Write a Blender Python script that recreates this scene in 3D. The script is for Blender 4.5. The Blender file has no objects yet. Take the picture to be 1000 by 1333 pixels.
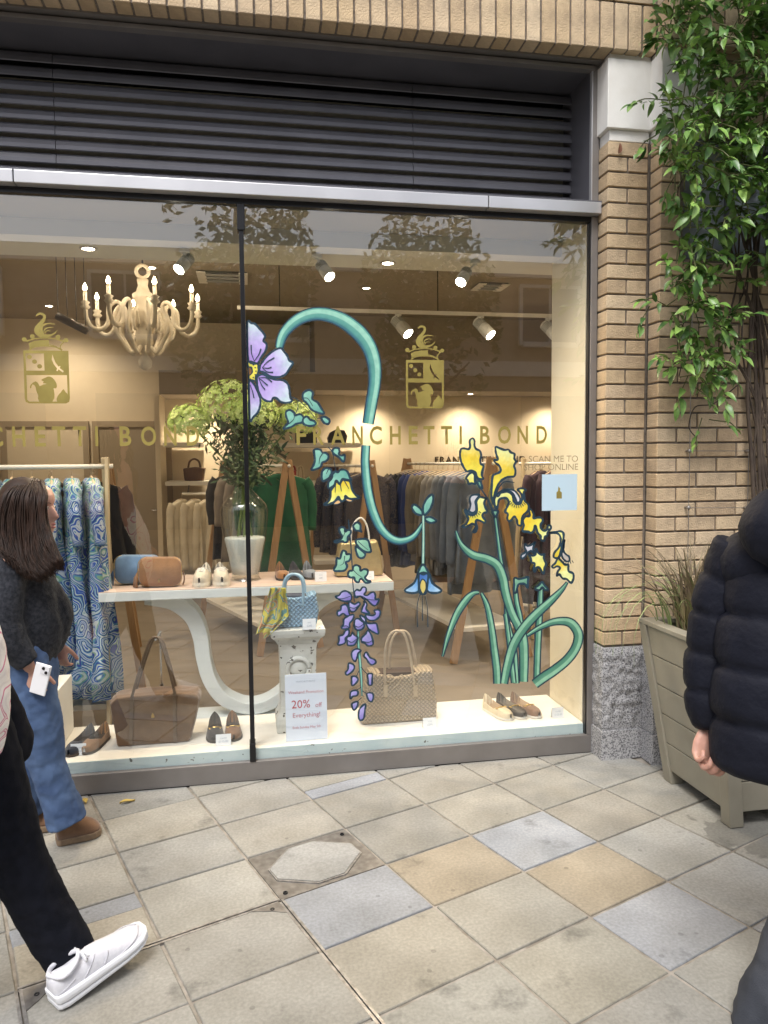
import bpy, bmesh, math, random
from mathutils import Vector, Matrix, noise
from mathutils.geometry import delaunay_2d_cdt
R = math.radians
random.seed(7)
scn = bpy.context.scene
COL = scn.collection
# ---------------------------------------------------------------- camera
CAM = Vector((-1.7864, -3.5237, 1.5702)); FPX = 963.0
_yaw, _pitch, _roll = .1789, -.0682, -.0097
FW = Vector((math.sin(_yaw)*math.cos(_pitch), math.cos(_yaw)*math.cos(_pitch), math.sin(_pitch)))
_r = Vector((math.cos(_yaw), -math.sin(_yaw), 0)); _u = _r.cross(FW)
RT = math.cos(_roll)*_r + math.sin(_roll)*_u; UP = -math.sin(_roll)*_r + math.cos(_roll)*_u
cd = bpy.data.cameras.new('camera'); cam = bpy.data.objects.new('camera', cd); COL.objects.link(cam)
cd.sensor_fit = 'VERTICAL'; cd.sensor_height = 36; cd.lens = FPX/1333*36; cd.clip_end = 500; cd.clip_start = .05
m = Matrix((RT, UP, -FW)).transposed().to_4x4(); m.translation = CAM; cam.matrix_world = m
scn.camera = cam
# ---------------------------------------------------------------- sky, sun, exposure
SUN_EL, SUN_AZ = R(58), R(205)          # azimuth from +Y towards +X: behind the camera, a little to its left
w = bpy.data.worlds.new('World'); scn.world = w; w.use_nodes = True
nt = w.node_tree; bg = nt.nodes['Background']
sky = nt.nodes.new('ShaderNodeTexSky'); sky.sky_type = 'NISHITA'; sky.sun_disc = False
sky.sun_elevation = SUN_EL; sky.sun_rotation = SUN_AZ; sky.dust_density = 4; sky.air_density = 1.0
hs = nt.nodes.new('ShaderNodeHueSaturation'); hs.inputs['Saturation'].default_value = .55
nt.links.new(sky.outputs[0], hs.inputs['Color']); nt.links.new(hs.outputs[0], bg.inputs[0]); bg.inputs[1].default_value = .15
sl = bpy.data.lights.new('sun', 'SUN'); sl.energy = 1.5; sl.angle = R(22); sl.color = (1, .995, .985)
so = bpy.data.objects.new('sun', sl); COL.objects.link(so)
sd = Vector((math.sin(SUN_AZ)*math.cos(SUN_EL), math.cos(SUN_AZ)*math.cos(SUN_EL), math.sin(SUN_EL)))
so.rotation_euler = sd.to_track_quat('Z', 'Y').to_euler(); so.location = (0, -6, 12)
scn.view_settings.view_transform = 'Standard'; scn.view_settings.look = 'None'; scn.view_settings.gamma = 1
scn.view_settings.exposure = .61
scn.cycles.use_denoising = True; scn.cycles.max_bounces = 8; scn.cycles.transparent_max_bounces = 16
scn.cycles.caustics_reflective = False; scn.cycles.caustics_refractive = False; scn.cycles.sample_clamp_indirect = 4
# ---------------------------------------------------------------- pixel -> place
def ray(x, y): return FW + (x-500)/FPX*RT - (y-666.5)/FPX*UP
def PY(x, y, Y): d = ray(x, y); return CAM + d*((Y-CAM.y)/d.y)
def PZ(x, y, z=0.): d = ray(x, y); return CAM + d*((z-CAM.z)/d.z)
def PX(x, y, X): d = ray(x, y); return CAM + d*((X-CAM.x)/d.x)
# ---------------------------------------------------------------- materials
MATS = {}
def mat(name, col=(.5, .5, .5), rough=.6, metal=0., col2=None, nscale=8., ndet=4., bump=0., bscale=None, objrand=None,
        emit=0., alpha=1., sheen=0., spec=.5, stretch=None, coat=0., trans=0., contrast=(.35, .65), vcol=False, sss=0.):
    if name in MATS: return MATS[name]
    m = bpy.data.materials.new(name); m.use_nodes = True; MATS[name] = m
    nt = m.node_tree; N = nt.nodes; L = nt.links; b = N['Principled BSDF']
    b.inputs['Roughness'].default_value = rough; b.inputs['Metallic'].default_value = metal
    b.inputs['Base Color'].default_value = (*col, 1); b.inputs['Specular IOR Level'].default_value = spec
    if sheen: b.inputs['Sheen Weight'].default_value = sheen
    if coat: b.inputs['Coat Weight'].default_value = coat
    if trans: b.inputs['Transmission Weight'].default_value = trans
    if sss: b.inputs['Subsurface Weight'].default_value = sss; b.inputs['Subsurface Scale'].default_value = .01
    if emit: b.inputs['Emission Color'].default_value = (*col, 1); b.inputs['Emission Strength'].default_value = emit
    tc = N.new('ShaderNodeTexCoord'); co = tc.outputs['Object']
    if stretch:
        mp = N.new('ShaderNodeMapping'); mp.inputs['Scale'].default_value = stretch; L.new(co, mp.inputs[0]); co = mp.outputs[0]
    cs = None
    if vcol:
        at = N.new('ShaderNodeVertexColor'); at.layer_name = 'Col'; cs = at.outputs[0]
    if col2 or bump:
        n = N.new('ShaderNodeTexNoise'); n.inputs['Scale'].default_value = nscale; n.inputs['Detail'].default_value = ndet; L.new(co, n.inputs[0])
    if col2:
        r = N.new('ShaderNodeMapRange'); r.inputs[1].default_value, r.inputs[2].default_value = contrast
        L.new(n.outputs[0], r.inputs[0])
        x = N.new('ShaderNodeMix'); x.data_type = 'RGBA'; x.inputs[6].default_value = (*col, 1); x.inputs[7].default_value = (*col2, 1)
        L.new(r.outputs[0], x.inputs[0])
        if vcol:
            x.blend_type = 'MULTIPLY'; L.new(cs, x.inputs[6])
        cs = x.outputs[2]
    if objrand:
        oi = N.new('ShaderNodeObjectInfo'); cr = N.new('ShaderNodeValToRGB'); e = cr.color_ramp.elements
        for i, c in enumerate(objrand):
            el = e[i] if i < 2 else e.new(1)
            el.position = i/max(1, len(objrand)-1); el.color = (*c, 1)
        L.new(oi.outputs['Random'], cr.inputs[0])
        if cs is not None:
            x = N.new('ShaderNodeMix'); x.data_type = 'RGBA'; x.blend_type = 'MULTIPLY'; x.inputs[0].default_value = 1
            L.new(cs, x.inputs[6]); L.new(cr.outputs[0], x.inputs[7]); cs = x.outputs[2]
        else: cs = cr.outputs[0]
    if cs is not None:
        L.new(cs, b.inputs['Base Color'])
        if emit: L.new(cs, b.inputs['Emission Color'])
    if bump:
        nb = n
        if bscale:
            nb = N.new('ShaderNodeTexNoise'); nb.inputs['Scale'].default_value = bscale; nb.inputs['Detail'].default_value = 5; L.new(co, nb.inputs[0])
        bp = N.new('ShaderNodeBump'); bp.inputs['Strength'].default_value = min(1, bump); bp.inputs['Distance'].default_value = .01*max(1, bump)
        L.new(nb.outputs[0], bp.inputs['Height']); L.new(bp.outputs[0], b.inputs['Normal'])
    return m
def srgb(r, g, b):
    f = lambda c: ((c/255+.055)/1.055)**2.4 if c > 10 else c/255/12.92
    return (f(r), f(g), f(b))
# ---------------------------------------------------------------- mesh builder
ORG = {}
class MB:
    def __init__(s): s.V = []; s.F = []; s.M = []; s.C = []
    def add(s, vs, fs, m=0, cols=None):
        k = len(s.V); s.V += [Vector(v) for v in vs]; s.F += [[i+k for i in f] for f in fs]; s.M += [m]*len(fs)
        s.C += (cols if cols else [(1, 1, 1)]*len(vs)); return s
    def box(s, x0, x1, y0, y1, z0, z1, m=0):
        v = [(x, y, z) for z in (z0, z1) for y in (y0, y1) for x in (x0, x1)]
        return s.add(v, [(0, 2, 3, 1), (4, 5, 7, 6), (0, 1, 5, 4), (2, 6, 7, 3), (0, 4, 6, 2), (1, 3, 7, 5)], m)
    def obox(s, c, ax, ay, az, m=0):          # oriented box, half axes
        c, ax, ay, az = Vector(c), Vector(ax), Vector(ay), Vector(az)
        v = [c+i*ax+j*ay+k*az for k in (-1, 1) for j in (-1, 1) for i in (-1, 1)]
        return s.add(v, [(0, 2, 3, 1), (4, 5, 7, 6), (0, 1, 5, 4), (2, 6, 7, 3), (0, 4, 6, 2), (1, 3, 7, 5)], m)
    def bar(s, a, b, wx, wy, side=(1, 0, 0), m=0):   # rectangular bar from a to b
        a, b = Vector(a), Vector(b); d = (b-a); l = d.length; d.normalize()
        sx = Vector(side); sx = (sx-d*sx.dot(d)).normalized(); sy = d.cross(sx)
        return s.obox((a+b)/2, sx*wx/2, sy*wy/2, d*l/2, m)
    def prism(s, poly, ext, m=0):             # 3D polygon extruded by vector
        n = len(poly); e = Vector(ext); v = [Vector(p) for p in poly]; v += [p+e for p in v]
        return s.add(v, [list(range(n))[::-1], list(range(n, 2*n))]+[(i, (i+1) % n, n+(i+1) % n, n+i) for i in range(n)], m)
    def loft(s, rings, caps=True, m=0, closed=True, cols=None):
        n = len(rings[0]); k = len(rings); v = [p for r in rings for p in r]; f = []
        for i in range(k-1):
            for j in range(n if closed else n-1):
                f.append((i*n+j, i*n+(j+1) % n, (i+1)*n+(j+1) % n, (i+1)*n+j))
        if caps: f += [list(range(n))[::-1], list(range((k-1)*n, k*n))]
        return s.add(v, f, m, cols)
    def tube(s, path, rad, n=8, m=0, caps=True, flat=1., ref=(0, 0, 1)):
        P = [Vector(p) for p in path]; k = len(P); rings = []
        rr = rad if isinstance(rad, (list, tuple)) else [rad]*k
        up = Vector(ref); prev = None
        for i in range(k):
            t = (P[min(i+1, k-1)]-P[max(i-1, 0)])
            if t.length < 1e-9: t = Vector((0, 0, 1))
            t.normalize()
            if prev is None:
                a = up-t*up.dot(t)
                if a.length < 1e-3: a = Vector((1, 0, 0))-t*t.x
                if a.length < 1e-3: a = Vector((0, 1, 0))-t*t.y
            else: a = prev-t*prev.dot(t)
            a.normalize(); prev = a; b = t.cross(a)
            rings.append([P[i]+rr[i]*(math.cos(q)*a+math.sin(q)*b*flat) for q in [2*math.pi*j/n for j in range(n)]])
        return s.loft(rings, caps, m)
    def lathe(s, prof, n=24, o=(0, 0, 0), m=0, caps=True):
        o = Vector(o)
        return s.loft([[o+Vector((r*math.cos(2*math.pi*j/n), r*math.sin(2*math.pi*j/n), z)) for j in range(n)] for r, z in prof], caps, m)
    def ell(s, c, r, nu=14, nv=9, m=0, rot=None):
        c = Vector(c); rings = []
        for i in range(nv+1):
            th = math.pi*(i/nv*.98+.01)
            ring = []
            for j in range(nu):
                p = Vector((r[0]*math.sin(th)*math.cos(2*math.pi*j/nu), r[1]*math.sin(th)*math.sin(2*math.pi*j/nu), -r[2]*math.cos(th)))
                ring.append(c+(rot @ p if rot else p))
            rings.append(ring)
        return s.loft(rings, True, m)
    def grid(s, fn, nu, nv, m=0, cols=None):
        v = [fn(i/nu, j/nv) for j in range(nv+1) for i in range(nu+1)]
        return s.add(v, [(j*(nu+1)+i, j*(nu+1)+i+1, (j+1)*(nu+1)+i+1, (j+1)*(nu+1)+i) for j in range(nv) for i in range(nu)], m, cols)
    def xf(s, M, start=0):
        for i in range(start, len(s.V)): s.V[i] = M @ s.V[i]
        return s
    def mesh(s, name, mats, smooth=False, vcol=False):
        me = bpy.data.meshes.new(name); me.from_pydata([tuple(v) for v in s.V], [], s.F)
        for mm in (mats if isinstance(mats, (list, tuple)) else [mats]): me.materials.append(mm)
        me.polygons.foreach_set('material_index', s.M)
        if smooth: me.polygons.foreach_set('use_smooth', [True]*len(s.F))
        if vcol:
            ca = me.color_attributes.new('Col', 'FLOAT_COLOR', 'POINT')
            ca.data.foreach_set('color', [c for q in s.C for c in (*q[:3], 1)])
        me.validate(); me.update(); return me
    def build(s, name, mats, parent=None, smooth=False, world=True, bevel=0., solid=0., sub=0, vcol=False, seg=2, angle=35, fixn=False):
        if parent is not None and world:
            o_ = ORG.get(parent.name)
            if o_ is not None and o_.length > 0: s.V = [v-o_ for v in s.V]
        me = s.mesh(name, mats, smooth, vcol)
        if fixn:
            b = bmesh.new(); b.from_mesh(me); bmesh.ops.recalc_face_normals(b, faces=b.faces); b.to_mesh(me); b.free()
        o = bpy.data.objects.new(name, me); COL.objects.link(o)
        if parent is not None:
            o.parent = parent; ORG[o.name] = ORG.get(parent.name, Vector((0, 0, 0)))
        if solid: md = o.modifiers.new('solid', 'SOLIDIFY'); md.thickness = solid; md.offset = 0
        if bevel: md = o.modifiers.new('bevel', 'BEVEL'); md.width = bevel; md.segments = seg; md.limit_method = 'ANGLE'; md.angle_limit = R(angle)
        if sub: md = o.modifiers.new('sub', 'SUBSURF'); md.levels = sub; md.render_levels = sub
        return o
def tag(o, label=None, cat=None, group=None, kind=None):
    if label: o['label'] = label
    if cat: o['category'] = cat
    if group: o['group'] = group
    if kind: o['kind'] = kind
    return o
def thing(name, label, cat, loc=(0, 0, 0), rz=0., group=None, kind=None):
    o = bpy.data.objects.new(name, None); COL.objects.link(o); o.location = loc; o.rotation_euler = (0, 0, rz); o.empty_display_size = .05
    ORG[o.name] = Vector(loc); return tag(o, label, cat, group, kind)
def put(name, me, loc, parent=None, rot=None, scale=None):
    o = bpy.data.objects.new(name, me); COL.objects.link(o); o.location = loc
    if rot is not None: o.rotation_euler = rot
    if scale is not None: o.scale = scale if hasattr(scale, '__len__') else (scale,)*3
    if parent is not None: o.parent = parent
    return o
def copy_tree(o, parent=None):
    c = o.copy(); COL.objects.link(c); c.parent = parent
    for ch in list(o.children): copy_tree(ch, c)
    return c
def cr(pts, n=8, closed=False):               # Catmull-Rom through points
    P = [Vector(p) for p in pts]; k = len(P); out = []
    for i in range(k if closed else k-1):
        if closed: a, b, c, d = P[(i-1) % k], P[i], P[(i+1) % k], P[(i+2) % k]
        else: a, b, c, d = P[max(i-1, 0)], P[i], P[i+1], P[min(i+2, k-1)]
        for j in range(n):
            t = j/n
            out.append(.5*((2*b)+(c-a)*t+(2*a-5*b+4*c-d)*t*t+(3*b-a-3*c+d)*t**3))
    if not closed: out.append(P[-1])
    return out
def bevbox(w, d, h, bev):
    b = bmesh.new(); bmesh.ops.create_cube(b, size=1); bmesh.ops.scale(b, vec=(w, d, h), verts=b.verts)
    bmesh.ops.bevel(b, geom=b.edges[:], offset=bev, segments=1, affect='EDGES', profile=.5); return b
def bmdata(b, name, mt):
    me = bpy.data.meshes.new(name); b.to_mesh(me); b.free(); me.materials.append(mt); return me
ORD = 'first second third fourth fifth sixth seventh eighth ninth tenth eleventh twelfth thirteenth fourteenth fifteenth sixteenth'.split()
def lerp(a, b, t): return a+(b-a)*t
def mix3(a, b, t): return tuple(lerp(x, y, t) for x, y in zip(a, b))
# ================================================================ materials of the street
M_brick = mat('buff_brick', (1.08, 1.05, 1), .85, col2=(.78, .76, .74), nscale=14, ndet=8, bump=.5, bscale=120,
              objrand=[(.51, .385, .245), (.55, .425, .28), (.60, .475, .32), (.53, .41, .275), (.62, .50, .35), (.46, .35, .235), (.56, .43, .27)])
M_mortar = mat('mortar', (.22, .185, .15), .95, col2=(.15, .125, .10), nscale=60, bump=.3)
M_stone = mat('white_stone', (.82, .81, .78), .7, col2=(.74, .72, .68), nscale=6, bump=.1, bscale=120)
M_bronze = mat('bronze_metal', (.25, .235, .225), .45, .45, col2=(.21, .195, .185), nscale=5)
M_dark = mat('black_metal', (.012, .012, .014), .35, .3)
M_louvre = mat('louvre_metal', (.145, .145, .165), .42, .25, col2=(.12, .12, .138), nscale=4)
M_fascia = mat('fascia_metal', (.60, .60, .62), .38, .55, col2=(.52, .52, .54), nscale=3)
def granite(name, rough_bump):
    m = mat(name, (.42, .42, .43), .8, col2=(.12, .12, .13), nscale=140, ndet=2, contrast=(.45, .62), bump=1 if rough_bump else .15, bscale=38 if rough_bump else 200)
    return m
M_gran = granite('rough_granite', True); M_gran2 = granite('smooth_granite', False)
def slab_mat():
    m = mat('sandstone', (.97, 1.0, 1.06), .72, col2=(.64, .65, .66), nscale=3.2, ndet=8, bump=.12, bscale=130, contrast=(.3, .72), vcol=False)
    N, L = m.node_tree.nodes, m.node_tree.links; b = N['Principled BSDF']
    src = b.inputs['Base Color'].links[0].from_socket
    oi = N.new('ShaderNodeObjectInfo'); x = N.new('ShaderNodeMix'); x.data_type = 'RGBA'; x.blend_type = 'MULTIPLY'; x.inputs[0].default_value = 1
    L.new(src, x.inputs[6]); L.new(oi.outputs['Color'], x.inputs[7])
    # fine speckle and dark damp stains
    tc = N.new('ShaderNodeTexCoord'); geo = N.new('ShaderNodeNewGeometry')
    n2 = N.new('ShaderNodeTexNoise'); n2.inputs['Scale'].default_value = 90; n2.inputs['Detail'].default_value = 3; L.new(geo.outputs['Position'], n2.inputs[0])
    r2 = N.new('ShaderNodeMapRange'); r2.inputs[1].default_value, r2.inputs[2].default_value = .35, .7; r2.inputs[3].default_value, r2.inputs[4].default_value = .86, 1.1; L.new(n2.outputs[0], r2.inputs[0])
    n3 = N.new('ShaderNodeTexNoise'); n3.inputs['Scale'].default_value = 4.3; n3.inputs['Detail'].default_value = 7; n3.inputs['Roughness'].default_value = .62; L.new(geo.outputs['Position'], n3.inputs[0])
    r3 = N.new('ShaderNodeMapRange'); r3.inputs[1].default_value, r3.inputs[2].default_value = .60, .70; r3.inputs[3].default_value, r3.inputs[4].default_value = 1, .60; L.new(n3.outputs[0], r3.inputs[0])
    mu = N.new('ShaderNodeMath'); mu.operation = 'MULTIPLY'; L.new(r2.outputs[0], mu.inputs[0]); L.new(r3.outputs[0], mu.inputs[1])
    sc_ = N.new('ShaderNodeVectorMath'); sc_.operation = 'SCALE'; L.new(x.outputs[2], sc_.inputs[0]); L.new(mu.outputs[0], sc_.inputs['Scale'])
    # spilled water round the planter foot, and broad grime
    dv = N.new('ShaderNodeVectorMath'); dv.operation = 'DISTANCE'; dv.inputs[1].default_value = (.26, -.86, 0)
    n4 = N.new('ShaderNodeTexNoise'); n4.inputs['Scale'].default_value = 9; n4.inputs['Detail'].default_value = 5; L.new(geo.outputs['Position'], n4.inputs[0])
    ws = N.new('ShaderNodeVectorMath'); ws.operation = 'MULTIPLY_ADD'; ws.inputs[1].default_value = (.35, .35, 0); L.new(n4.outputs['Color'], ws.inputs[0]); L.new(geo.outputs['Position'], ws.inputs[2])
    ws2 = N.new('ShaderNodeVectorMath'); ws2.operation = 'SUBTRACT'; ws2.inputs[1].default_value = (.175, .175, 0); L.new(ws.outputs[0], ws2.inputs[0]); L.new(ws2.outputs[0], dv.inputs[0])
    r4 = N.new('ShaderNodeMapRange'); r4.inputs[1].default_value, r4.inputs[2].default_value = .20, .215; r4.inputs[3].default_value, r4.inputs[4].default_value = .62, 1; L.new(dv.outputs['Value'], r4.inputs[0])
    n5 = N.new('ShaderNodeTexNoise'); n5.inputs['Scale'].default_value = 1.1; n5.inputs['Detail'].default_value = 6; L.new(geo.outputs['Position'], n5.inputs[0])
    r5 = N.new('ShaderNodeMapRange'); r5.inputs[1].default_value, r5.inputs[2].default_value = .3, .7; r5.inputs[3].default_value, r5.inputs[4].default_value = .84, 1.12; L.new(n5.outputs[0], r5.inputs[0])
    n6 = N.new('ShaderNodeTexVoronoi'); n6.inputs['Scale'].default_value = 7.5; L.new(geo.outputs['Position'], n6.inputs[0])
    r6 = N.new('ShaderNodeMapRange'); r6.inputs[1].default_value, r6.inputs[2].default_value = .055, .075; r6.inputs[3].default_value, r6.inputs[4].default_value = .72, 1; L.new(n6.outputs['Distance'], r6.inputs[0])
    def mul(a, c): q = N.new('ShaderNodeMath'); q.operation = 'MULTIPLY'; L.new(a, q.inputs[0]); L.new(c, q.inputs[1]); return q.outputs[0]
    k_ = mul(mul(r4.outputs[0], r5.outputs[0]), r6.outputs[0])
    s2 = N.new('ShaderNodeVectorMath'); s2.operation = 'SCALE'; L.new(sc_.outputs[0], s2.inputs[0]); L.new(k_, s2.inputs['Scale'])
    L.new(s2.outputs[0], b.inputs['Base Color'])
    return m
M_slab = slab_mat()
M_steel = mat('cover_steel', (.26, .25, .24), .5, .75, col2=(.17, .16, .15), nscale=30)
# ================================================================ ground
TH = R(21.3); E1 = Vector((math.cos(TH), math.sin(TH), 0)); E2 = Vector((math.sin(TH), -math.cos(TH), 0))
gm = mat('far_paving', (.34, .30, .24), .8, col2=(.28, .25, .2), nscale=2)
g = MB(); g.add([(-60, -60, -.02), (60, -60, -.02), (60, 60, -.02), (-60, 60, -.02)], [(0, 1, 2, 3)])
ground = g.build('ground', gm); tag(ground, kind='structure')
pav = MB()
pav.add([(-9, -12, -.007), (7, -12, -.007), (7, .101, -.007), (-9, .101, -.007)], [(0, 1, 2, 3)])
pavement = pav.build('pavement', mat('joint_mortar', (.20, .175, .14), .95, col2=(.34, .31, .27), nscale=14, ndet=6, bump=.4, bscale=90)); tag(pavement, kind='structure')
S = [-2.36, -1.935, -1.487, -1.07, -.66, -.265]
while S[0] > -6.2: S.insert(0, S[0]-.425)
while S[-1] < 2.6: S.append(S[-1]+.41)
Tn = [-.72, -.405, -.082, .253, .578, .915, 1.24]
while Tn[0] > -3.6: Tn.insert(0, Tn[0]-.32)
while Tn[-1] < 4.4: Tn.append(Tn[-1]+.328)
def near(lst, v): return min(range(len(lst)), key=lambda i: abs(lst[i]-v))
special = {}
def sp(s, t, c): special[(near(S, s), near(Tn, t))] = c
BL, OC, PA = (.31, .318, .325), (.37, .312, .225), (.41, .395, .35)
sp(-1.935, .253, BL); sp(-1.487, .253, OC); sp(-1.07, .253, (.37, .38, .39)); sp(-1.07, .578, OC); sp(-1.07, .915, (.37, .375, .38))
sp(-.66, .578, PA); sp(-.66, .915, (.41, .40, .365)); sp(-1.07, 1.24, (.36, .345, .30)); sp(-.66, 1.24, (.38, .375, .365)); sp(-1.487, .578, (.36, .335, .275)); sp(-1.487, .915, (.355, .33, .265))
sp(-1.935, .578, (.345, .315, .25)); sp(-1.935, .915, (.33, .315, .265)); sp(-2.36, .578, (.33, .31, .26))
cover_ij = (near(S, -1.935), near(Tn, -.082))
Wd = 5.6
random.seed(3)
def clip_front(poly, yl):                     # keep y < yl (slabs stop at the shop front)
    out = []
    for i, a in enumerate(poly):
        b = poly[(i+1) % len(poly)]
        if a.y <= yl: out.append(a)
        if (a.y-yl)*(b.y-yl) < 0: out.append(a.lerp(b, (yl-a.y)/(b.y-a.y)))
    return out
nslab = 0
def slab(s0, s1, t0, t1, col):
    global nslab
    c = E1*(s0+s1)/2+E2*(t0+t1)/2
    j = .0055
    q = [E1*s+E2*t for s, t in ((s0+j, t0+j), (s1-j, t0+j), (s1-j, t1-j), (s0+j, t1-j))]
    q = [p+Vector((random.uniform(-.002, .002), random.uniform(-.002, .002), 0)) for p in q]
    q = clip_front(q, .098 if c.x < 0.02 else (-.002 if c.x < .2 else -.12))
    if len(q) < 3: return
    cc = sum(q, Vector())/len(q); dz = random.uniform(-.0015, .0015)
    b = MB(); n = len(q); bev = .004
    top = [p+(cc-p).normalized()*bev for p in q]
    b.loft([[Vector((p.x, p.y, -.03)) for p in q], [Vector((p.x, p.y, dz-.003)) for p in q], [Vector((p.x, p.y, dz)) for p in top]])
    b.V = [v-Vector((cc.x, cc.y, 0)) for v in b.V]
    o = bpy.data.objects.new('paving_slab', b.mesh('paving_slab', M_slab)); COL.objects.link(o); o.location = (cc.x, cc.y, 0); o.parent = pavement
    o.color = (*col, 1); nslab += 1
cand = []
for i in range(len(S)-1):
    for j in range(len(Tn)-1):
        c = E1*(S[i]+S[i+1])/2+E2*(Tn[j]+Tn[j+1])/2
        if c.y > .3 or c.x > 1.9 or c.x < -4.4: continue
        if (i, j) == cover_ij: continue
        cand.append(((c-Vector((-1.2, -.9, 0))).length, i, j))
cand.sort()
base_cols = [(.36, .338, .288), (.34, .32, .272), (.375, .35, .292), (.36, .342, .298), (.355, .325, .268), (.335, .324, .288), (.315, .30, .26), (.385, .365, .31)]
for d, i, j in cand[:250]:
    col = special.get((i, j)) or random.choice(base_cols)
    s0, s1, t0, t1 = S[i], S[i+1], Tn[j], Tn[j+1]
    if i == near(S, -2.785) and j == near(Tn, -.082):
        slab(s0, s1, t0, t0+.11, BL); slab(s0, s1, t0+.1, t1, (.42, .38, .3)); continue
    if i == near(S, -1.487) and j == near(Tn, -.72):
        slab(s0, s1, t0, t1-.09, col); slab(s0, s1, t1-.1, t1, (.36, .37, .385)); continue
    slab(s0, s1, t0, t1, col)
# steel recessed cover with a stone octagon, and the edging of the access chamber
def ST(s, t, z=0.): return E1*s+E2*t+Vector((0, 0, z))
s0, s1, t0, t1 = -1.930, -1.492, -.077, .248
cov = thing('manhole_cover', 'steel framed recessed cover with an eight sided stone inset in the paving', 'manhole cover', ST((s0+s1)/2, (t0+t1)/2))
b = MB(); b.prism([ST(*p, -.03) for p in ((s0, t0), (s1, t0), (s1, t1), (s0, t1))], (0, 0, .0275)); b.build('frame', M_steel, cov)
def octa(a0, a1, b0, b1, c1, c2): return [(a0+c1, b0), (a1-c1, b0), (a1, b0+c2), (a1, b1-c2), (a1-c1, b1), (a0+c1, b1), (a0, b1-c2), (a0, b0+c2)]
b = MB(); b.prism([ST(s, t, -.02) for s, t in octa(s0+.035, s1-.035, t0+.018, t1-.018, .125, .10)], (0, 0, .0215)); b.build('edge_strip', mat('bright_steel', (.36, .35, .34), .45, .7, col2=(.22, .21, .2), nscale=40), cov)
b = MB(); b.prism([ST(s, t, -.02) for s, t in octa(s0+.041, s1-.041, t0+.024, t1-.024, .125, .10)], (0, 0, .024)); o = b.build('stone_inset', M_slab, cov); o.color = (.36, .352, .322, 1)
for s, t in ((s0+.03, t1-.03), (s1-.03, t0+.03)):
    b = MB(); b.lathe([(.009, 0), (.009, .004), (.005, .004), (.004, .0005)], 12, ST(s, t, -.002)); b.build('lifting_bolt', M_dark, cov, smooth=False)
ac = thing('access_cover', 'steel edging strips and corner plates of a large paved access cover', 'access cover', ST(-2.36, .253))
def strip(sa, ta, sb, tb, w=.016):
    b = MB(); a, c = ST(sa, ta), ST(sb, tb); d = (c-a).normalized(); n = Vector((-d.y, d.x, 0))
    for k, zz in ((-.009, .0015), (.004, .003)):
        b.obox((a+c)/2+n*(k+.003)+Vector((0, 0, zz-.012)), d*(c-a).length/2, n*.0045, Vector((0, 0, .012)))
    b.build('edge_strip', mat('bright_steel'), ac)
strip(-2.785, .253, -1.935, .253); strip(-1.935, .253, -1.935, 1.9); strip(-2.785, .253, -2.785, 1.9); strip(-2.785, 1.9, -1.935, 1.9)
for a in (((-1.945, .262), (-2.05, .262), (-1.985, .30), (-1.945, .335)), ((-2.775, .262), (-2.67, .262), (-2.735, .33), (-2.775, .36))):
    b = MB(); b.prism([ST(*p, -.01) for p in a], (0, 0, .0125)); o = b.build('corner_plate', M_steel, ac, fixn=True)
    c = sum((Vector(ST(*p)) for p in a), Vector())/4
    b = MB(); b.lathe([(.008, 0), (.008, .004), (.004, .004), (.003, .001)], 12, c); b.build('bolt', M_dark, o)
# fallen leaves
ml = mat('dry_leaf', (.55, .40, .10), .7)
for k, (x, y, a) in enumerate(((166, 1044, .4), (111, 1043, 1.9))):
    p = PZ(x, y, .004); b = MB(); L_ = .035
    b.grid(lambda u, v: Vector(((u-.5)*2*L_, (v-.5)*.024*math.sin(math.pi*min(.97, u+.02)), .004+.008*abs(v-.5)*2+.004*math.sin(u*5))), 8, 2)
    o = b.build('fallen_leaf', ml, world=False, smooth=True); o.location = (p.x, p.y, 0); o.rotation_euler = (0, 0, a)
    tag(o, ['dry yellow leaf lying on paving near the shop sill', 'dry yellow leaf lying on paving close to the tan boot'][k], 'leaf')
# ================================================================ brick building
bld = thing('brick_building', 'buff brick building with white stone caps and granite base round the shop window', 'building', (0, .15, 0))
def BO(b, name, mt, parent=bld, **k): return b.build(name, mt, parent, **k)
XL = -3.63                                     # left end of the bay, the mirror of the right one
def brick_mesh(w, h=.065, d=.1025): return bmdata(bevbox(w, d, h, .003), 'brick', M_brick)
BR_S, BR_H, BR_Q = brick_mesh(.215), brick_mesh(.1025), brick_mesh(.05)
def brick(me, x, y, z, parent):
    o = put('brick', me, Vector((x+random.uniform(-.001, .001), y+random.uniform(-.0015, .0015), z))-ORG[bld.name], parent); return o
core = MB(); core.box(.009, .23, .009, .35, .6, 3.15)
pier = BO(core, 'brick_pier', M_mortar)
for k in range(34):
    z = .605+k*.075+.0325
    if k % 2 == 0: brick(BR_H, .05125, .05125, z, pier); brick(BR_H, .16375, .05125, z, pier)
    else: brick(BR_S, .1075, .05125, z, pier)
core = MB(); core.box(.236, 2.2, -.095, .35, .6, 2.56); core.box(.236, .352, -.095, .35, 2.56, 3.15); core.box(.9, 2.2, -.095, .35, 2.56, 3.15)
wall = BO(core, 'brick_wall', M_mortar)
cnt = 0
for k in range(34):
    z = .605+k*.075+.0325; x = .2275; first = True
    while x < 1.2:
        me, wd = (BR_H, .1025) if (first and k % 2 == 0) else (BR_S, .215)
        first = False
        if z > 2.54 and x+wd > .355 and x < .9:
            if x < .30: brick(BR_H, x+.05125, -.105+.05125, z, wall)
            x += wd+.01; continue
        brick(me, x+wd/2, -.105+.05125, z, wall); x += wd+.01; cnt += 1
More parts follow.
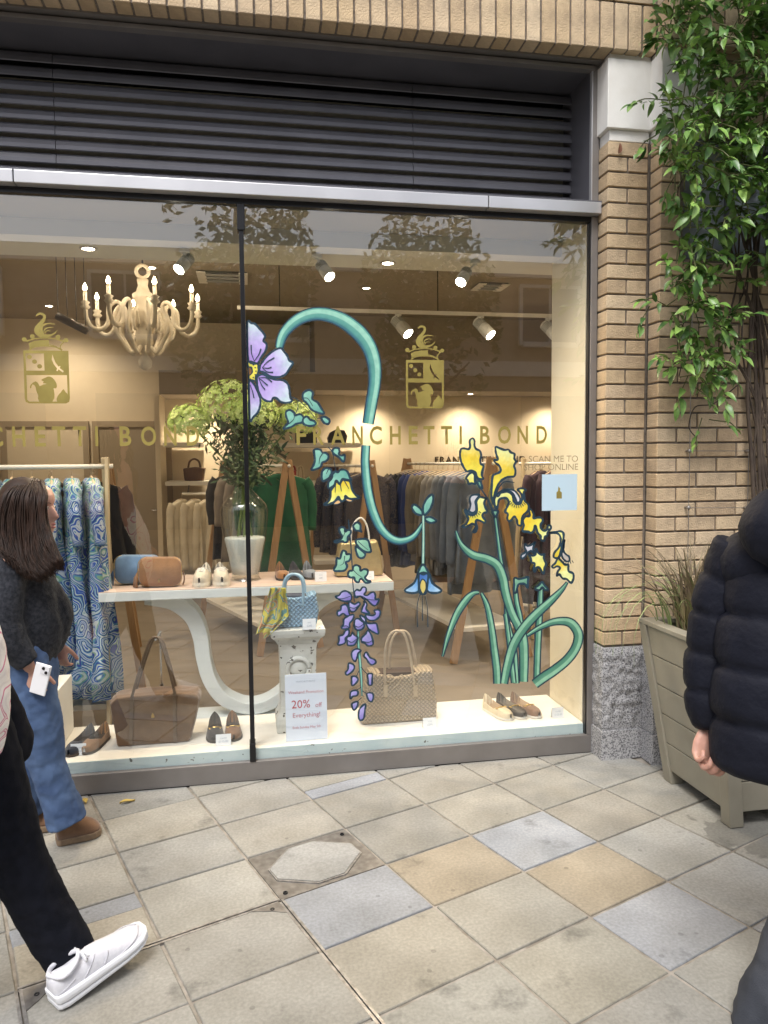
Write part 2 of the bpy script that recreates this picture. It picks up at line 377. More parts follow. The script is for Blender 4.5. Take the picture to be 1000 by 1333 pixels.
# left side of the bay, out of the frame
far = MB(); far.box(XL-.225, XL, 0, .35, .6, 3.15); far.box(XL-4, XL-.225, -.105, .35, .6, 3.57); far.box(1.2, 6, -.105, .35, .6, 3.57)
far.box(XL-4, 6, -.043, .35, 3.79, 9)
def brick_tex():
    m = bpy.data.materials.new('brickwork'); m.use_nodes = True; N, L = m.node_tree.nodes, m.node_tree.links; bs = N['Principled BSDF']; bs.inputs['Roughness'].default_value = .9
    t = N.new('ShaderNodeTexBrick'); t.inputs['Color1'].default_value = (.48, .38, .26, 1); t.inputs['Color2'].default_value = (.42, .33, .22, 1); t.inputs['Mortar'].default_value = (.17, .14, .11, 1)
    t.inputs['Scale'].default_value = 1; t.inputs['Mortar Size'].default_value = .005; t.inputs['Brick Width'].default_value = .225; t.inputs['Row Height'].default_value = .075
    g = N.new('ShaderNodeNewGeometry'); mp = N.new('ShaderNodeMapping'); mp.inputs['Rotation'].default_value = (R(90), 0, 0); L.new(g.outputs['Position'], mp.inputs[0]); L.new(mp.outputs[0], t.inputs[0])
    L.new(t.outputs[0], bs.inputs['Base Color']); return m
M_bwork = brick_tex()
BO(far, 'upper_wall', M_bwork)
# soldier course
lc = MB(); lc.box(XL-.2, .2, -.035, .30, 3.566, 3.785); lc.box(.236, 1.2, -.14, .30, 3.566, 3.785)
lint = BO(lc, 'soldier_course', M_mortar)
BR_V = bmdata(bevbox(.065, .1025, .215, .003), 'brick', M_brick)
x = .19
while x > XL-.2: brick(BR_V, x, -.045+.05125, 3.56+.1075+.002, lint); x -= .075
x = .262
while x < 1.2: brick(BR_V, x, -.15+.05125, 3.56+.1075+.002, lint); x += .075
# white stone caps: a block over a narrower neck
def cap(x0, x1, y0):
    b = MB(); b.box(x0-.012, x1, y0-.014, .32, 3.205, 3.535); o = BO(b, 'stone_cap', M_stone, bevel=.003)
    b = MB(); b.box(x0+.008, x1-.004, y0+.004, .31, 3.15, 3.2045); b.build('neck', M_stone, o, bevel=.003)
    b = MB(); b.box(x0+.004, x1-.003, y0+.002, .31, 3.5355, 3.5665); b.build('top_moulding', M_stone, o, bevel=.002)
cap(0, .2262, 0); cap(.2275, .46, -.105); cap(XL-.225, XL+.012, 0)
BO(MB().box(.46, 1.2, -.1, .33, 3.151, 3.565), 'brick_band', M_bwork)
# granite base: rough block over a smooth plinth
def grough(x0, x1, y0, z0, z1, name, mt, amp, parent=bld):
    b = MB(); nx, nz = max(2, int((x1-x0)/.012)), int((z1-z0)/.012)
    def f(u, v):
        p = Vector((lerp(x0, x1, u), y0, lerp(z0, z1, v))); e = min(u, 1-u, v, 1-v)
        k = min(1, e*12); p.y -= amp*k*(noise.noise(p*28)+.6*noise.noise(p*70)+.5); return p
    b.grid(f, nx, nz)
    def s_(u, v):
        p = Vector((x0, lerp(.12, y0, u), lerp(z0, z1, v))); e = min(u, 1-u, v, 1-v); k = min(1, e*12)
        p.x -= amp*.7*k*(noise.noise(p*28)+.6*noise.noise(p*70)+.5); return p
    b.grid(s_, 10, nz); b.add([(x0, y0, z1), (x1, y0, z1), (x1, .12, z1), (x0, .12, z1)], [(0, 1, 2, 3)])
    return BO(b, name, mt, parent, smooth=True)
for (x0, x1, y0) in ((-.004, .222, -.006), (.2225, 1.4, -.113)):
    o = grough(x0, x1, y0, .155, .592, 'granite_base', M_gran, .012)
    grough(x0-.008, x1, y0-.012, 0, .154, 'plinth', M_gran2, .001, o)
b = MB(); b.box(.3, 2, -.08, .3, 0, .6); b.box(.02, .23, .04, .35, 0, .6); b.box(XL-4, XL-.2, -.1, .3, 0, .6); b.box(XL-.23, XL, 0, .35, 0, .6); BO(b, 'base_core', M_gran2)
b = MB(); b.box(.012, .228, .012, .1, .592, .605); b.box(.24, 1.4, -.09, .1, .592, .605); BO(b, 'bed_joint', M_mortar)
# grey framed window in the wall, behind the climber
wn = BO(MB().box(.356, .395, -.09, .02, 2.565, 3.149).box(.861, .897, -.09, .02, 2.565, 3.149).box(.395, .861, -.09, .02, 2.565, 2.60).box(.395, .861, -.09, .02, 3.11, 3.149), 'window_frame', mat('grey_frame', (.17, .18, .20), .5, .2))
b = MB(); b.box(.395, .861, -.03, -.02, 2.60, 3.11); b.build('pane', mat('pale_pane', (.45, .50, .56), .12, 0, spec=.8), wn)
b = MB(); b.box(.62, .64, -.08, .0, 2.601, 3.109); b.build('glazing_bar', mat('grey_frame'), wn)
# ================================================================ shop front
sf = thing('shop_front', 'bronze framed shop window under a pale metal fascia and dark louvres', 'shop front', (-1.8, .12, 0))
def SO(b, name, mt, parent=sf, **k): return b.build(name, mt, parent, **k)
GY = .12                                       # outer face of the glass
SO(MB().box(XL, -.001, .10, .131, 0, .0965), 'sill', M_bronze, bevel=.003)
SO(MB().box(XL, -.001, .105, .30, -.02, .004), 'sill_foot', M_dark)
fr = SO(MB().box(-.036, -.001, .10, .15, .0968, 2.811), 'window_frame', M_bronze, bevel=.002)
b = MB(); b.box(XL, XL+.035, .10, .15, .0968, 2.811); b.build('jamb', M_bronze, fr)
b = MB(); b.box(XL+.035, -.036, .108, .145, 2.785, 2.811); b.build('head', M_dark, fr)
b = MB(); b.box(-.042, -.0362, .112, .14, .0968, 2.785); b.build('gasket', M_dark, fr)
mu = SO(MB().box(-1.812, -1.790, .098, .16, .0968, 2.785), 'mullion', M_dark, bevel=.003)
b = MB(); b.box(-1.819, -1.783, .092, .165, 2.66, 2.784); b.build('clamp', M_dark, mu, bevel=.004)
b = MB(); b.box(-1.816, -1.786, .093, .164, .0968, .19); b.build('foot_clamp', M_dark, mu, bevel=.004)
# fascia in sections
for x0, x1 in ((XL+.0, -2.783), (-2.779, -.602), (-.598, -.004)):
    SO(MB().box(x0, x1, .055, .2, 2.812, 2.868), 'fascia', M_fascia, bevel=.003)
SO(MB().box(XL, -.001, .06, .40, 2.8685, 2.876), 'fascia_top', M_louvre)
# louvre box: side reveals, soffit, slats
SO(MB().box(-.0355, -.001, .10, .125, 2.877, 3.553), 'louvre_jamb', M_bronze)
SO(MB().box(-.0425, -.036, .098, .12, 2.877, 3.553), 'louvre_trim', M_fascia)
SO(MB().box(-.03, -.001, .126, .52, 2.877, 3.553), 'reveal', M_louvre)
SO(MB().box(XL, XL+.03, .10, .52, 2.877, 3.553), 'reveal', M_louvre)
SO(MB().box(XL, -.031, .126, .52, 3.545, 3.56), 'louvre_soffit', M_louvre)
SO(MB().box(XL, -.001, .052, .125, 3.5535, 3.5655), 'lintel_angle', M_bronze)
SO(MB().box(XL, -.031, .085, .125, 3.525, 3.5445), 'louvre_head', M_bronze)
SO(MB().box(XL, -.031, .48, .52, 2.877, 3.545), 'louvre_back', mat('black_void', (.008, .008, .009), .9))
for x0, x1 in ((XL+.03, -2.672), (-2.669, -.912), (-.909, -.031)):
    b = MB()
    prof = [(.366, .0), (.362, .004), (.363, .022), (.370, .042), (.384, .054), (.450, .064), (.455, .059), (.392, .048), (.380, .036), (.374, .004)]
    b.prism([Vector((x0, y, z)) for y, z in prof], (x1-x0, 0, 0))
    for k in range(10):
        bb = MB(); bb.V = [v+Vector((0, 0, 2.882+k*.0665)) for v in b.V]; bb.F = b.F; bb.M = b.M; bb.C = b.C
        SO(bb, 'louvre_slat', M_louvre, fixn=True)
# glass
def glass_mat(name, ior=1.5, tint=(.97, .985, .98), mult=4.4):
    m = bpy.data.materials.new(name); m.use_nodes = True; N, L = m.node_tree.nodes, m.node_tree.links; N.remove(N['Principled BSDF'])
    lw = N.new('ShaderNodeLayerWeight'); lw.inputs[0].default_value = .5
    pw = N.new('ShaderNodeMath'); pw.operation = 'POWER'; pw.inputs[1].default_value = 5; L.new(lw.outputs['Facing'], pw.inputs[0])
    ma = N.new('ShaderNodeMath'); ma.operation = 'MULTIPLY_ADD'; ma.inputs[1].default_value = .94; ma.inputs[2].default_value = .04*mult; L.new(pw.outputs[0], ma.inputs[0])
    tr = N.new('ShaderNodeBsdfTransparent'); tr.inputs[0].default_value = (*tint, 1); gl = N.new('ShaderNodeBsdfGlossy'); gl.inputs['Roughness'].default_value = 0
    mx = N.new('ShaderNodeMixShader'); L.new(ma.outputs[0], mx.inputs[0]); L.new(tr.outputs[0], mx.inputs[1]); L.new(gl.outputs[0], mx.inputs[2])
    L.new(mx.outputs[0], N['Material Output'].inputs[0]); return m
M_glass = glass_mat('window_glass')
for x0, x1 in ((XL+.036, -1.8125), (-1.7895, -.0425)):
    SO(MB().add([(x0, GY+.006, .097), (x1, GY+.006, .097), (x1, GY+.006, 2.786), (x0, GY+.006, 2.786)], [(0, 1, 2, 3)]), 'glass_pane', M_glass)
# ================================================================ across the street (seen mirrored in the glass)
op = thing('facing_building', 'brick building with pale bands and windows mirrored in the shop glass', 'building', (0, -11, 0))
b = MB(); b.box(-16, 13, -15, -11, 0, 5.6); b.build('wall', mat('dark_brickwork', (.52, .43, .34), .9, col2=(.42, .34, .26), nscale=5), op)
b = MB(); b.box(-16, 13, -10.98, -10.9, 3.3, 3.6); b.build('stone_band', M_stone, op); b = MB(); b.box(-16, 13, -10.98, -10.85, 5.3, 5.6); b.build('cornice', M_stone, op)
for k in range(9):
    x = -13+k*2.8
    w_ = MB(); w_.box(x, x+1.2, -10.99, -10.93, 4.0, 5.1); w_ = w_.build('window', mat('far_window', (.10, .12, .15), .2), op)
    b = MB()
    b.box(x-.06, x, -10.99, -10.88, 3.94, 5.16); b.box(x+1.2, x+1.26, -10.99, -10.88, 3.94, 5.16); b.box(x, x+1.2, -10.99, -10.88, 5.1, 5.16); b.box(x, x+1.2, -10.99, -10.85, 3.9, 4.0); b.box(x+.58, x+.62, -10.929, -10.9, 4.0, 5.1)
    b.build('frame', M_stone, w_)
    d_ = MB(); d_.box(x, x+1.9, -10.99, -10.95, .3, 2.9); d_ = d_.build('window', mat('far_window'), op)
def far_tree(x, y, h, seed):
    t = thing('street_tree', ['slender leafy tree opposite the shop mirrored above the arched stem', 'leafy tree opposite the shop mirrored near the right hand crest'][seed-1], 'tree', (x, y, 0))
    rnd = random.Random(seed); b = MB(); b.tube([(x, y, -.02), (x+.05, y, h*.35), (x-.05, y+.05, h*.7), (x, y, h*.9)], [.11, .09, .06, .02], 8)
    for k in range(7):
        a = rnd.uniform(0, 6.28); z = h*rnd.uniform(.4, .7); b.tube([(x, y, z), (x+math.cos(a)*.7, y+math.sin(a)*.7, z+.7)], [.04, .012], 6)
    b.build('trunk', mat('bark', (.09, .065, .045), .9), t)
    b = MB()
    for k in range(5200):
        while True:
            p = Vector((rnd.uniform(-1, 1), rnd.uniform(-1, 1), rnd.uniform(-1, 1)))
            if p.length < 1: break
        q = Vector((x, y, h*.68))+Vector((p.x*1.25, p.y*1.25, p.z*h*.34))
        if noise.noise(q*1.1+Vector((seed*9, 0, 0))) < -.12: continue
        a = Vector((rnd.gauss(0, 1), rnd.gauss(0, 1), rnd.gauss(0, .6))).normalized()*.09; c = a.cross(Vector((rnd.gauss(0, 1), rnd.gauss(0, 1), rnd.gauss(0, 1)))).normalized()*.04
        b.add([q-a, q+c, q+a, q-c], [(0, 1, 2, 3)])
    b.build('crown', mat('tree_leaf', (.055, .095, .025), .5, col2=(.10, .15, .05), nscale=1.5), t)
far_tree(-1.9, -8.2, 6.4, 1); far_tree(1.3, -8.8, 6.0, 2)
# ================================================================ shop room
M_cream = mat('cream_wall', (.74, .65, .50), .8, col2=(.70, .61, .46), nscale=2)
M_taupe = mat('taupe_plaster', (.33, .28, .215), .85, col2=(.30, .255, .195), nscale=1.5)
M_floor = mat('shop_floor', (.20, .168, .132), .45, col2=(.26, .22, .175), nscale=2.2, ndet=6, stretch=(1, 2.5, 1), contrast=(.3, .7))
M_white = mat('white_paint', (.80, .78, .72), .5, col2=(.76, .73, .66), nscale=5)
M_nib = mat('ivory_board', (.80, .75, .60), .55, col2=(.77, .71, .55), nscale=3)
M_blue = mat('worn_blue_paint', (.56, .70, .72), .6, col2=(.66, .78, .78), nscale=9, ndet=8, bump=.1, bscale=60)
def speck(m, scale=38, lo=.66, hi=.70, col=(.10, .12, .12)):        # chips of missing paint
    N, L = m.node_tree.nodes, m.node_tree.links; b = N['Principled BSDF']; src = b.inputs['Base Color'].links[0].from_socket
    tc = N.new('ShaderNodeTexCoord'); n = N.new('ShaderNodeTexNoise'); n.inputs['Scale'].default_value = scale; n.inputs['Detail'].default_value = 2; L.new(tc.outputs['Object'], n.inputs[0])
    r = N.new('ShaderNodeMapRange'); r.inputs[1].default_value, r.inputs[2].default_value = lo, hi; L.new(n.outputs[0], r.inputs[0])
    x = N.new('ShaderNodeMix'); x.data_type = 'RGBA'; x.inputs[7].default_value = (*col, 1); L.new(r.outputs[0], x.inputs[0]); L.new(src, x.inputs[6]); L.new(x.outputs[2], b.inputs['Base Color'])
speck(M_blue, 30, .70, .73)
X0, X1, YB, ZC = -5.6, 3.0, 6.0, 3.3
def struct(b, name, mt, **k): return tag(b.build(name, mt, **k), kind='structure')
struct(MB().box(X0, X1, .30, YB, -.05, .003), 'shop_floor', M_floor)
struct(MB().box(X0, X1, YB, YB+.1, 0, ZC), 'shop_wall_back', M_cream)
struct(MB().box(X0-.1, X0, .36, YB, 0, ZC), 'shop_wall_left', M_cream)
struct(MB().box(X1, X1+.1, .36, YB, 0, ZC), 'shop_wall_right', M_cream)
struct(MB().box(X0, X1, .95, YB, ZC, ZC+.1), 'shop_ceiling', M_taupe)
struct(MB().box(X0, X1, .47, .86, 2.705, 3.45), 'window_bulkhead', mat('pale_ceiling', (.66, .62, .52), .8))
struct(MB().box(XL, 0, .161, .469, 2.787, 2.80), 'window_soffit', mat('window_soffit', (.34, .31, .26), .8))
struct(MB().box(XL-.4, 0.02, .16, .469, 2.8005, 2.81), 'soffit_board', M_taupe)
struct(MB().box(-1.0, X1, 5.3, YB-.002, 2.42, ZC-.002), 'shop_bulkhead', M_taupe)
struct(MB().box(-2.78, -1.001, 5.3, YB-.002, 2.36, 2.63), 'shelf_bulkhead', M_taupe)
struct(MB().box(-.0375, .3, .16, .60, 0, 2.786), 'window_nib', M_nib)
struct(MB().box(.3, X1, .36, .60, 0, ZC), 'shop_wall_front', M_nib)
struct(MB().box(XL-1.2, XL+.036, .16, .60, 0, 2.786), 'window_nib_left', M_nib)
# door frames in the back wall
for k, (x0, x1, lb) in enumerate(((-4.62, -3.76, 'pale panelled door in a taupe frame at the back wall beside the far corner'), (-3.58, -2.80, 'open taupe doorway at the back wall next to the shelves'))):
    d = thing('door', lb, 'door', (x0, YB, 0))
    MB().box(x0-.07, x0, YB-.05, YB-.002, 0, 2.02).box(x1, x1+.07, YB-.05, YB-.002, 0, 2.02).box(x0-.07, x1+.07, YB-.05, YB-.002, 2.02, 2.09).build('frame', mat('door_frame', (.36, .29, .20), .6), d)
    MB().box(x0, x1, YB-.03, YB-.0025, 0, 2.02).build('leaf', M_cream if k == 0 else mat('door_taupe', (.34, .285, .21), .7), d)
    MB().tube([(x1-.08, YB-.03, 1), (x1-.08, YB-.08, 1), (x1-.18, YB-.08, 1)], .009, 8).build('handle', mat('chrome', (.7, .7, .7), .2, 1), d)
# ---------------------------------------------------------------- platform
pl_ = thing('window_platform', 'low white display platform with a worn pale blue front edge', 'platform', (-1.8, .16, 0))
MB().box(-3.59, -1.81, .136, .635, .01, .1505).build('board', [M_white], pl_, bevel=.004)
MB().box(-1.79, -.042, .136, .635, .01, .1505).build('board', [M_white], pl_, bevel=.004)
MB().box(-3.59, -1.812, .132, .1355, .07, .1485).build('front_edge', M_blue, pl_)
MB().box(-1.788, -.044, .132, .1355, .07, .1485).build('front_edge', M_blue, pl_)
# ---------------------------------------------------------------- console table with lyre legs
TX0, TX1, TY0, TY1, TZ = -2.62, -.965, .72, 1.28, .866
tb = thing('console_table', 'long white console table with sweeping curved legs behind the window platform', 'table', ((TX0+TX1)/2, 1, 0))
M_pink = mat('pink_wood', (.56, .42, .34), .55, col2=(.62, .49, .41), nscale=5, stretch=(.4, 5, 1))
MB().box(TX0, TX1, TY0, TY1, TZ-.055, TZ-.004).build('apron', mat('table_white', (.74, .78, .77), .5, col2=(.68, .73, .72), nscale=6), tb, bevel=.003)
MB().box(TX0+.002, TX1-.002, TY0+.002, TY1-.002, TZ-.0035, TZ).build('table_top', M_pink, tb)
for sgn in (-1, 1):
    cx = (TX0+TX1)/2
    c = [(.60, .81), (.55, .80), (.44, .765), (.345, .68), (.30, .56), (.285, .43), (.255, .30), (.19, .19), (.09, .125), (.0, .105)]
    c = cr([Vector((x, 0, z)) for x, z in c], 5)
    wd = [lerp(.085, .055, i/(len(c)-1)) for i in range(len(c))]
    for y0 in (.86,):
        rings = []
        for i, p in enumerate(c):
            t = (c[min(i+1, len(c)-1)]-c[max(0, i-1)]).normalized(); n = Vector((t.z, 0, -t.x))
            q = [p+n*wd[i]*.6, p-n*wd[i]*.6]
            rings.append([Vector((cx+sgn*q[0].x, y0, q[0].z)), Vector((cx+sgn*q[1].x, y0, q[1].z)), Vector((cx+sgn*q[1].x, y0+.16, q[1].z)), Vector((cx+sgn*q[0].x, y0+.16, q[0].z))])
        MB().loft(rings).build('leg', mat('table_white'), tb, fixn=True, bevel=.006)
MB().box(cx-.42, cx+.42, .82, 1.08, .003, .07).build('base', mat('table_white'), tb, bevel=.01)
# ---------------------------------------------------------------- lamps
M_bulb = mat('lit_bulb', (1, .82, .52), .4, emit=14)
M_lens = mat('lit_lens', (1, .9, .72), .4, emit=30)
M_lampw = mat('lamp_white', (.66, .66, .62), .45)
def lamp(kind, loc, energy, parent, aim=None, size=R(70), blend=.5, radius=.04, col=(1, .80, .56)):
    l = bpy.data.lights.new('lamp_light', kind); l.energy = energy; l.color = col; l.shadow_soft_size = radius
    if kind == 'SPOT': l.spot_size = size; l.spot_blend = blend
    o = bpy.data.objects.new('lamp_light', l); COL.objects.link(o); o.parent = parent; o.location = Vector(loc)-ORG[parent.name]
    if aim is not None: o.rotation_euler = (Vector(loc)-Vector(aim)).to_track_quat('Z', 'Y').to_euler()
    return o
def spot(base, head, aim, label, energy, L=.11, r=.034, group=None):
    base, head = Vector(base), Vector(head); d = (Vector(aim)-head).normalized(); t = thing('spotlight', label, 'spotlight', base, group=group)
    MB().lathe([(.03, -.004), (.03, -.02), (.012, -.022), (.009, -.03)], 14, base).build('mount', M_lampw, t, smooth=False)
    MB().tube([base-Vector((0, 0, .02)), head-d*L*.3], .007, 8).build('stem', M_lampw, t)
    b = MB(); b.tube([head-d*L*.55, head-d*L*.5, head-d*L*.05, head+d*L*.0, head+d*L*.5, head+d*L*.5, head+d*L*.46], [r*.7, r*.92, r*.92, r, r, r*.88, r*.86], 18); b.build('housing', M_lampw, t, bevel=0)
    for k in range(5):
        MB().tube([head-d*L*(.42-.07*k), head-d*L*(.40-.07*k)], [r*.98, r*.98], 18).build('cooling_fin', mat('lamp_fin', (.30, .31, .29), .5), t)
    MB().tube([head+d*L*.49, head+d*L*.507], [r*.86, r*.86], 18).build('lens', M_lens, t)
    lamp('SPOT', head+d*(L*.5+.01), energy, t, aim, R(115), .9)
for k, (x, y, bx, ax) in enumerate(((240, 343, -2.10, -2.45), (423, 352, -1.40, -1.25), (604, 360, -.50, -.75))):
    h = PY(x, y, .62); spot((bx, .60, 2.705), h, h+Vector(((-.55, .45, -.55)[k], -.55, -.8))*2.2, ['white spotlight on the window ceiling near the chandelier', 'white spotlight on the window ceiling right of the mullion', 'white spotlight on the window ceiling nearest the brick pier'][k], 95)
def downlight(p, label, r=.045, energy=25, group=None, aim=None):
    t = thing('downlight', label, 'downlight', p, group=group); p = Vector(p)
    MB().lathe([(r, -.001), (r, -.006), (r*.72, -.006), (r*.70, -.001)], 20, p).build('ring', mat('lamp_ring', (.5, .46, .4), .4), t)
    MB().lathe([(.001, -.003), (r*.69, -.003)], 20, p, caps=False).build('lens', M_lens, t)
    lamp('SPOT', p-Vector((0, 0, .012)), energy, t, aim or p-Vector((0, 0, 1)), R(125), 1.0)
for k, (x, y) in enumerate(((115, 323), (505, 342))):
    downlight(PZ(x, y, 2.705), ['glowing recessed downlight in the window ceiling left of the chandelier', 'glowing recessed downlight in the window ceiling between two spotlights'][k], energy=45)
downlight(PZ(433, 433, ZC), 'pale ring downlight in the shop ceiling inside the painted arch', .07, 110)
for k, (x, y) in enumerate(((-3.9, 5.2), (-2.3, 4.6), (-.3, 4.9), (1.0, 4.9), (2.2, 4.9))):  # lamps added to make the back wall glow, no fittings seen there
    z = 2.42 if x > -1 else 2.36 if x > -2.7 else ZC
    if x > -2.7: y = 5.62
    downlight((x, y, z), ['small added downlight washing the wall above the panelled door', 'small added downlight over the cream jackets', 'small added downlight over the black bags on the back wall', 'small added downlight above the wall lettering', 'small added downlight at the far right of the back wall'][k], .05, [95, 60, 75, 75, 75][k], 'added downlights along the back wall', aim=(x, YB, .9))
downlight((-3.6, 2.6, ZC), 'added downlight over the hanging paisley dresses', .05, 110)  # added for general shop brightness, not a visible fitting
downlight((.4, 2.2, ZC), 'added downlight over the rack of grey shirts', .05, 130)  # likewise an added lamp that brightens the interior
for x, y, n_ in ((-4.2, 2.2, 'in the far left corner'), (-2.6, 3.4, 'behind the chandelier'), (-1.2, 2.0, 'before the green shirt rack'), (-.6, 3.9, 'behind the light track'), (1.6, 2.4, 'over the burgundy dresses')): downlight((x, y, ZC), 'added downlight in the taupe shop ceiling '+n_, .05, 60, 'added downlights over the shop floor')  # invented grid of lamps, added to lift the dark interior
# light track with three spots
tr_ = thing('light_track', 'white suspended light track across the shop ceiling', 'light track', (-.5, 3, 2.88))
MB().box(-1.86, 1.6, 2.985, 3.015, 2.875, 2.905).build('rail', M_white, tr_)
for x in (-1.5, -.1, 1.2): MB().tube([(x, 3, 2.9), (x, 3, ZC)], .004, 6).build('cable', M_dark, tr_)
for k, (x, y) in enumerate(((523, 428), (630, 430), (718, 434))):
    h = PY(x, y, 3); t_ = ['white track spotlight beside the swan of the crest', 'white track spotlight hanging mid way along the light track', 'white track spotlight at the right end of the light track'][k]
    spot((h.x-.03, 3, 2.876), h+Vector((0, 0, .02)), h+Vector((.5, -.55, -.75))*2.5, t_, 90, L=.20, r=.055)
# ceiling cassette units
def cassette(x, y, label, w, d):
    p = PZ(x, y, ZC); t = thing('ceiling_vent', label, 'vent', p)
    b = MB(); b.box(p.x-w, p.x+w, p.y-d, p.y+d, ZC-.012, ZC-.001); b.build('plate', mat('vent_dark', (.05, .05, .05), .5), t)
    for s_ in (-1, 1):
        MB().box(p.x+s_*w*.85-.04, p.x+s_*w*.85+.04, p.y-d*1.05, p.y+d*1.05, ZC-.02, ZC-.0125).build('frame', M_white, t)
    for k in range(3): MB().box(p.x-w*.7, p.x+w*.7, p.y-d*.7+k*d*.6, p.y-d*.45+k*d*.6, ZC-.022, ZC-.0125).build('slat', mat('vent_grey', (.35, .35, .34), .4), t)
cassette(290, 360, 'dark slotted ceiling vent beside the chandelier', .22, .2); cassette(638, 372, 'small dark square ceiling vent above the track spotlight', .14, .14)
# hanging linear lamp
ll = thing('pendant_bar', 'dark tubular bar hung on thin wires above the gold crest', 'pendant', PY(94, 421, 2))
a_, c_ = PY(74, 411, 2), PY(114, 431, 2)
MB().tube([a_, c_], .028, 14).build('bar', mat('dark_tube', (.08, .07, .06), .3, .6), ll, smooth=True)
for k in range(4):
    p = a_.lerp(c_, .05+.3*k); MB().tube([p, (p.x, p.y, ZC)], .003, 5).build('wire', M_dark, ll)
# ---------------------------------------------------------------- chandelier
ch0 = PY(187, 400, 2.3); CX, CY = ch0.x, 2.3
cz = lambda y: PY(187, y, 2.3).z
ch = thing('chandelier', 'cream scrolled wooden chandelier with lit candle bulbs', 'chandelier', (CX, CY, ZC))
M_cw = mat('chalk_wood', (.72, .66, .54), .6, col2=(.62, .55, .43), nscale=12)
zt = cz(350)
MB().lathe([(.012, cz(482)), (.045, cz(478)), (.05, cz(470)), (.02, cz(462)), (.045, cz(455)), (.065, cz(447)), (.06, cz(437)), (.045, cz(425)), (.055, cz(412)), (.055, cz(402)), (.05, cz(396)), (.075, cz(390)), (.08, cz(384)), (.05, cz(380)), (.035, cz(372)), (.042, cz(364))], 20, (CX, CY, 0)).build('stem', M_cw, ch, smooth=True)
MB().tube([(CX+.045*math.cos(a), CY, zt-.02+.045*math.sin(a)) for a in [2*math.pi*i/16 for i in range(17)]], .014, 8).build('ring', M_cw, ch, smooth=True)
MB().tube([(CX, CY, zt), (CX+.01, CY, ZC)], .006, 6).build('cord', M_dark, ch)
for k in range(8):
    a = 2*math.pi*k/8+.32; d = Vector((math.cos(a), math.sin(a), 0)); O = Vector((CX, CY, 0))
    pts = [(.05, 452), (.10, 460), (.15, 448), (.20, 430), (.16, 404), (.19, 396), (.245, 404), (.255, 424), (.31, 433), (.37, 430), (.40, 420), (.405, 408)]
    P_ = cr([O+d*r_+Vector((0, 0, cz(y))) for r_, y in pts], 5)
    arm = MB().tube(P_, [.0155]*len(P_), 8).build('arm', M_cw, ch, smooth=True)
    P2 = cr([O+d*r_+Vector((0, 0, cz(y))) for r_, y in ((.06, 425), (.09, 405), (.12, 412), (.12, 428), (.10, 432))], 4)
    MB().tube(P2, [.011]*len(P2), 6).build('scroll', M_cw, arm, smooth=True)
    e = O+d*.405
    MB().lathe([(.012, cz(410)), (.035, cz(406)), (.02, cz(403)), (.032, cz(400)), (.014, cz(398)), (.014, cz(386))], 12, e).build('candle_cup', M_cw, arm, smooth=True)
    MB().lathe([(.006, cz(386)), (.017, cz(383)), (.014, cz(380)), (.003, cz(376))], 10, e).build('bulb', M_bulb, arm, smooth=True)
    lamp('POINT', e+Vector((0, 0, cz(374))), 2.6, ch, radius=.02, col=(1, .80, .56))
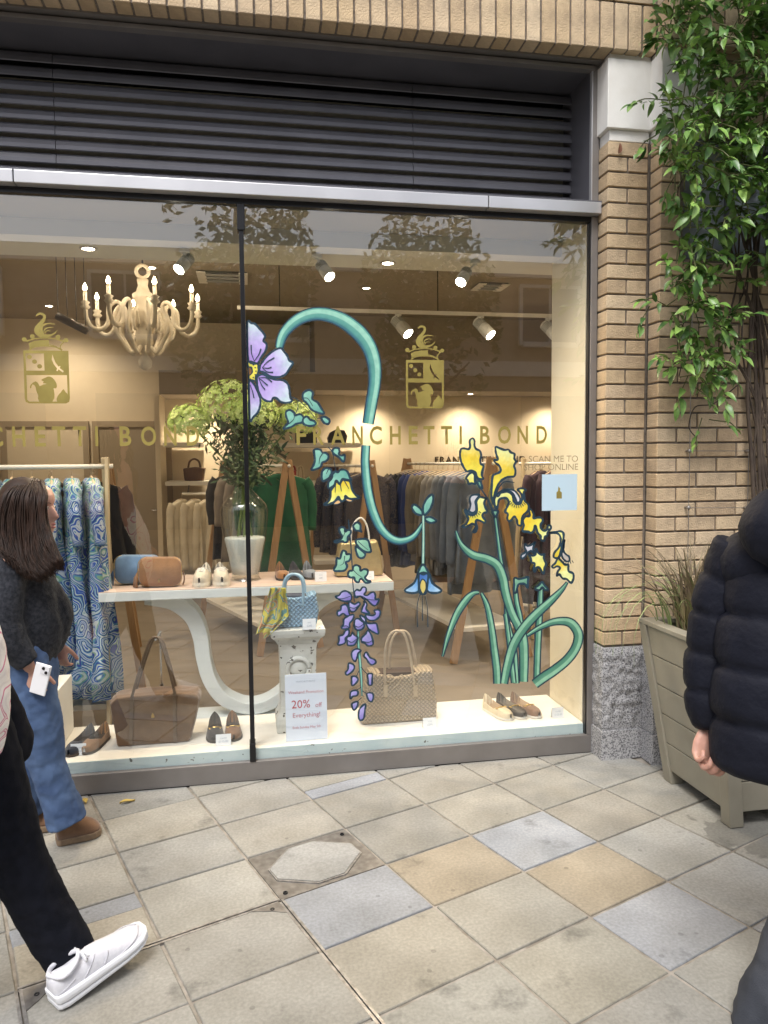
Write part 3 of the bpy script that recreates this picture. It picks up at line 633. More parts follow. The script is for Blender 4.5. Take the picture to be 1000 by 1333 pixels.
# ---------------------------------------------------------------- clothes
def paisley(name, cols, scale=9, alt=None):
    m = bpy.data.materials.new(name); m.use_nodes = True; N, L = m.node_tree.nodes, m.node_tree.links; b = N['Principled BSDF']; b.inputs['Roughness'].default_value = .7
    tc = N.new('ShaderNodeTexCoord'); nz = N.new('ShaderNodeTexNoise'); nz.inputs['Scale'].default_value = 5; L.new(tc.outputs['Object'], nz.inputs[0])
    ad = N.new('ShaderNodeVectorMath'); ad.operation = 'MULTIPLY_ADD'; L.new(nz.outputs['Color'], ad.inputs[0]); ad.inputs[1].default_value = (.25, .25, .25); L.new(tc.outputs['Object'], ad.inputs[2])
    v = N.new('ShaderNodeTexVoronoi'); v.inputs['Scale'].default_value = scale; L.new(ad.outputs[0], v.inputs[0])
    v2 = N.new('ShaderNodeTexVoronoi'); v2.inputs['Scale'].default_value = scale*.45; L.new(ad.outputs[0], v2.inputs[0])
    m1 = N.new('ShaderNodeMath'); m1.operation = 'MULTIPLY'; m1.inputs[1].default_value = 3.2; L.new(v.outputs['Distance'], m1.inputs[0])
    fr = N.new('ShaderNodeMath'); fr.operation = 'PINGPONG'; fr.inputs[1].default_value = .5; L.new(m1.outputs[0], fr.inputs[0])
    m2 = N.new('ShaderNodeMath'); m2.operation = 'MULTIPLY_ADD'; m2.inputs[1].default_value = .55; L.new(v2.outputs['Color'], m2.inputs[0]); L.new(fr.outputs[0], m2.inputs[2])
    r = N.new('ShaderNodeValToRGB'); r.color_ramp.interpolation = 'CONSTANT'; L.new(m2.outputs[0], r.inputs[0]); e = r.color_ramp.elements
    for i, (p, c) in enumerate(cols):
        el = e[i] if i < 2 else e.new(p); el.position = p; el.color = (*c, 1)
    out_ = r.outputs[0]
    if alt:
        r2 = N.new('ShaderNodeValToRGB'); r2.color_ramp.interpolation = 'CONSTANT'; L.new(m2.outputs[0], r2.inputs[0]); e = r2.color_ramp.elements
        for i, (p, c) in enumerate(alt):
            el = e[i] if i < 2 else e.new(p); el.position = p; el.color = (*c, 1)
        n3 = N.new('ShaderNodeTexNoise'); n3.inputs['Scale'].default_value = 4.5; n3.inputs['Detail'].default_value = 1; L.new(tc.outputs['Object'], n3.inputs[0])
        st = N.new('ShaderNodeMapRange'); st.inputs[1].default_value, st.inputs[2].default_value = .53, .56; L.new(n3.outputs[0], st.inputs[0])
        x = N.new('ShaderNodeMix'); x.data_type = 'RGBA'; L.new(st.outputs[0], x.inputs[0]); L.new(out_, x.inputs[6]); L.new(r2.outputs[0], x.inputs[7]); out_ = x.outputs[2]
    L.new(out_, b.inputs['Base Color']); return m
M_paisley = paisley('paisley_cloth', [(0, (.012, .03, .22)), (.14, (.45, .52, .58)), (.22, (.02, .09, .38)), (.36, (.50, .55, .58)), (.44, (.06, .22, .34)), (.52, (.012, .04, .26)), (.66, (.20, .34, .22)), (.72, (.48, .54, .58)), (.80, (.02, .08, .36))], 8.5, alt=[(0, (.36, .44, .48)), (.16, (.44, .50, .52)), (.26, (.03, .10, .34)), (.36, (.40, .48, .48)), (.50, (.16, .32, .22)), (.60, (.06, .22, .36)), (.70, (.02, .05, .26)), (.80, (.40, .46, .50))])
M_navyp = paisley('dark_print', [(0, (.02, .022, .045)), (.3, (.035, .035, .06)), (.5, (.16, .13, .10)), (.6, (.02, .02, .05)), (.8, (.25, .2, .15)), (.86, (.03, .03, .05))], 24)
M_hang = mat('hanger_wood', (.55, .42, .27), .5)
def cloth(name, c, c2=None): return mat(name, c, .85, col2=c2 or tuple(x*.75 for x in c), nscale=9, bump=.08, bscale=350, sheen=.1)
def garment(name, label, cat, loc, rz, mt, hw=.21, length=.75, sleeve=.55, thick=.045, flare=1.1, seed=0, group=None, neck=.07, fold=.012, hanger=True, arms=(-1, 1), mirror=False):
    rnd = random.Random(seed); t = thing(name, label, cat, loc, rz, group)
    if hanger:
        b = MB(); b.tube([(0, 0, .004), (.012, 0, .012), (.016, 0, -.004), (0, 0, -.02), (0, 0, -.055)], .003, 6)
        b.tube(cr([(-hw*.95, 0, -.125), (-hw*.5, 0, -.085), (0, 0, -.055), (hw*.5, 0, -.085), (hw*.95, 0, -.125)], 3), .007, 6); b.build('hanger', M_hang, t, world=False, smooth=True)
    ph = rnd.uniform(0, 6); k1, k2 = rnd.choice((5, 6, 7)), rnd.choice((9, 11, 13)); rings = []; n = 40
    lv = [(-.062, neck*.95, .030), (-.072, neck*1.1, .040), (-.085, hw*.55, .045), (-.105, hw*.84, .043), (-.135, hw*1.0, .036), (-.17, hw*1.02, thick*.95), (-.25, hw*.97, thick), (-.40, hw*.95, thick*1.05)]
    m_ = 7
    for i in range(1, m_+1): z = lerp(-.40, -length, i/m_); lv.append((z, hw*lerp(.95, flare, i/m_), thick*lerp(1.05, 1.35, i/m_)))
    for z, w_, th in lv:
        g_ = max(0, min(1, (-z-.15)/max(.2, length-.15))); ring = []
        for j in range(n):
            a = 2*math.pi*j/n; f = fold*g_*(math.sin(k1*a+ph+z*2)+.6*math.sin(k2*a+ph*2-z*3)); c_, s_ = math.cos(a), math.sin(a)
            ex = .75
            ring.append(Vector((w_*math.copysign(abs(c_)**ex, c_)*(1+f*1.2), th*math.copysign(abs(s_)**ex, s_)+f*1.6*math.copysign(1, s_), z+.006*g_*math.sin(3*a+ph))))
        rings.append(ring)
    b = MB().loft(rings)
    body = b.build('body', mt, t, world=False, smooth=True)
    for s_ in arms:
        if sleeve <= 0: break
        sw = rnd.uniform(-.03, .03); P_ = cr([Vector((s_*hw*.84, 0, -.125)), Vector((s_*(hw*1.03), .004, -.20)), Vector((s_*(hw*1.12), .01+sw*.3, -.13-sleeve*.5)), Vector((s_*(hw*1.10+sw*.4), .012+sw, -.13-sleeve))], 5)
        rd = [lerp(.058, .040, i/(len(P_)-1))*(1+.06*math.sin(i*1.7+ph)) for i in range(len(P_))]
        MB().tube(P_, rd, 12, flat=.75).build('sleeve', mt, t, world=False, smooth=True)
    return t
def aframe(name, label, P0, P1, zr, half, across, wood, group=None, shelf=None, pole=M_white, spread_far=True, bar=.032):
    """clothes rack: two A frames at P0 and P1 (ground points), a pole at height zr"""
    P0, P1 = Vector(P0), Vector(P1); t = thing(name, label, 'clothes rack', (P0+P1)/2, group=group); ac_ = Vector(across).normalized(); d = (P1-P0).normalized()
    for P in (P0, P1):
        for s_ in (-1, 1): MB().bar(P+ac_*s_*half+Vector((0, 0, .003)), P+ac_*s_*.012+d*(.012*s_)+Vector((0, 0, zr+.05)), bar*1.5, bar*.7, side=ac_).build('leg', wood, t, bevel=.003)
    MB().tube([P0-d*.04+Vector((0, 0, zr)), P1+d*.04+Vector((0, 0, zr))], .013, 10).build('pole', pole, t, smooth=True)
    if shelf:
        c = (P0+P1)/2+Vector((0, 0, shelf)); k = 1-shelf/(zr+.05); MB().obox(c, d*(P1-P0).length/2, ac_*(half*k-.01), Vector((0, 0, .016))).build('shelf', M_white, t, bevel=.002)
    return t
M_ash = mat('ash_wood', (.62, .51, .33), .5, col2=(.55, .44, .28), nscale=7, stretch=(6, 6, .5))
M_oak = mat('oak_wood', (.44, .27, .13), .5, col2=(.36, .21, .10), nscale=7, stretch=(6, 6, .5))
# window rail with the paisley dresses
rp = PY(134, 604, .80)
aframe('clothes_rack', 'pale ash clothes rack with a white pole carrying paisley dresses', (rp.x-.01, .93, .003), (-3.9, .93, .003), 1.555, .17, (0, 1, 0), M_ash, shelf=.20, bar=.03)
for k in range(6):
    x = rp.x-.09-k*.105
    garment('dress', 'long blue and white paisley dress, '+ORD[k]+' from the ash rack post', 'dress', (x, .93, 1.555), R(90)+R(18-3*k), M_paisley, .20, 1.28 if k < 2 else 1.1, .30, .05, 1.25, seed=k+1, group='paisley dresses on the ash rack', fold=.03)
# black tops behind
garment('top', 'black long sleeved top hanging behind the ash rack post', 'top', (-2.83, 1.75, 1.52), R(8), cloth('black_cloth', (.012, .012, .015)), .20, .62, .5, seed=21)
garment('top', 'brown black top hanging among the dresses behind the ash rack', 'top', (-3.12, 1.8, 1.52), R(8), cloth('umber_cloth', (.05, .038, .03)), .21, .66, .5, seed=22)
aframe('clothes_rack', 'oak clothes rack with black tops behind the ash rack', (-2.75, 1.75, .003), (-2.95, 3.0, .003), 1.52, .2, (1, 0, 0), M_oak)
# cream jackets under the shelves
M_creamc = cloth('cream_cloth', (.76, .69, .54), (.68, .60, .45))
for k in range(5):
    p = PY(236+k*17, 643, 5.2)
    garment('jacket', 'cream jacket under the back shelf, '+ORD[k]+' from the side panel', 'jacket', (p.x, 5.2, p.z), R(58), M_creamc, .19, .86, .72, .05, 1.05, seed=31+k, group='cream jackets on the back rod', fold=.018)
sh = thing('wall_shelf', 'pale wall shelf with handbags over the cream jackets', 'shelf', (-2.3, 5.5, 1.3))
def shelf_board(t, xa, xb, y, Y=5.4, dep=.55, nm='board'):
    a, c = PY(xa, y, Y), PY(xb, y, Y); MB().box(a.x, c.x, Y, Y+dep, a.z-.05, a.z).build(nm, M_white, t, bevel=.003); return a.z
zsh = shelf_board(sh, 215, 318, 627); shelf_board(sh, 212, 262, 576)
a_, c_ = PY(237, 643, 5.2), PY(330, 643, 5.2); MB().tube([a_, c_], .015, 10).build('rod', M_white, sh)
for q in (.08, .92):
    p = a_.lerp(c_, q); MB().tube([p, (p.x, p.y+.25, zsh-.03)], .008, 6).build('bracket', M_dark, sh)
MB().box(PY(211, 620, 5.4).x-.06, PY(211, 620, 5.4).x-.005, 5.35, 5.97, 0, 2.36).build('side_panel', M_cream, sh)
sh2 = thing('wall_shelf', 'pale wall shelf with dark clutch bags on the glowing back wall', 'shelf', (-1, 5.5, 1.3))
z2 = shelf_board(sh2, 352, 470, 577); z3 = shelf_board(sh2, 378, 470, 627); 
for q, y in ((0, 655), (1, 690), (2, 730)): shelf_board(sh2, 410, 470, y, nm='drawer_board')
# green shirts, grey trousers
M_green = cloth('green_cloth', (.018, .13, .055)); M_greyt = cloth('taupe_cloth', (.28, .24, .20))
g0 = PY(374, 607, 2.6)
aframe('clothes_rack', 'oak clothes rack with green shirts behind the vase', (g0.x, 2.55, .003), (g0.x-.55, 4.0, .003), g0.z, .27, (1, .35, 0), M_oak, bar=.036, shelf=.22)
for k in range(5):
    q = k/5; mt = [M_green, M_green, M_greyt, M_greyt, MATS['black_cloth']][k]
    garment('shirt', ['bright green shirt at the front of the rack behind the vase', 'bright green shirt tucked behind the front one on its rack', 'taupe shirt next to the green shirts on their rack', 'taupe shirt next to the black one on the green shirt rack', 'black shirt at the far end of the green shirt rack'][k], 'shirt', (g0.x-.05-.45*q, 2.75+q*1.2, g0.z), R(10), mt, .24, .88, .42, seed=41+k, group='shirts on the green shirt rack')
# navy printed shirt
n0 = PY(483, 607, 2.9)
aframe('clothes_rack', 'oak clothes rack with navy printed shirts in mid shop', (n0.x, 2.9, .003), (n0.x-.3, 4.1, .003), n0.z, .24, (1, .2, 0), M_oak, bar=.036)
for k in range(3):
    garment('shirt', 'navy printed shirt, '+ORD[k]+' from the front of the mid shop rack', 'shirt', (n0.x-.02-.08*k, 3.05+k*.16, n0.z), R(8), M_navyp, .23, .80, .62, seed=51+k, group='navy printed shirts')
# long rack of shirts on the right
r0 = PY(640, 604, 1.95); rz_ = r0.z
aframe('clothes_rack', 'oak clothes rack crowded with grey and blue shirts', (r0.x, 1.95, .003), (r0.x-.28, 3.75, .003), rz_, .32, (1, .1, 0), M_oak, shelf=.26, bar=.04)
cols = [('grey_blue_cloth', (.17, .21, .275)), ('grey_blue_cloth', (.17, .21, .275)), ('slate_cloth', (.13, .155, .20)), ('steel_cloth', (.21, .23, .26)), ('ash_cloth', (.26, .25, .235)), ('ash_cloth', (.26, .25, .235)), ('olive_cloth', (.15, .125, .085)), ('olive_cloth', (.15, .125, .085)), ('khaki_cloth', (.20, .175, .13)), ('blue_cloth', (.02, .04, .17)), ('blue_cloth', (.02, .04, .17)), ('black_cloth', (.012, .012, .015)), ('black_cloth', (.012, .012, .015)), ('dark_print', None), ('khaki_cloth', (.20, .175, .13))]
nm = {'grey_blue_cloth': 'grey blue', 'slate_cloth': 'slate grey', 'steel_cloth': 'steel grey', 'ash_cloth': 'ash grey', 'olive_cloth': 'olive brown', 'khaki_cloth': 'khaki', 'blue_cloth': 'deep blue', 'black_cloth': 'black', 'dark_print': 'dark printed'}
for k, (c, v) in enumerate(cols):
    q = k/len(cols); mt = M_navyp if v is None else cloth(c, v)
    garment('shirt', nm[c]+' shirt, '+ORD[k]+' from the front of the crowded oak rack', 'shirt', (r0.x-.28*q-.02, 2.12+q*1.55, rz_), R(6+random.uniform(-5, 5)), mt, .235, random.uniform(.82, 1.05), .66, .05, 1.12, seed=61+k, group='shirts on the crowded oak rack', fold=.022)
# burgundy coats on the rack at the far right
b0 = PY(684, 604, 2.7)
aframe('clothes_rack', 'ash clothes rack with dark burgundy dresses beside the ivory board', (b0.x, 2.75, .003), (b0.x+1.2, 2.75, .003), b0.z, .22, (0, 1, 0), M_ash, shelf=.24)
for k in range(3):
    garment('dress', 'dark burgundy dress, '+ORD[k]+' from the ash frame beside the ivory board', 'dress', (b0.x+.16+.13*k, 2.75, b0.z), R(38), cloth('burgundy_cloth', (.035, .012, .022)), .22, 1.22, .5, .06, 1.2, seed=81+k, group='burgundy dresses', fold=.03)
# ---------------------------------------------------------------- text helper and the sign on the back wall
def text_mesh(txt, size, spacing=1., align='CENTER', offset=0.):
    cu = bpy.data.curves.new('txt', 'FONT'); cu.body = txt; cu.size = size; cu.align_x = align; cu.space_character = spacing; cu.resolution_u = 3; cu.offset = offset
    o = bpy.data.objects.new('txt', cu); COL.objects.link(o)
    me = bpy.data.meshes.new_from_object(o.evaluated_get(bpy.context.evaluated_depsgraph_get()))
    bpy.data.objects.remove(o); bpy.data.curves.remove(cu); return me
def put_text(name, txt, size, loc, mt, parent=None, rot=(R(90), 0, 0), spacing=1., align='CENTER', sx=1., solid=0.):
    me = text_mesh(txt, size, spacing, align); me.materials.clear(); me.materials.append(mt)
    o = bpy.data.objects.new(name, me); COL.objects.link(o); o.rotation_euler = rot; o.scale = (sx, 1, 1)
    if parent is not None: o.parent = parent; o.location = Vector(loc)-ORG[parent.name]
    else: o.location = loc
    if solid: md = o.modifiers.new('solid', 'SOLIDIFY'); md.thickness = solid
    return o
p = PY(566, 603, 5.98)
o = put_text('wall_sign', 'FRANCHETTI BOND', .125, (p.x, 5.99, p.z), mat('sign_black', (.03, .02, .015), .5), align='LEFT', spacing=1.15, solid=.012)
tag(o, 'small black lettering on the glowing back wall behind the yellow flowers', 'sign')
# ================================================================ goods in the window
PT = .1505
M_gold = mat('gold_metal', (.80, .58, .22), .28, 1)
M_lin = mat('shoe_lining', (.03, .025, .022), .8)
def suede(n, c=(.3, .3, .3)): return mat(n, c, .95, col2=tuple(x*.72 for x in c), nscale=14, ndet=6, bump=.1, bscale=300, sheen=.3)
def leather(n, c=(.3, .3, .3)): return mat(n, c, .45, col2=tuple(x*.85 for x in c), nscale=30, bump=.06, bscale=220)
def shoe(name, label, loc, rz, mt, sole=(.03, .025, .02), L=.25, W=.088, H=.062, bit=True, lining=M_lin, sneaker=False, group=None, pitch=0.):
    """toe towards -Y; height field over a shoe outline"""
    t = thing(name, label, 'shoe', loc, rz, group)
    sm = mat('sole_%d_%d' % (sole[0]*1000, sole[1]*1000), sole, .7)
    def half(s): # s 0 toe .. 1 heel
        return W/2*(math.sin(math.pi*min(1, (s+.004)/.62)/2)**.62 if s < .31 else lerp(1, .70, (s-.31)/.5) if s < .81 else .70*max(0.04, 1-((s-.81)/.19)**2.6)**.5)
    def half2(s):
        a = W/2
        if s < .3: return a*max(.02, 1-((.3-s)/.3)**2.3)**.5
        if s < .76: return a*lerp(1, .80, ((s-.3)/.46)**1.3)
        return a*.80*max(.05, 1-((s-.76)/.24)**3)**.5
    st = .014 if not sneaker else .03
    out = [Vector((half2(s)*1.05, -L/2+s*L, 0)) for s in [i/24 for i in range(25)]]; out = out+[Vector((-v.x, v.y, 0)) for v in out[::-1]]
    MB().loft([[v*1.0+Vector((0, 0, .001)) for v in out], [v*1.02+Vector((0, 0, st*.5)) for v in out], [v*.99+Vector((0, 0, st)) for v in out]]).build('sole', sm, t, world=False, smooth=False)
    vm = .90 if sneaker else .60
    def top(s): return lerp(H*.42, H*vm, min(1, s/.38)**.8) if s < .38 else lerp(H*vm, H*.80, (s-.38)/.32) if s < .7 else lerp(H*.80, H*1.12, (s-.7)/.3)
    nu, ns = 28, 48; b = MB(); o0 = .40 if sneaker else .34
    def inside(u, s):
        if s < o0: return False
        c = .84*min(1, ((s-o0)/.12)**.5)*(1 if s < .82 else max(0, 1-((s-.82)/.145)**2)**.5 if s < .965 else 0); return abs(u) < c
    vs = []; fs = []; ms = []
    for j in range(ns+1):
        s = j/ns
        for i in range(nu+1):
            u = math.sin((i/nu*2-1)*math.pi/2); z = st+top(s)*max(0, 1-abs(u)**3.2)**.5 if abs(u) < .999 else st
            if inside(u, s): z = st+.006
            vs.append(Vector((u*half2(s), -L/2+s*L, z)))
    for j in range(ns):
        for i in range(nu):
            u = math.sin(((i+.5)/nu*2-1)*math.pi/2); fs.append((j*(nu+1)+i, j*(nu+1)+i+1, (j+1)*(nu+1)+i+1, (j+1)*(nu+1)+i)); ms.append(1 if inside(u, (j+.5)/ns) else 0)
    b.V = vs; b.F = fs; b.M = ms; b.C = [(1, 1, 1)]*len(vs)
    b.build('upper', [mt, lining], t, world=False, smooth=True)
    if not sneaker:      # moccasin seam
        P_ = [Vector((half2(.12+.24*q)*.68*sg, -L/2+(.12+.24*q)*L, st+top(.12+.24*q)*.83)) for sg, qs in ((-1, [1-k/6 for k in range(6)]), (1, [k/6 for k in range(7)])) for q in qs]
        MB().tube(P_, .0022, 5).build('seam', mt, t, world=False)
    if bit:
        y = -L/2+.37*L; z = st+top(.37)+.002; h_ = half2(.37)
        b = MB(); b.tube([(-h_*.5, y, z-.004), (-h_*.2, y-.003, z), (h_*.2, y-.003, z), (h_*.5, y, z-.004)], .0032, 6)
        for sg in (-1, 1): b.tube([(sg*h_*.55+.009*math.cos(a), y+.009*math.sin(a), z-.007+.003*sg*math.cos(a)) for a in [k*math.pi/5 for k in range(11)]], .0026, 5)
        b.build('snaffle_bit', M_gold, t, world=False, smooth=True)
    if sneaker:
        for k in range(4):
            y = -L/2+L*(.24+.055*k); z = st+top(.24+.055*k)+.003; MB().tube([(-.022, y+.006, z-.006), (0, y, z+.002), (.022, y-.004, z-.006)], .003, 5).build('lace', M_white, t, world=False)
        MB().tube(cr([(-.035, -L*.1, H*1.1), (-.015, -L*.12, H*1.35), (0, -L*.08, H*1.15), (.02, -L*.13, H*1.36), (.038, -L*.08, H*1.1)], 4), .003, 5).build('bow', M_white, t, world=False)
    return t
def at(x, y, z=PT): p = PZ(x, y, z); return p
def place_shoe(px, py, *a, L=.25, z=PT, **k):
    p = at(px, py, z); rz = a[1]; c = Vector((p.x-math.sin(rz)*0, p.y+L*.42, z)); return shoe(k.pop('name', 'loafer'), a[0], c, rz, a[2], L=L, z=None, **k) if False else shoe(k.pop('name', 'loafer'), a[0], c, rz, a[2], L=L, **k)
place_shoe(99, 984, 'navy suede loafer with no buckle beside the white box', R(-14), suede('navy_suede', (.018, .022, .035)), bit=False)
place_shoe(119, 981, 'tan suede loafer with no buckle beside the navy one', R(-14), suede('tan_suede', (.23, .125, .055)), bit=False)
place_shoe(279, 966, 'black loafer with a pale snaffle bit beside the brown tote', R(3), suede('black_suede', (.014, .014, .018)))
place_shoe(303, 964, 'tan brown loafer with a pale snaffle bit near the mullion foot', R(3), suede('brown_suede', (.20, .10, .045)))
place_shoe(656, 938, 'cream leather loafer of the trio under the painted leaves', R(16), leather('cream_leather', (.68, .60, .44)), sole=(.7, .68, .62), lining=mat('tan_lining', (.35, .26, .17), .8))
place_shoe(674, 936, 'black leather loafer between the cream and taupe ones', R(16), leather('black_leather', (.035, .03, .027)), sole=(.7, .68, .62), lining=mat('grey_lining', (.16, .14, .11), .8))
place_shoe(693, 935, 'taupe suede loafer of the trio nearest the ivory board', R(16), suede('taupe_suede', (.26, .165, .115)), sole=(.7, .68, .62), lining=mat('tan_lining'))
p = at(262, 768, TZ); shoe('sneaker', 'cream sneaker with tied laces beside the brown camera bag', (p.x, .86, TZ), R(-6), leather('cream_suede', (.62, .55, .43)), sole=(.66, .61, .5), L=.26, W=.095, H=.075, bit=False, sneaker=True)
p = at(286, 768, TZ); shoe('sneaker', 'cream sneaker with tied laces beside the glass vase', (p.x, .86, TZ), R(5), leather('cream_suede'), sole=(.66, .61, .5), L=.26, W=.095, H=.075, bit=False, sneaker=True)
for k, (x, c, n) in enumerate(((367, (.36, .16, .045), 'tan orange driving shoe behind the blue handbag'), (385, (.015, .018, .03), 'dark navy driving shoe between the tan and grey ones'), (403, (.24, .27, .31), 'pale grey driving shoe beside the table price card'))):
    p = PY(x, 756, .98); shoe('driving_shoe', n, (p.x, .98, TZ), R(6), suede('drive_%d' % k, c), L=.20, W=.078, H=.07, bit=False)
# price cards
M_card = mat('white_card', (.80, .83, .86), .5); M_ink = mat('grey_ink', (.35, .42, .52), .6)
def card(x, y, w, h, z, Y, label, rz=0., lines=('', '')):
    p = PY(x, y, Y); t = thing('price_card', label, 'price card', (p.x, Y, z), rz)
    MB().add([(-w/2, 0, .001), (w/2, 0, .001), (w/2, .012, h), (-w/2, .012, h), (-w/2, .03, .001), (w/2, .03, .001)], [(0, 1, 2, 3), (3, 2, 5, 4)]).build('card', M_card, t, world=False, solid=.0012)
    for s_, zz, tx in ((.009, .62, lines[0]), (.014, .30, lines[1])):
        put_text('print', tx, s_*w/.07, Vector((p.x, Y, z))+Vector((0, -.001+.012*zz-.002, h*zz)), M_ink, t, rot=(R(79), 0, 0)); 
card(102, 986, .072, .055, PT, .215, 'small white price card before the navy and tan loafers', lines=('LOAFER', '£99.00'))
card(291, 968, .075, .055, PT, .20, 'small white price card before the black loafer', lines=('LOAFER', '£115.00'))
card(560, 948, .072, .055, PT, .22, 'small white price card before the woven beige tote', lines=('TOTE', '£295'))
card(727, 939, .068, .058, PT, .225, 'small white price card beside the taupe loafer', lines=('LOAFER', '£125.00'))
card(418, 760, .068, .058, TZ, .80, 'small white price card on the console table beside the grey shoe', lines=('SHOE', '£89'))
card(482, 757, .05, .05, TZ, .80, 'small white price card before the gold tote', lines=('BAG', '£395'))
# sign card
M_acr = mat('acrylic_card', (.72, .79, .90), .25, coat=.5)
sg = thing('sign_card', 'pale blue upright card announcing 20% off everything in red print', 'sign', (-1.55, .2, PT))
A_, B_, D_ = PY(370, 887, .215), PY(424, 884, .215), PY(374, 967, .19)
wv = .232; x0 = A_.x+.004
MB().prism([(x0, .19, PT+.001), (x0+.212, .19, PT+.001), (x0+.212, .225, PT+.335), (x0, .225, PT+.335)], (0, .004, 0)).build('panel', M_acr, sg)
M_red = mat('red_ink', (.50, .06, .08), .6); M_pk = mat('pink_ink', (.55, .20, .26), .6)
def sgt(txt, size, z, mt, xo=0.): put_text('print', txt, size, (x0+.106+xo, .189+.035*(z/.335)-.0012, PT+z), mt, sg, rot=(R(84), 0, 0))
sgt('FRANCHETTI BOND', .011, .295, M_ink); sgt('Weekend Promotion', .021, .238, M_pk); sgt('20%', .058, .165, M_red, -.028); sgt('off', .032, .165, M_pk, .062); sgt('Everything!', .032, .118, M_pk); sgt('Ends Sunday May 5th', .017, .062, M_pk)
# plaster pedestal
M_plas = mat('chipped_plaster', (.62, .63, .60), .85, col2=(.50, .51, .47), nscale=7, ndet=8, bump=.4, bscale=45)
speck(M_plas, 34, .63, .655, (.05, .045, .04))
pd = thing('pedestal', 'chipped white plaster pedestal with a round medallion', 'pedestal', (-1.56, .38, PT))
PCX, PCY = -1.557, .40
def sq(r, z, ry=None): return [(PCX+sx*r, PCY+sy*(ry or r)*.8, z) for sx, sy in ((-1, -1), (1, -1), (1, 1), (-1, 1))]
MB().loft([sq(.118, PT), sq(.122, PT+.05), sq(.118, PT+.075), sq(.104, PT+.105), sq(.096, PT+.14)]).build('foot', M_plas, pd, bevel=.006)
MB().loft([sq(.0958, PT+.13), sq(.094, PT+.28), sq(.097, PT+.44), sq(.104, PT+.475)]).build('shaft', M_plas, pd, bevel=.006)
MB().loft([sq(.105, PT+.47), sq(.118, PT+.495), sq(.138, PT+.512), sq(.143, PT+.53), sq(.143, PT+.552)]).build('cap', M_plas, pd, bevel=.005)
b = MB(); yf = PCY-.0765
for r_, tr in ((.058, .012),):
    b.tube([(PCX+r_*math.cos(a), yf-.004, PT+.335+r_*math.sin(a)) for a in [2*math.pi*k/24 for k in range(25)]], tr, 8)
b.build('wreath', M_plas, pd, smooth=True)
b = MB(); b.ell((PCX, yf+.004, PT+.335), (.045, .014, .045), 16, 8); b.build('medallion', M_plas, pd, smooth=True)
PTOP = PT+.552
# bags
def weave(name, c, scale=55):
    m = mat(name, c, .38); N, L = m.node_tree.nodes, m.node_tree.links; b = N['Principled BSDF']; tc = N.new('ShaderNodeTexCoord')
    mp = N.new('ShaderNodeMapping'); mp.inputs['Rotation'].default_value = (0, R(45), 0); mp.inputs['Scale'].default_value = (scale, scale, scale); L.new(tc.outputs['Object'], mp.inputs[0])
    sx = N.new('ShaderNodeSeparateXYZ'); L.new(mp.outputs[0], sx.inputs[0])
    def fn(op, a, b_=None):
        q = N.new('ShaderNodeMath'); q.operation = op
        for i, v in enumerate((a, b_)):
            if v is None: continue
            if isinstance(v, (int, float)): q.inputs[i].default_value = v
            else: L.new(v, q.inputs[i])
        return q.outputs[0]
    fx = fn('FLOOR', sx.outputs[0]); fz = fn('FLOOR', sx.outputs[2]); par = fn('PINGPONG', fn('ADD', fx, fz), 1.0)
    hx = fn('SINE', fn('MULTIPLY', fn('FRACT', sx.outputs[0]), math.pi)); hz = fn('SINE', fn('MULTIPLY', fn('FRACT', sx.outputs[2]), math.pi))
    h = fn('ADD', fn('MULTIPLY', hx, par), fn('MULTIPLY', hz, fn('SUBTRACT', 1.0, par)))
    h = fn('MULTIPLY', h, fn('POWER', fn('MULTIPLY', hx, hz), .35))
    bp = N.new('ShaderNodeBump'); bp.inputs['Strength'].default_value = 1; bp.inputs['Distance'].default_value = .006; L.new(h, bp.inputs['Height']); L.new(bp.outputs[0], b.inputs['Normal'])
    x = N.new('ShaderNodeMix'); x.data_type = 'RGBA'; x.inputs[6].default_value = (*[q*.45 for q in c], 1); x.inputs[7].default_value = (*c, 1); L.new(fn('POWER', h, .5), x.inputs[0]); L.new(x.outputs[2], b.inputs['Base Color'])
    return m
def bagbody(pts, Y, dep, nsub=3, rnd=.93):
    """front outline given as photo pixels on the plane Y, filled out to depth"""
    q = [PY(x, y, Y) for x, y in pts]; c = sum(q, Vector())/len(q); zb = min(v.z for v in q); q = cr(q, nsub, True) if nsub > 1 else q
    rings = []
    for f, s_ in ((0, rnd), (.08, .97), (.25, 1), (.75, 1), (.92, .97), (1, rnd)):
        rings.append([Vector((c.x+(v.x-c.x)*s_, Y+dep*f, zb+(v.z-zb)*(1-(1-s_)*.5))) for v in q])
    return MB().loft(rings)
def arch(pts, Y, r, n=10): return MB().tube(cr([PY(x, y, Y) for x, y in pts], 6), r, n)
def drop(t, x, y, Y, s=.012):
    p = PY(x, y, Y); MB().prism([p+Vector((dx*s, 0, dz*s)) for dx, dz in ((-.5, -.9), (.5, -.9), (.55, -.1), (.25, .6), (0, 1), (-.25, .6), (-.55, -.1))], (0, .003, 0)).build('emblem', M_gold, t)
def drop_to(o, z):                       # rest a thing built from pixels on its support
    bpy.context.view_layer.update()
    lo = min((c.matrix_world @ v.co).z for c in o.children_recursive if c.type == 'MESH' for v in c.data.vertices); o.location.z += z-lo
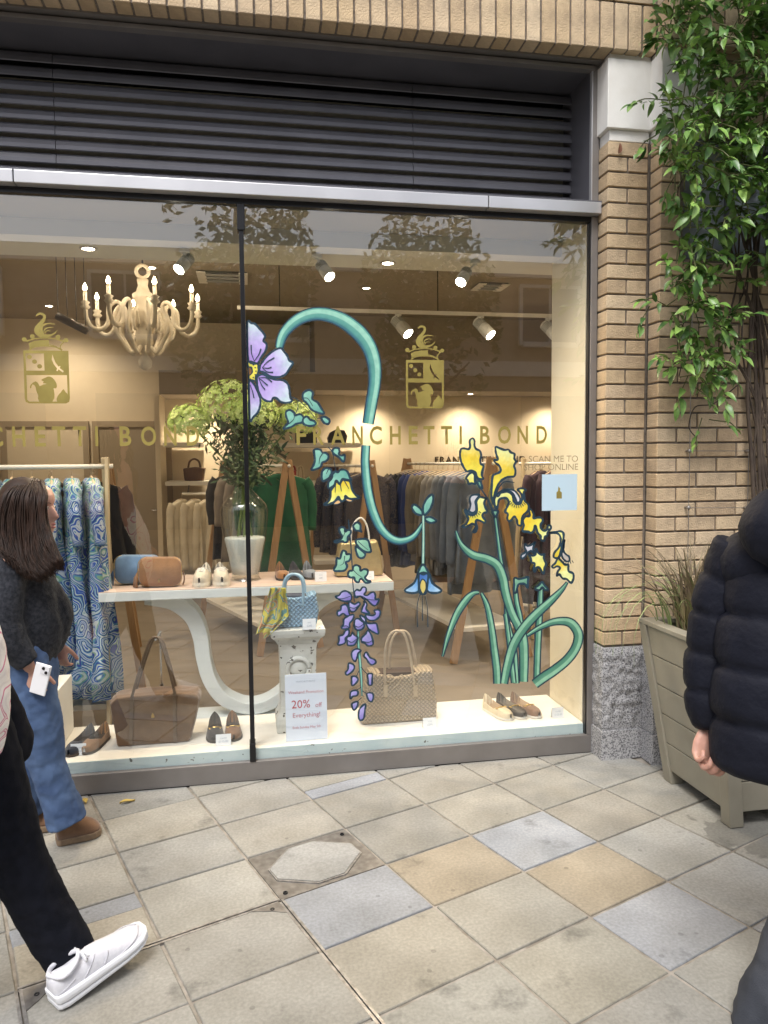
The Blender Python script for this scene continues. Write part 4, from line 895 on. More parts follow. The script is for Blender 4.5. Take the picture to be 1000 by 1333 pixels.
# brown suede tote on its stand
M_bs = suede('brown_tote', (.155, .088, .042)); M_bl = leather('brown_strap', (.13, .085, .05))
t = thing('tote_bag', 'large brown suede tote bag with tall handles on a steel stand', 'bag', at(200, 972))
bagbody([(151, 974), (175, 972.5), (225, 969), (248, 967), (255, 940), (261, 911), (258, 905), (235, 903), (200, 905), (165, 908), (150, 910), (141, 918), (146, 945)], .285, .15, 1, .965).build('body', M_bs, t, smooth=False, bevel=.008, seg=3)
for x0_, x1_, xt in ((168, 171, 0), (227, 230, 0)): pass
for a0, a1 in (((172, 908), (170, 972)), ((227, 904), (228, 968))):
    p0, p1 = PY(*a0, .279), PY(*a1, .279); MB().bar(p0, p1, .017, .004, side=(1, 0, 0)).build('strap', M_bl, t)
for dy, off in ((0, 0), (.12, 5)):
    P_ = cr([PY(x+off*.6, y, .28+dy) for x, y in ((172, 908), (180, 880), (190, 850), (196, 835), (203, 831), (209, 836), (216, 858), (222, 880), (228, 905))], 5)
    MB().tube(P_, .007, 8).build('handle', M_bl, t, smooth=True)
drop(t, 199, 933, .278, .014); drop_to(t, PT+.001)
st = thing('bag_stand', 'slim steel stand holding up the brown tote handles', 'stand', at(206, 960))
a_ = PY(205, 828, .36); MB().tube([(a_.x, .47, PT+.01), (a_.x, .47, .4)], .007, 10).build('pole', mat('chrome', (.7, .7, .7), .2, 1), st)
MB().tube([(a_.x, .47, .4), (a_.x, .47, a_.z)], .005, 10).build('inner_pole', mat('chrome'), st); MB().lathe([(.012, .39), (.012, .41)], 10, (a_.x, .47, 0)).build('collar', mat('chrome'), st); MB().tube([(a_.x, .48, a_.z-.005), (a_.x-.006, .33, a_.z-.012)], .006, 8).build('hook', mat('chrome'), st)
MB().lathe([(.06, PT+.001), (.06, PT+.008), (.01, PT+.012)], 20, (a_.x, .47, 0)).build('base', mat('chrome'), st)
# woven beige tote
M_bw = weave('beige_weave', (.46, .37, .26), 62); M_bh = leather('beige_leather', (.50, .40, .28))
t = thing('tote_bag', 'beige woven leather tote with slim arched handles', 'bag', at(520, 942))
bagbody([(470, 945), (500, 943.5), (540, 940), (570, 937), (571, 915), (565, 873), (548, 874), (535, 879), (515, 882), (498, 879), (482, 877), (476, 905)], .335, .15, 1, .96).build('body', M_bw, t, bevel=.012, seg=3)
for dy, dx in ((-.004, 0), (.10, 6)):
    P_ = cr([PY(x+dx, y, .34+dy) for x, y in ((502, 905), (501, 880), (502, 845), (508, 827), (518, 822), (527, 828), (533, 850), (538, 880), (541, 903))], 6); MB().tube(P_, .0068, 10).build('handle', M_bh, t, smooth=True)
for x in (502, 541): p0, p1 = PY(x, 893, .33), PY(x, 908, .33); MB().bar(p0, p1, .022, .004).build('handle_tab', M_bh, t)
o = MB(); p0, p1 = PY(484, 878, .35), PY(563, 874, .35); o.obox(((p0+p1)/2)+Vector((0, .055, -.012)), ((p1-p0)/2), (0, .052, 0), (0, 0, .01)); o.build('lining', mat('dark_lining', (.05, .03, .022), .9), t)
b = MB().tube(cr([PY(x, y, .33) for x, y in ((515, 884), (507, 879), (499, 884), (508, 889), (516, 884), (524, 879), (520, 890), (512, 897))], 4), .0022, 5); b.build('lace_tie', M_bh, t)
drop_to(t, PT+.001)
# blue woven bag with a scarf, on the pedestal
M_bb = weave('blue_weave', (.24, .42, .60), 60); M_bbh = leather('blue_leather', (.34, .52, .66))
t = thing('handbag', 'pale blue woven handbag with an arched handle on the pedestal', 'bag', (-1.55, .38, PTOP))
bagbody([(352, 816), (375, 817), (413, 814), (416, 795), (412, 771), (398, 776), (382, 778), (365, 776), (352, 772), (349, 795)], .335, .12, 1, .96).build('body', M_bb, t, bevel=.012, seg=3)
for dy, dx in ((0, 0), (.09, 2)):
    P_ = cr([PY(x+dx, y, .338+dy) for x, y in ((370, 782), (369, 765), (371, 755), (376, 748.5), (383, 747), (390, 750), (394, 758), (395, 772), (394, 788))], 6); MB().tube(P_, .0078, 10).build('handle', M_bbh, t, smooth=True)
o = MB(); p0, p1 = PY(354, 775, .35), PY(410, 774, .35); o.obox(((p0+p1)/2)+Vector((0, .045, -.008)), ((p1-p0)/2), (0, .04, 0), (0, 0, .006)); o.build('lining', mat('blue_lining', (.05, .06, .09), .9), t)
MB().tube(cr([PY(x, y, .333) for x, y in ((379, 778), (388, 783), (396, 790), (391, 786), (384, 789))], 4), .0022, 5).build('lace_tie', M_bbh, t)
drop_to(t, PTOP+.001)
sc_m = paisley('scarf_print', [(0, (.60, .52, .05)), (.22, (.16, .38, .38)), (.36, (.66, .60, .10)), (.48, (.55, .22, .10)), (.56, (.60, .56, .30)), (.66, (.10, .28, .30)), (.76, (.62, .55, .06))], 8)
b = MB()
def scf(u, v):
    yy = lerp(765, 826, v); xl = lerp(352, 333, v**1.1); xr = lerp(372, 376, min(1, v*1.6)) if v < .6 else lerp(376, 352, (v-.6)/.4)
    x = lerp(xl, xr, u); wv_ = .012*math.sin(u*15+v*3)+.006*math.sin(u*31-v*5); return PY(x, yy+5*math.sin(u*3.1)*v*(1 if u > .5 else -.6), .305+wv_+.012*math.sin(v*4))
b.grid(scf, 40, 26); o = b.build('scarf', sc_m, smooth=True, solid=.002); tag(o, 'yellow and teal printed silk scarf tied to the blue handbag', 'scarf')
card(403, 819, .068, .055, PTOP, .275, 'small white price card on the plaster pedestal', lines=('BAG', '£245'))
# camera bags
def rrect(x0, x1, y0, y1, r):
    out = []
    for cx_, cy_, a0 in ((x1-r, y0+r, -90), (x1-r, y1-r, 0), (x0+r, y1-r, 90), (x0+r, y0+r, 180)):
        for k in range(6): a = R(a0+18*k); out.append((cx_+r*math.cos(a), cy_+r*math.sin(a)))
    return out
for nm_, lb, x0_, x1_, y0_, y1_, Y, c in (('camera_bag', 'sky blue suede camera bag with a tassel on the console table', 149, 208, 727, 763, .92, (.17, .30, .50)), ('camera_bag', 'brown suede camera bag with a gold drop emblem and tassel', 180, 236, 729.5, 766, .80, (.29, .145, .06))):
    t = thing(nm_, lb, 'bag', (PY((x0_+x1_)/2, y1_, Y).x, Y, TZ)); mt = suede('cb_%d' % x0_, c)
    bagbody(rrect(x0_, x1_, y0_, y1_, 10), Y, .085, 1, .95).build('body', mt, t, smooth=True)
    MB().tube(cr([PY(x, y, Y+.02) for x, y in rrect(x0_-.3, x1_+.3, y0_-.3, y1_+.3, 10)], 1, True), .0022, 5).build('zip', M_gold, t)
    p = PY(x0_+1, lerp(y0_, y1_, .42), Y+.03); b = MB()
    for k in range(7):
        b.tube([p, p+Vector((-.008-.0035*k, -.01+.004*k, -.05)), p+Vector((-.012-.004*k, -.012+.005*k, -.10))], [.003, .004, .004], 5)
    b.build('tassel', mt, t, smooth=True); MB().ell(p, (.006, .006, .008), 8, 6).build('ring', M_gold, t)
    q = PY(x1_, lerp(y0_, y1_, .45), Y+.03); MB().tube(cr([q, q+Vector((.012, 0, -.01)), q+Vector((.016, .01, -.05)), q+Vector((.006, .015, -.085))], 4), .004, 6).build('strap', mt, t)
    if nm_ and x0_ > 170: drop(t, (x0_+x1_)/2-1, y1_-7, Y-.003, .011)
    drop_to(t, TZ+.001)
# gold tote at the right end of the table
M_gt = leather('gold_leather', (.50, .40, .20)); M_gt.node_tree.nodes['Principled BSDF'].inputs['Metallic'].default_value = .5
t = thing('tote_bag', 'soft gold leather tote at the end of the console table', 'bag', (PY(468, 756, .95).x, .95, TZ))
bagbody([(437, 756), (470, 756), (500, 754), (497, 725), (492, 709), (470, 711), (443, 712), (440, 730)], .93, .13, 1, .95).build('body', M_gt, t, bevel=.01, seg=3)
for dy in (0, .1): MB().tube(cr([PY(x, y, .93+dy) for x, y in ((457, 712), (458, 695), (464, 683), (471, 680), (477, 688), (480, 700), (481, 712))], 5), .006, 8).build('handle', M_white, t, smooth=True)
drop_to(t, TZ+.001)
# bags on the back shelves
def shelf_bag(label, pts, hd, c, Y=5.52, dep=.14, name='handbag'):
    t = thing(name, label, 'bag', PY(pts[0][0], pts[0][1], Y)); mt = leather('lb_%d%d' % (pts[0][0], int(c[0]*999)), c)
    bagbody(pts, Y, dep, 1, .95).build('body', mt, t, bevel=.015)
    if hd: arch(hd, Y+.05, .012, 8).build('handle', mt, t, smooth=True)
    return t
o = shelf_bag('brown leather handbag with a round handle on the shelf behind the vase', [(240, 625), (265, 625), (267, 611), (268, 608), (253, 607), (238, 609), (239, 618)], [(245, 609), (247, 600), (253, 596.5), (259, 600), (261, 609)], (.12, .06, .03)); drop_to(o, zsh+.001)
o = shelf_bag('tiny dark bag with a caged handle on the shelf next to the vase neck', [(292, 624), (301, 624), (300, 613), (293, 613)], [(294, 614), (295, 606), (297, 603), (300, 607), (300, 614)], (.05, .02, .018)); drop_to(o, zsh+.001)
o = shelf_bag('boxy black bag on the lit shelf under the painted letters', [(385, 575), (413, 575), (413, 560), (385, 560)], None, (.012, .012, .012)); drop_to(o, z2+.001)
o = shelf_bag('rounded black bag on the lit shelf under the painted letters', [(428, 575), (451, 575), (453, 566), (449, 558), (438, 557), (430, 561), (427, 568)], None, (.02, .017, .015)); drop_to(o, z2+.001)
o = shelf_bag('small red bag with a loop handle on the back shelf', [(380, 624), (386, 624), (386, 610), (379, 610)], [(380, 611), (380, 606), (383, 605), (385, 611)], (.35, .03, .02)); drop_to(o, z3+.001)
o = shelf_bag('small cream bag with a loop handle on the back shelf', [(388, 624), (396, 624), (395, 620), (389, 620)], [(389, 621), (389, 608), (392, 605), (394, 609), (395, 621)], (.6, .5, .34)); drop_to(o, z3+.001)
o = shelf_bag('dark brown bag on the back shelf behind the painted bell flower', [(421, 626), (443, 626), (441, 604), (424, 604)], None, (.06, .02, .012)); drop_to(o, z3+.001)
# white box with pouches, half hidden by the woman
wb = thing('display_box', 'white display box on the platform behind the woman', 'box', (-2.9, .35, PT))
MB().box(-3.3, -2.745, .19, .60, PT+.001, .452).build('carcass', M_white, wb, bevel=.003)
for k, (x, c, n) in enumerate(((-2.88, (.30, .12, .04), 'orange brown zipped pouch standing on the white display box'), (-2.84, (.02, .022, .035), 'dark zipped pouch standing on the white display box'), (-2.925, (.45, .30, .12), 'tan zipped pouch standing on the white display box'))):
    t = thing('pouch', n, 'pouch', (x, .42, .453)); b = MB(); rings = []
    for q, (hx, sc) in enumerate(((-.018, .9), (-.010, 1), (.010, 1), (.018, .9))):
        rings.append([Vector((x+hx, .40+(.10*sc)*math.cos(a), .453+.075*sc+.075*sc*math.sin(a)*(1 if math.sin(a) > 0 else .98))) for a in [2*math.pi*j/20 for j in range(20)]])
    MB().loft(rings).build('body', leather('pouch_%d' % k, c), t, smooth=False); drop_to(t, .4535)
    MB().tube([(x, .40+.1*math.cos(a), .453+.077+.078*math.sin(a)) for a in [math.pi*j/12 for j in range(13)]], .003, 5).build('zip', M_gold, t)
# ---------------------------------------------------------------- vase with hydrangeas
VY = .98; vb = PY(320, 757, VY); VX = vb.x; sc_v = (PY(348, 700, VY).x-PY(293, 700, VY).x)/55
vz = lambda y: TZ+.002+(757-y)*sc_v
va = thing('flower_vase', 'tall clear glass vase of green hydrangeas with white sand on the console table', 'vase', (VX, VY, TZ))
prof = [(20, 756.5), (18.5, 754), (18, 750), (21, 735), (25, 715), (28, 700), (30.5, 680), (31, 665), (28.5, 657), (22, 649), (14, 641), (8, 633), (7.5, 622), (9.5, 610), (14, 600)]
pr = cr([Vector((r_*sc_v, 0, vz(y))) for r_, y in prof], 3)
M_vase = glass_mat('vase_glass', tint=(.90, .94, .92), mult=3.5)
MB().lathe([(v.x, v.z) for v in pr], 32, (VX, VY, 0), caps=False).build('glass', M_vase, va, smooth=True)
MB().lathe([(.5*sc_v, vz(749.5)), (16.5*sc_v, vz(749)), (19*sc_v, vz(738)), (23.5*sc_v, vz(715)), (26.5*sc_v, vz(702)), (25.5*sc_v, vz(700.5)), (1*sc_v, vz(700))], 32, (VX, VY, 0)).build('white_sand', mat('white_sand', (.80, .79, .76), .9, col2=(.70, .70, .70), nscale=6, bump=.3, bscale=200), va, smooth=True)
rnd = random.Random(11)
fl = thing('bouquet', 'large bunch of pale green hydrangeas and dark foliage in the glass vase', 'flowers', (VX, VY, vz(700)))
heads = [(298, 526, 37, .95), (247, 549, 27, .98), (332, 538, 30, .93), (386, 545, 27, 1.05)]
M_stem = mat('flower_stem', (.22, .32, .08), .5); 
M_hyd = mat('hydrangea_petal', (.82, .92, .38), .6, col2=(.64, .80, .22), nscale=14, sss=.0)
for hx, hy, hr, Y in heads:
    c = PY(hx, hy, Y); r_ = hr*sc_v; b = MB()
    st_ = cr([Vector((VX+rnd.uniform(-.03, .03), VY+rnd.uniform(-.03, .03), vz(698))), Vector((VX+rnd.uniform(-.008, .008), VY+rnd.uniform(-.008, .008), vz(628))), (Vector((VX, VY, vz(610)))+c)/2+Vector((0, 0, -.04)), c], 6)
    MB().tube(st_, .005, 6).build('stem', M_stem, fl, smooth=True)
    n_ = 480
    for k in range(n_):
        z_ = 1-2*(k+.5)/n_
        if z_ < -.75: continue
        a = k*2.39996; d = Vector((math.cos(a)*math.sqrt(1-z_*z_), math.sin(a)*math.sqrt(1-z_*z_), z_)); d += Vector((rnd.gauss(0, .12), rnd.gauss(0, .12), rnd.gauss(0, .12))); d.normalize()
        p = c+Vector((d.x*r_*1.05, d.y*r_, d.z*r_*.82))*rnd.uniform(.82, 1.06)
        u_ = d.orthogonal().normalized(); u_ = (u_*math.cos(a*3)+d.cross(u_)*math.sin(a*3)); w_ = d.cross(u_); s_ = rnd.uniform(.011, .017)
        for q in range(4):
            e = u_*math.cos(q*math.pi/2)+w_*math.sin(q*math.pi/2); f = d.cross(e)
            b.add([p, p+e*s_*.6+f*s_*.45+d*.004, p+e*s_*1.15+d*rnd.uniform(-.003, .006), p+e*s_*.6-f*s_*.45+d*.004], [(0, 1, 2, 3)])
    b.build('flower_head', M_hyd, fl)
M_dlf = mat('ruscus_leaf', (.045, .075, .03), .5, col2=(.025, .045, .02), nscale=12)
def leaf_mesh(name, L_, W_, mt, curl=.15, seg=5):
    b = MB()
    def f(u, v):
        w_ = W_*math.sin(math.pi*min(1, max(0, u**.85)))*(v-.5)*2*(1 if u < .995 else 0); return Vector((w_*.5, u*L_, -curl*L_*u*u+abs(v-.5)*W_*.35))
    b.grid(f, seg, 2); return b.mesh(name, mt, smooth=True)
for k in range(150):      # sprigs of narrow leaves
    a = rnd.uniform(0, 6.28); up = rnd.uniform(0, 1)
    px_ = lerp(300, 345, rnd.random())+rnd.gauss(0, 24)*(.4+up); py_ = lerp(625, 545, up); base = PY(px_, py_, VY+rnd.uniform(-.1, .1))
    if k == 0: LM = [leaf_mesh('leaf', .075, .03, M_dlf), leaf_mesh('leaf', .05, .014, mat('fern_leaf', (.085, .13, .045), .5, col2=(.05, .09, .03), nscale=20)), leaf_mesh('leaf', .12, .06, mat('olive_leaf', (.075, .085, .035), .45, col2=(.04, .05, .02), nscale=9))]
    me = LM[0] if k % 5 == 0 else LM[2] if k % 9 == 1 else LM[1]
    dx = (base.x-VX)*2+rnd.gauss(0, .4); put('leaf', me, base-ORG[fl.name], fl, rot=(rnd.uniform(-.6, 1.3), rnd.uniform(-.5, .5), -math.atan2(dx, .8)+rnd.gauss(0, .8)))
b = MB()
for k in range(1700):
    up = rnd.random(); px_ = 318+rnd.gauss(0, 9+22*up); py_ = lerp(632, 540, up); p = PY(px_, py_, VY+rnd.gauss(0, .07)); e = Vector((rnd.gauss(0, .7), rnd.gauss(0, .7), rnd.uniform(.1, 1))).normalized(); f = e.orthogonal().normalized(); s_ = rnd.uniform(.014, .034)
    b.add([p-e*s_, p+f*s_*.3, p+e*s_, p-f*s_*.3], [(0, 1, 2, 3)])
tag(b.build('sprigs', MATS['fern_leaf'], fl), kind='stuff')
for k in range(14):
    a = rnd.uniform(0, 6.28); MB().tube([(VX+.045*math.cos(a), VY+.045*math.sin(a), vz(699)), (VX+.012*math.cos(a+2), VY+.012*math.sin(a+2), vz(632)), (VX+.05*math.cos(a+2.4), VY+.05*math.sin(a+2.4), vz(585))], .0035, 5).build('stem', M_stem, fl, smooth=True)
# ================================================================ paint and lettering on the glass
M_paint = mat('window_paint', (1, 1, 1), .55, vcol=True, col2=(.72, .78, .80), nscale=26, ndet=5, contrast=(.35, .75))
M_line = mat('paint_line', srgb(26, 48, 62), .55, col2=srgb(34, 66, 84), nscale=20)
M_goldv = mat('gold_vinyl', srgb(168, 152, 82), .42, .25, col2=srgb(150, 134, 70), nscale=10)
LAY = [GY+.0045]
def lay(): LAY[0] -= .00012; return LAY[0]
FR = {'A': (310, 395, 7.143), 'B': (590, 560, 9.52), 'C': (660, 630, 9.52), 'D': (430, 670, 9.525), 'E': (430, 800, 9.525), 'G': (515, 415, 10.25), 'H': (400, 570, 12.5), 'I': (500, 580, 4.167), 'J': (490, 760, 3.571), 'K': (300, 380, 2.941), 'P': (0, 0, 1)}
def fp(f, x, y): a, b, s = FR[f]; return (a+x/s, b+y/s)
def inpoly(x, y, cs):
    k = False
    for c in cs:
        n = len(c)
        for i in range(n):
            x1, y1 = c[i]; x2, y2 = c[i-1]
            if (y1 > y) != (y2 > y) and x < (x2-x1)*(y-y1)/(y2-y1)+x1: k = not k
    return k
def fill(mb, contours, colfn, Y, step=None, m=0, dx=0.):
    """triangulate photo-pixel contours (even-odd), colour the vertices, lay them on the glass"""
    vs = []; ed = []
    for c in contours:
        k = len(vs); n = len(c); vs += [Vector(p) for p in c]; ed += [(k+i, k+(i+1) % n) for i in range(n)]
    xs = [v.x for v in vs]; ys = [v.y for v in vs]
    if step:
        y = min(ys)+step*.6; r = 0
        while y < max(ys):
            x = min(xs)+step*(.3+.5*(r % 2))
            while x < max(xs):
                if inpoly(x, y, contours): vs.append(Vector((x, y)))
                x += step
            y += step; r += 1
    o = delaunay_2d_cdt([Vector((v.x, v.y)) for v in vs], ed, [], 0, 1e-4)
    V, F = o[0], o[2]; keep = []
    for f in F:
        cx_ = sum(V[i].x for i in f)/3; cy_ = sum(V[i].y for i in f)/3
        if inpoly(cx_, cy_, contours): keep.append(tuple(f))
    mb.add([PY(v.x, v.y, Y)+Vector((dx, 0, 0)) for v in V], keep, m, [colfn(v.x, v.y) for v in V])
def ribbon(mb, pts, Y, cross, m=0, closed=False, dx=0.):
    """pts: (x, y, half width) in photo pixels; cross: [(offset, colour)]"""
    n = len(pts); vs = []; cs = []
    for i, (x, y, h) in enumerate(pts):
        a = pts[(i-1) % n] if (closed or i) else pts[0]; b = pts[(i+1) % n] if (closed or i < n-1) else pts[-1]
        t = Vector((b[0]-a[0], b[1]-a[1])); t = t.normalized() if t.length > 1e-6 else Vector((1, 0)); nn = Vector((-t.y, t.x))
        for o_, c in cross: q = Vector((x, y))+nn*h*o_; vs.append(PY(q.x, q.y, Y)+Vector((dx, 0, 0))); cs.append(c)
    k = len(cross); fs = [(i*k+j, ((i+1) % n)*k+j, ((i+1) % n)*k+j+1, i*k+j+1) for i in range(n if closed else n-1) for j in range(k-1)]
    mb.add(vs, fs, m, cs)
WHT = (1, 1, 1)
def smooth_px(f, pts, n=4, closed=True): return [(v.x, v.y) for v in cr([Vector((*fp(f, *p[:2]), 0)) for p in pts], n, closed)]
def petal(parent, name, f, pts, c0, c1=None, axis=None, ow=1.4, n=4, c2=None):
    """painted shape: colour runs from c0 to c1 along axis (frame coords); dark outline"""
    P_ = smooth_px(f, pts, n); mb = MB(); xs = [p[0] for p in P_]; ys = [p[1] for p in P_]
    a, b = (fp(f, *axis[0]), fp(f, *axis[1])) if axis else ((min(xs), min(ys)), (max(xs), max(ys)))
    d = (b[0]-a[0], b[1]-a[1]); l2 = d[0]**2+d[1]**2
    def colfn(x, y):
        t = max(0, min(1, ((x-a[0])*d[0]+(y-a[1])*d[1])/l2)); t += .18*noise.noise(Vector((x*.35, y*.35, 3))); t = max(0, min(1, t))
        if c2: return mix3(c0, c1, t*2) if t < .5 else mix3(c1, c2, t*2-1)
        return mix3(c0, c1 or c0, t)
    fill(mb, [P_], colfn, lay(), step=max(1.6, (max(xs)-min(xs))/14))
    if ow: ribbon(mb, [(x, y, ow*(1+.35*noise.noise(Vector((x*.3, y*.3, 7))))) for x, y in P_], lay(), [(-1, WHT), (1, WHT)], 1, True)
    return mb.build(name, [M_paint, M_line], parent, vcol=True)
def line(parent, name, f, pts, w0, w1=None, n=6, mt=None):
    P_ = cr([Vector((*fp(f, *p), 0)) for p in pts], n); mb = MB(); k = len(P_); w1 = w0 if w1 is None else w1
    ribbon(mb, [(v.x, v.y, lerp(w0, w1, i/(k-1))) for i, v in enumerate(P_)], lay(), [(-1, WHT), (1, WHT)], 0); return mb.build(name, mt or M_line, parent, vcol=True)
TL, TM, TD, TB = srgb(156, 212, 190), srgb(98, 168, 154), srgb(62, 128, 132), srgb(48, 98, 122)
def stemr(parent, name, f, pts, cols=None, ow=1.0, clip=None):
    """painted stem or blade: pts (x, y, full width) in frame coords"""
    s = FR[f][2]; P_ = cr([Vector((*fp(f, x, y), w_/s/2)) for x, y, w_ in pts], 6)
    if clip: P_ = [v for v in P_ if v.y <= clip]
    mb = MB(); q = [(v.x, v.y, max(.35, v.z)) for v in P_]; qo = [(x, y, h+ow) for x, y, h in q]
    ribbon(mb, qo, lay(), [(-1, WHT), (1, WHT)], 1); ribbon(mb, q, lay(), cols or [(-1, TM), (-.2, TL), (.1, TL), (.2, TM), (1, TD)], 0)
    return mb.build(name, [M_paint, M_line], parent, vcol=True)
LV, LV2, LT, PU = srgb(180, 148, 226), srgb(202, 184, 238), srgb(214, 234, 238), srgb(116, 104, 190)
YE, YO, YP, WHP = srgb(246, 234, 92), srgb(242, 208, 58), srgb(244, 246, 170), srgb(225, 222, 225)
# -- arching stem with the lilac flower
pf = thing('painted_flower', 'lilac flower painted on the glass with a tall arching teal stem', 'window painting', PY(350, 480, GY))
cst = [(-1, TB), (-.7, TD), (-.55, mix3(TD, TM, .6)), (-.1, TM), (0, TM), (.12, TL), (.75, TL), (.85, TM), (1, TM)]
cst = [(-o_, c) for o_, c in cst[::-1]]
stemr(pf, 'stem', 'K', [(187, 215, 24), (196, 178, 30), (215, 145, 34), (250, 112, 38), (295, 90, 42), (345, 84, 44), (400, 96, 48), (450, 122, 52), (498, 163, 54), (533, 215, 50), (551, 280, 46), (552, 350, 40), (540, 425, 38), (527, 505, 36)], cst, 1.6)
stemr(pf, 'stem', 'K', [(519, 587, 26), (516, 650, 26), (521, 720, 28), (530, 780, 29), (546, 840, 29), (572, 898, 27), (605, 936, 25), (642, 953, 23), (682, 947, 19), (711, 926, 15), (738, 884, 8)], cst, 1.5)
pw = (150, 540)
petal(pf, 'petal', 'A', [(88, 165), (125, 185), (155, 190), (200, 235), (250, 300), (235, 345), (265, 380), (255, 440), (215, 500), (180, 555), (120, 540), (92, 520), (85, 300)], LV, LV2, ((150, 530), (130, 190)), c2=LT)
petal(pf, 'petal', 'A', [(103, 720), (140, 740), (175, 800), (205, 880), (205, 950), (185, 1010), (140, 1060), (110, 1090), (103, 900)], LV, LV2, ((110, 740), (140, 1060)), c2=LT)
petal(pf, 'petal', 'A', [(180, 680), (230, 660), (290, 690), (350, 710), (420, 715), (465, 755), (480, 820), (485, 870), (500, 910), (440, 925), (390, 910), (355, 880), (325, 880), (310, 910), (260, 905), (215, 870), (185, 800), (175, 720)], LV, LV2, ((190, 690), (480, 880)), c2=LT)
petal(pf, 'petal', 'A', [(200, 600), (215, 560), (270, 490), (330, 440), (395, 415), (430, 450), (460, 490), (475, 530), (510, 555), (475, 610), (440, 660), (380, 685), (310, 680), (240, 640), (205, 630)], LV, LV2, ((210, 610), (470, 500)), c2=LT)
petal(pf, 'flower_centre', 'A', [(92, 540), (135, 560), (180, 562), (190, 600), (185, 650), (165, 680), (162, 718), (130, 715), (103, 715), (100, 665), (128, 640), (125, 600), (95, 592)], YE, YE)
petal(pf, 'flower_eye', 'A', [(95, 592), (122, 602), (130, 632), (122, 655), (100, 665)], srgb(150, 105, 60), ow=.7)
for k in range(7):
    a = R(-75+25*k); line(pf, 'stamen_dot', 'A', [(98+62*math.cos(a), 630+70*math.sin(a)), (98+74*math.cos(a), 630+84*math.sin(a))], .8, .8, 2)
for v in (((150, 535), (125, 460), (122, 385)), ((150, 535), (190, 480), (213, 420)), ((225, 598), (270, 545), (338, 505)), ((225, 598), (280, 602), (312, 592)), ((225, 598), (270, 635), (325, 640)), ((190, 690), (220, 760), (250, 800)), ((190, 690), (240, 730), (275, 762)), ((190, 690), (260, 690), (315, 730)), ((112, 755), (135, 820), (148, 880))):
    line(pf, 'vein', 'A', v, .35, .9)
for f, l3 in (('I', [(215, 375), (213, 330), (235, 285), (262, 266), (266, 300), (250, 345), (226, 374)]), ('I', [(206, 378), (170, 367), (152, 337), (163, 320), (190, 335), (208, 360)]), ('I', [(220, 396), (250, 387), (284, 408), (260, 419), (235, 413)])):
    petal(pf, 'leaf', f, l3, TL, TM)
# -- ivy sprig
iv = thing('painted_ivy', 'small teal ivy sprig painted beside the lilac flower', 'window painting', PY(420, 530, GY))
for l3 in ([(600, 870), (610, 830), (660, 805), (695, 830), (690, 890), (740, 920), (770, 970), (800, 1025), (740, 1015), (680, 985), (650, 940), (610, 900)], [(420, 1165), (465, 1110), (450, 1060), (445, 1010), (480, 990), (520, 1015), (530, 1040), (580, 1030), (610, 1065), (595, 1105), (540, 1120), (490, 1150)], [(610, 1120), (605, 1075), (640, 1050), (670, 1080), (710, 1095), (720, 1125), (670, 1140)], [(775, 1065), (810, 1055), (850, 1085), (840, 1120), (800, 1110)]):
    petal(iv, 'leaf', 'A', l3, TL, TM)
for v in (((495, 870), (550, 893), (650, 980), (735, 1095)), ((555, 900), (556, 970), (533, 1026)), ((735, 1070), (770, 1070)), ((610, 880), (650, 885), (695, 955)), ((470, 1120), (515, 1080), (525, 1040))): line(iv, 'twig', 'A', v, .5, .35)
# -- yellow bell with its leaves
be = thing('painted_bell_flower', 'yellow bell flower with a teal cap painted below the letters', 'window painting', PY(445, 630, GY))
petal(be, 'bell', 'H', [(275, 1080), (340, 1040), (380, 960), (385, 860), (450, 770), (470, 700), (530, 755), (570, 690), (640, 690), (700, 720), (730, 840), (790, 930), (855, 970), (760, 990), (680, 985), (620, 945), (610, 1000), (570, 1030), (530, 1000), (510, 955), (450, 1030), (380, 1070), (310, 1090)], YO, YE, ((550, 690), (560, 1080)), c2=YP)
petal(be, 'inner_petal', 'H', [(430, 1075), (500, 1010), (545, 1050), (490, 1080)], srgb(235, 190, 130), ow=.6); petal(be, 'inner_petal', 'H', [(640, 990), (745, 1020), (690, 1040), (640, 1020)], srgb(235, 190, 130), ow=.6)
petal(be, 'cap', 'H', [(350, 820), (350, 720), (400, 660), (415, 590), (460, 545), (500, 560), (540, 520), (610, 520), (660, 560), (690, 640), (720, 690), (640, 680), (570, 670), (530, 745), (470, 690), (440, 770)], TM, TL, ((600, 520), (430, 800)))
for l3 in ([(70, 520), (105, 440), (125, 360), (115, 260), (110, 200), (160, 180), (220, 195), (250, 240), (300, 245), (345, 290), (335, 350), (290, 385), (245, 400), (225, 460), (170, 500)], [(415, 195), (450, 165), (510, 170), (525, 220), (515, 265), (560, 290), (610, 280), (600, 385), (560, 365), (510, 310), (450, 275), (420, 240)], [(240, 560), (270, 510), (320, 490), (380, 510), (395, 570), (360, 640), (310, 685), (255, 700), (235, 640)]):
    petal(be, 'leaf', 'H', l3, TL, TM)
for v in (((345, 150), (410, 240), (440, 400), (470, 545)), ((250, 255), (205, 330), (195, 420)), ((350, 500), (310, 590)), ((462, 720), (455, 890)), ((540, 760), (557, 870)), ((600, 690), (680, 830))): line(be, 'twig', 'H', v, .75, .3)
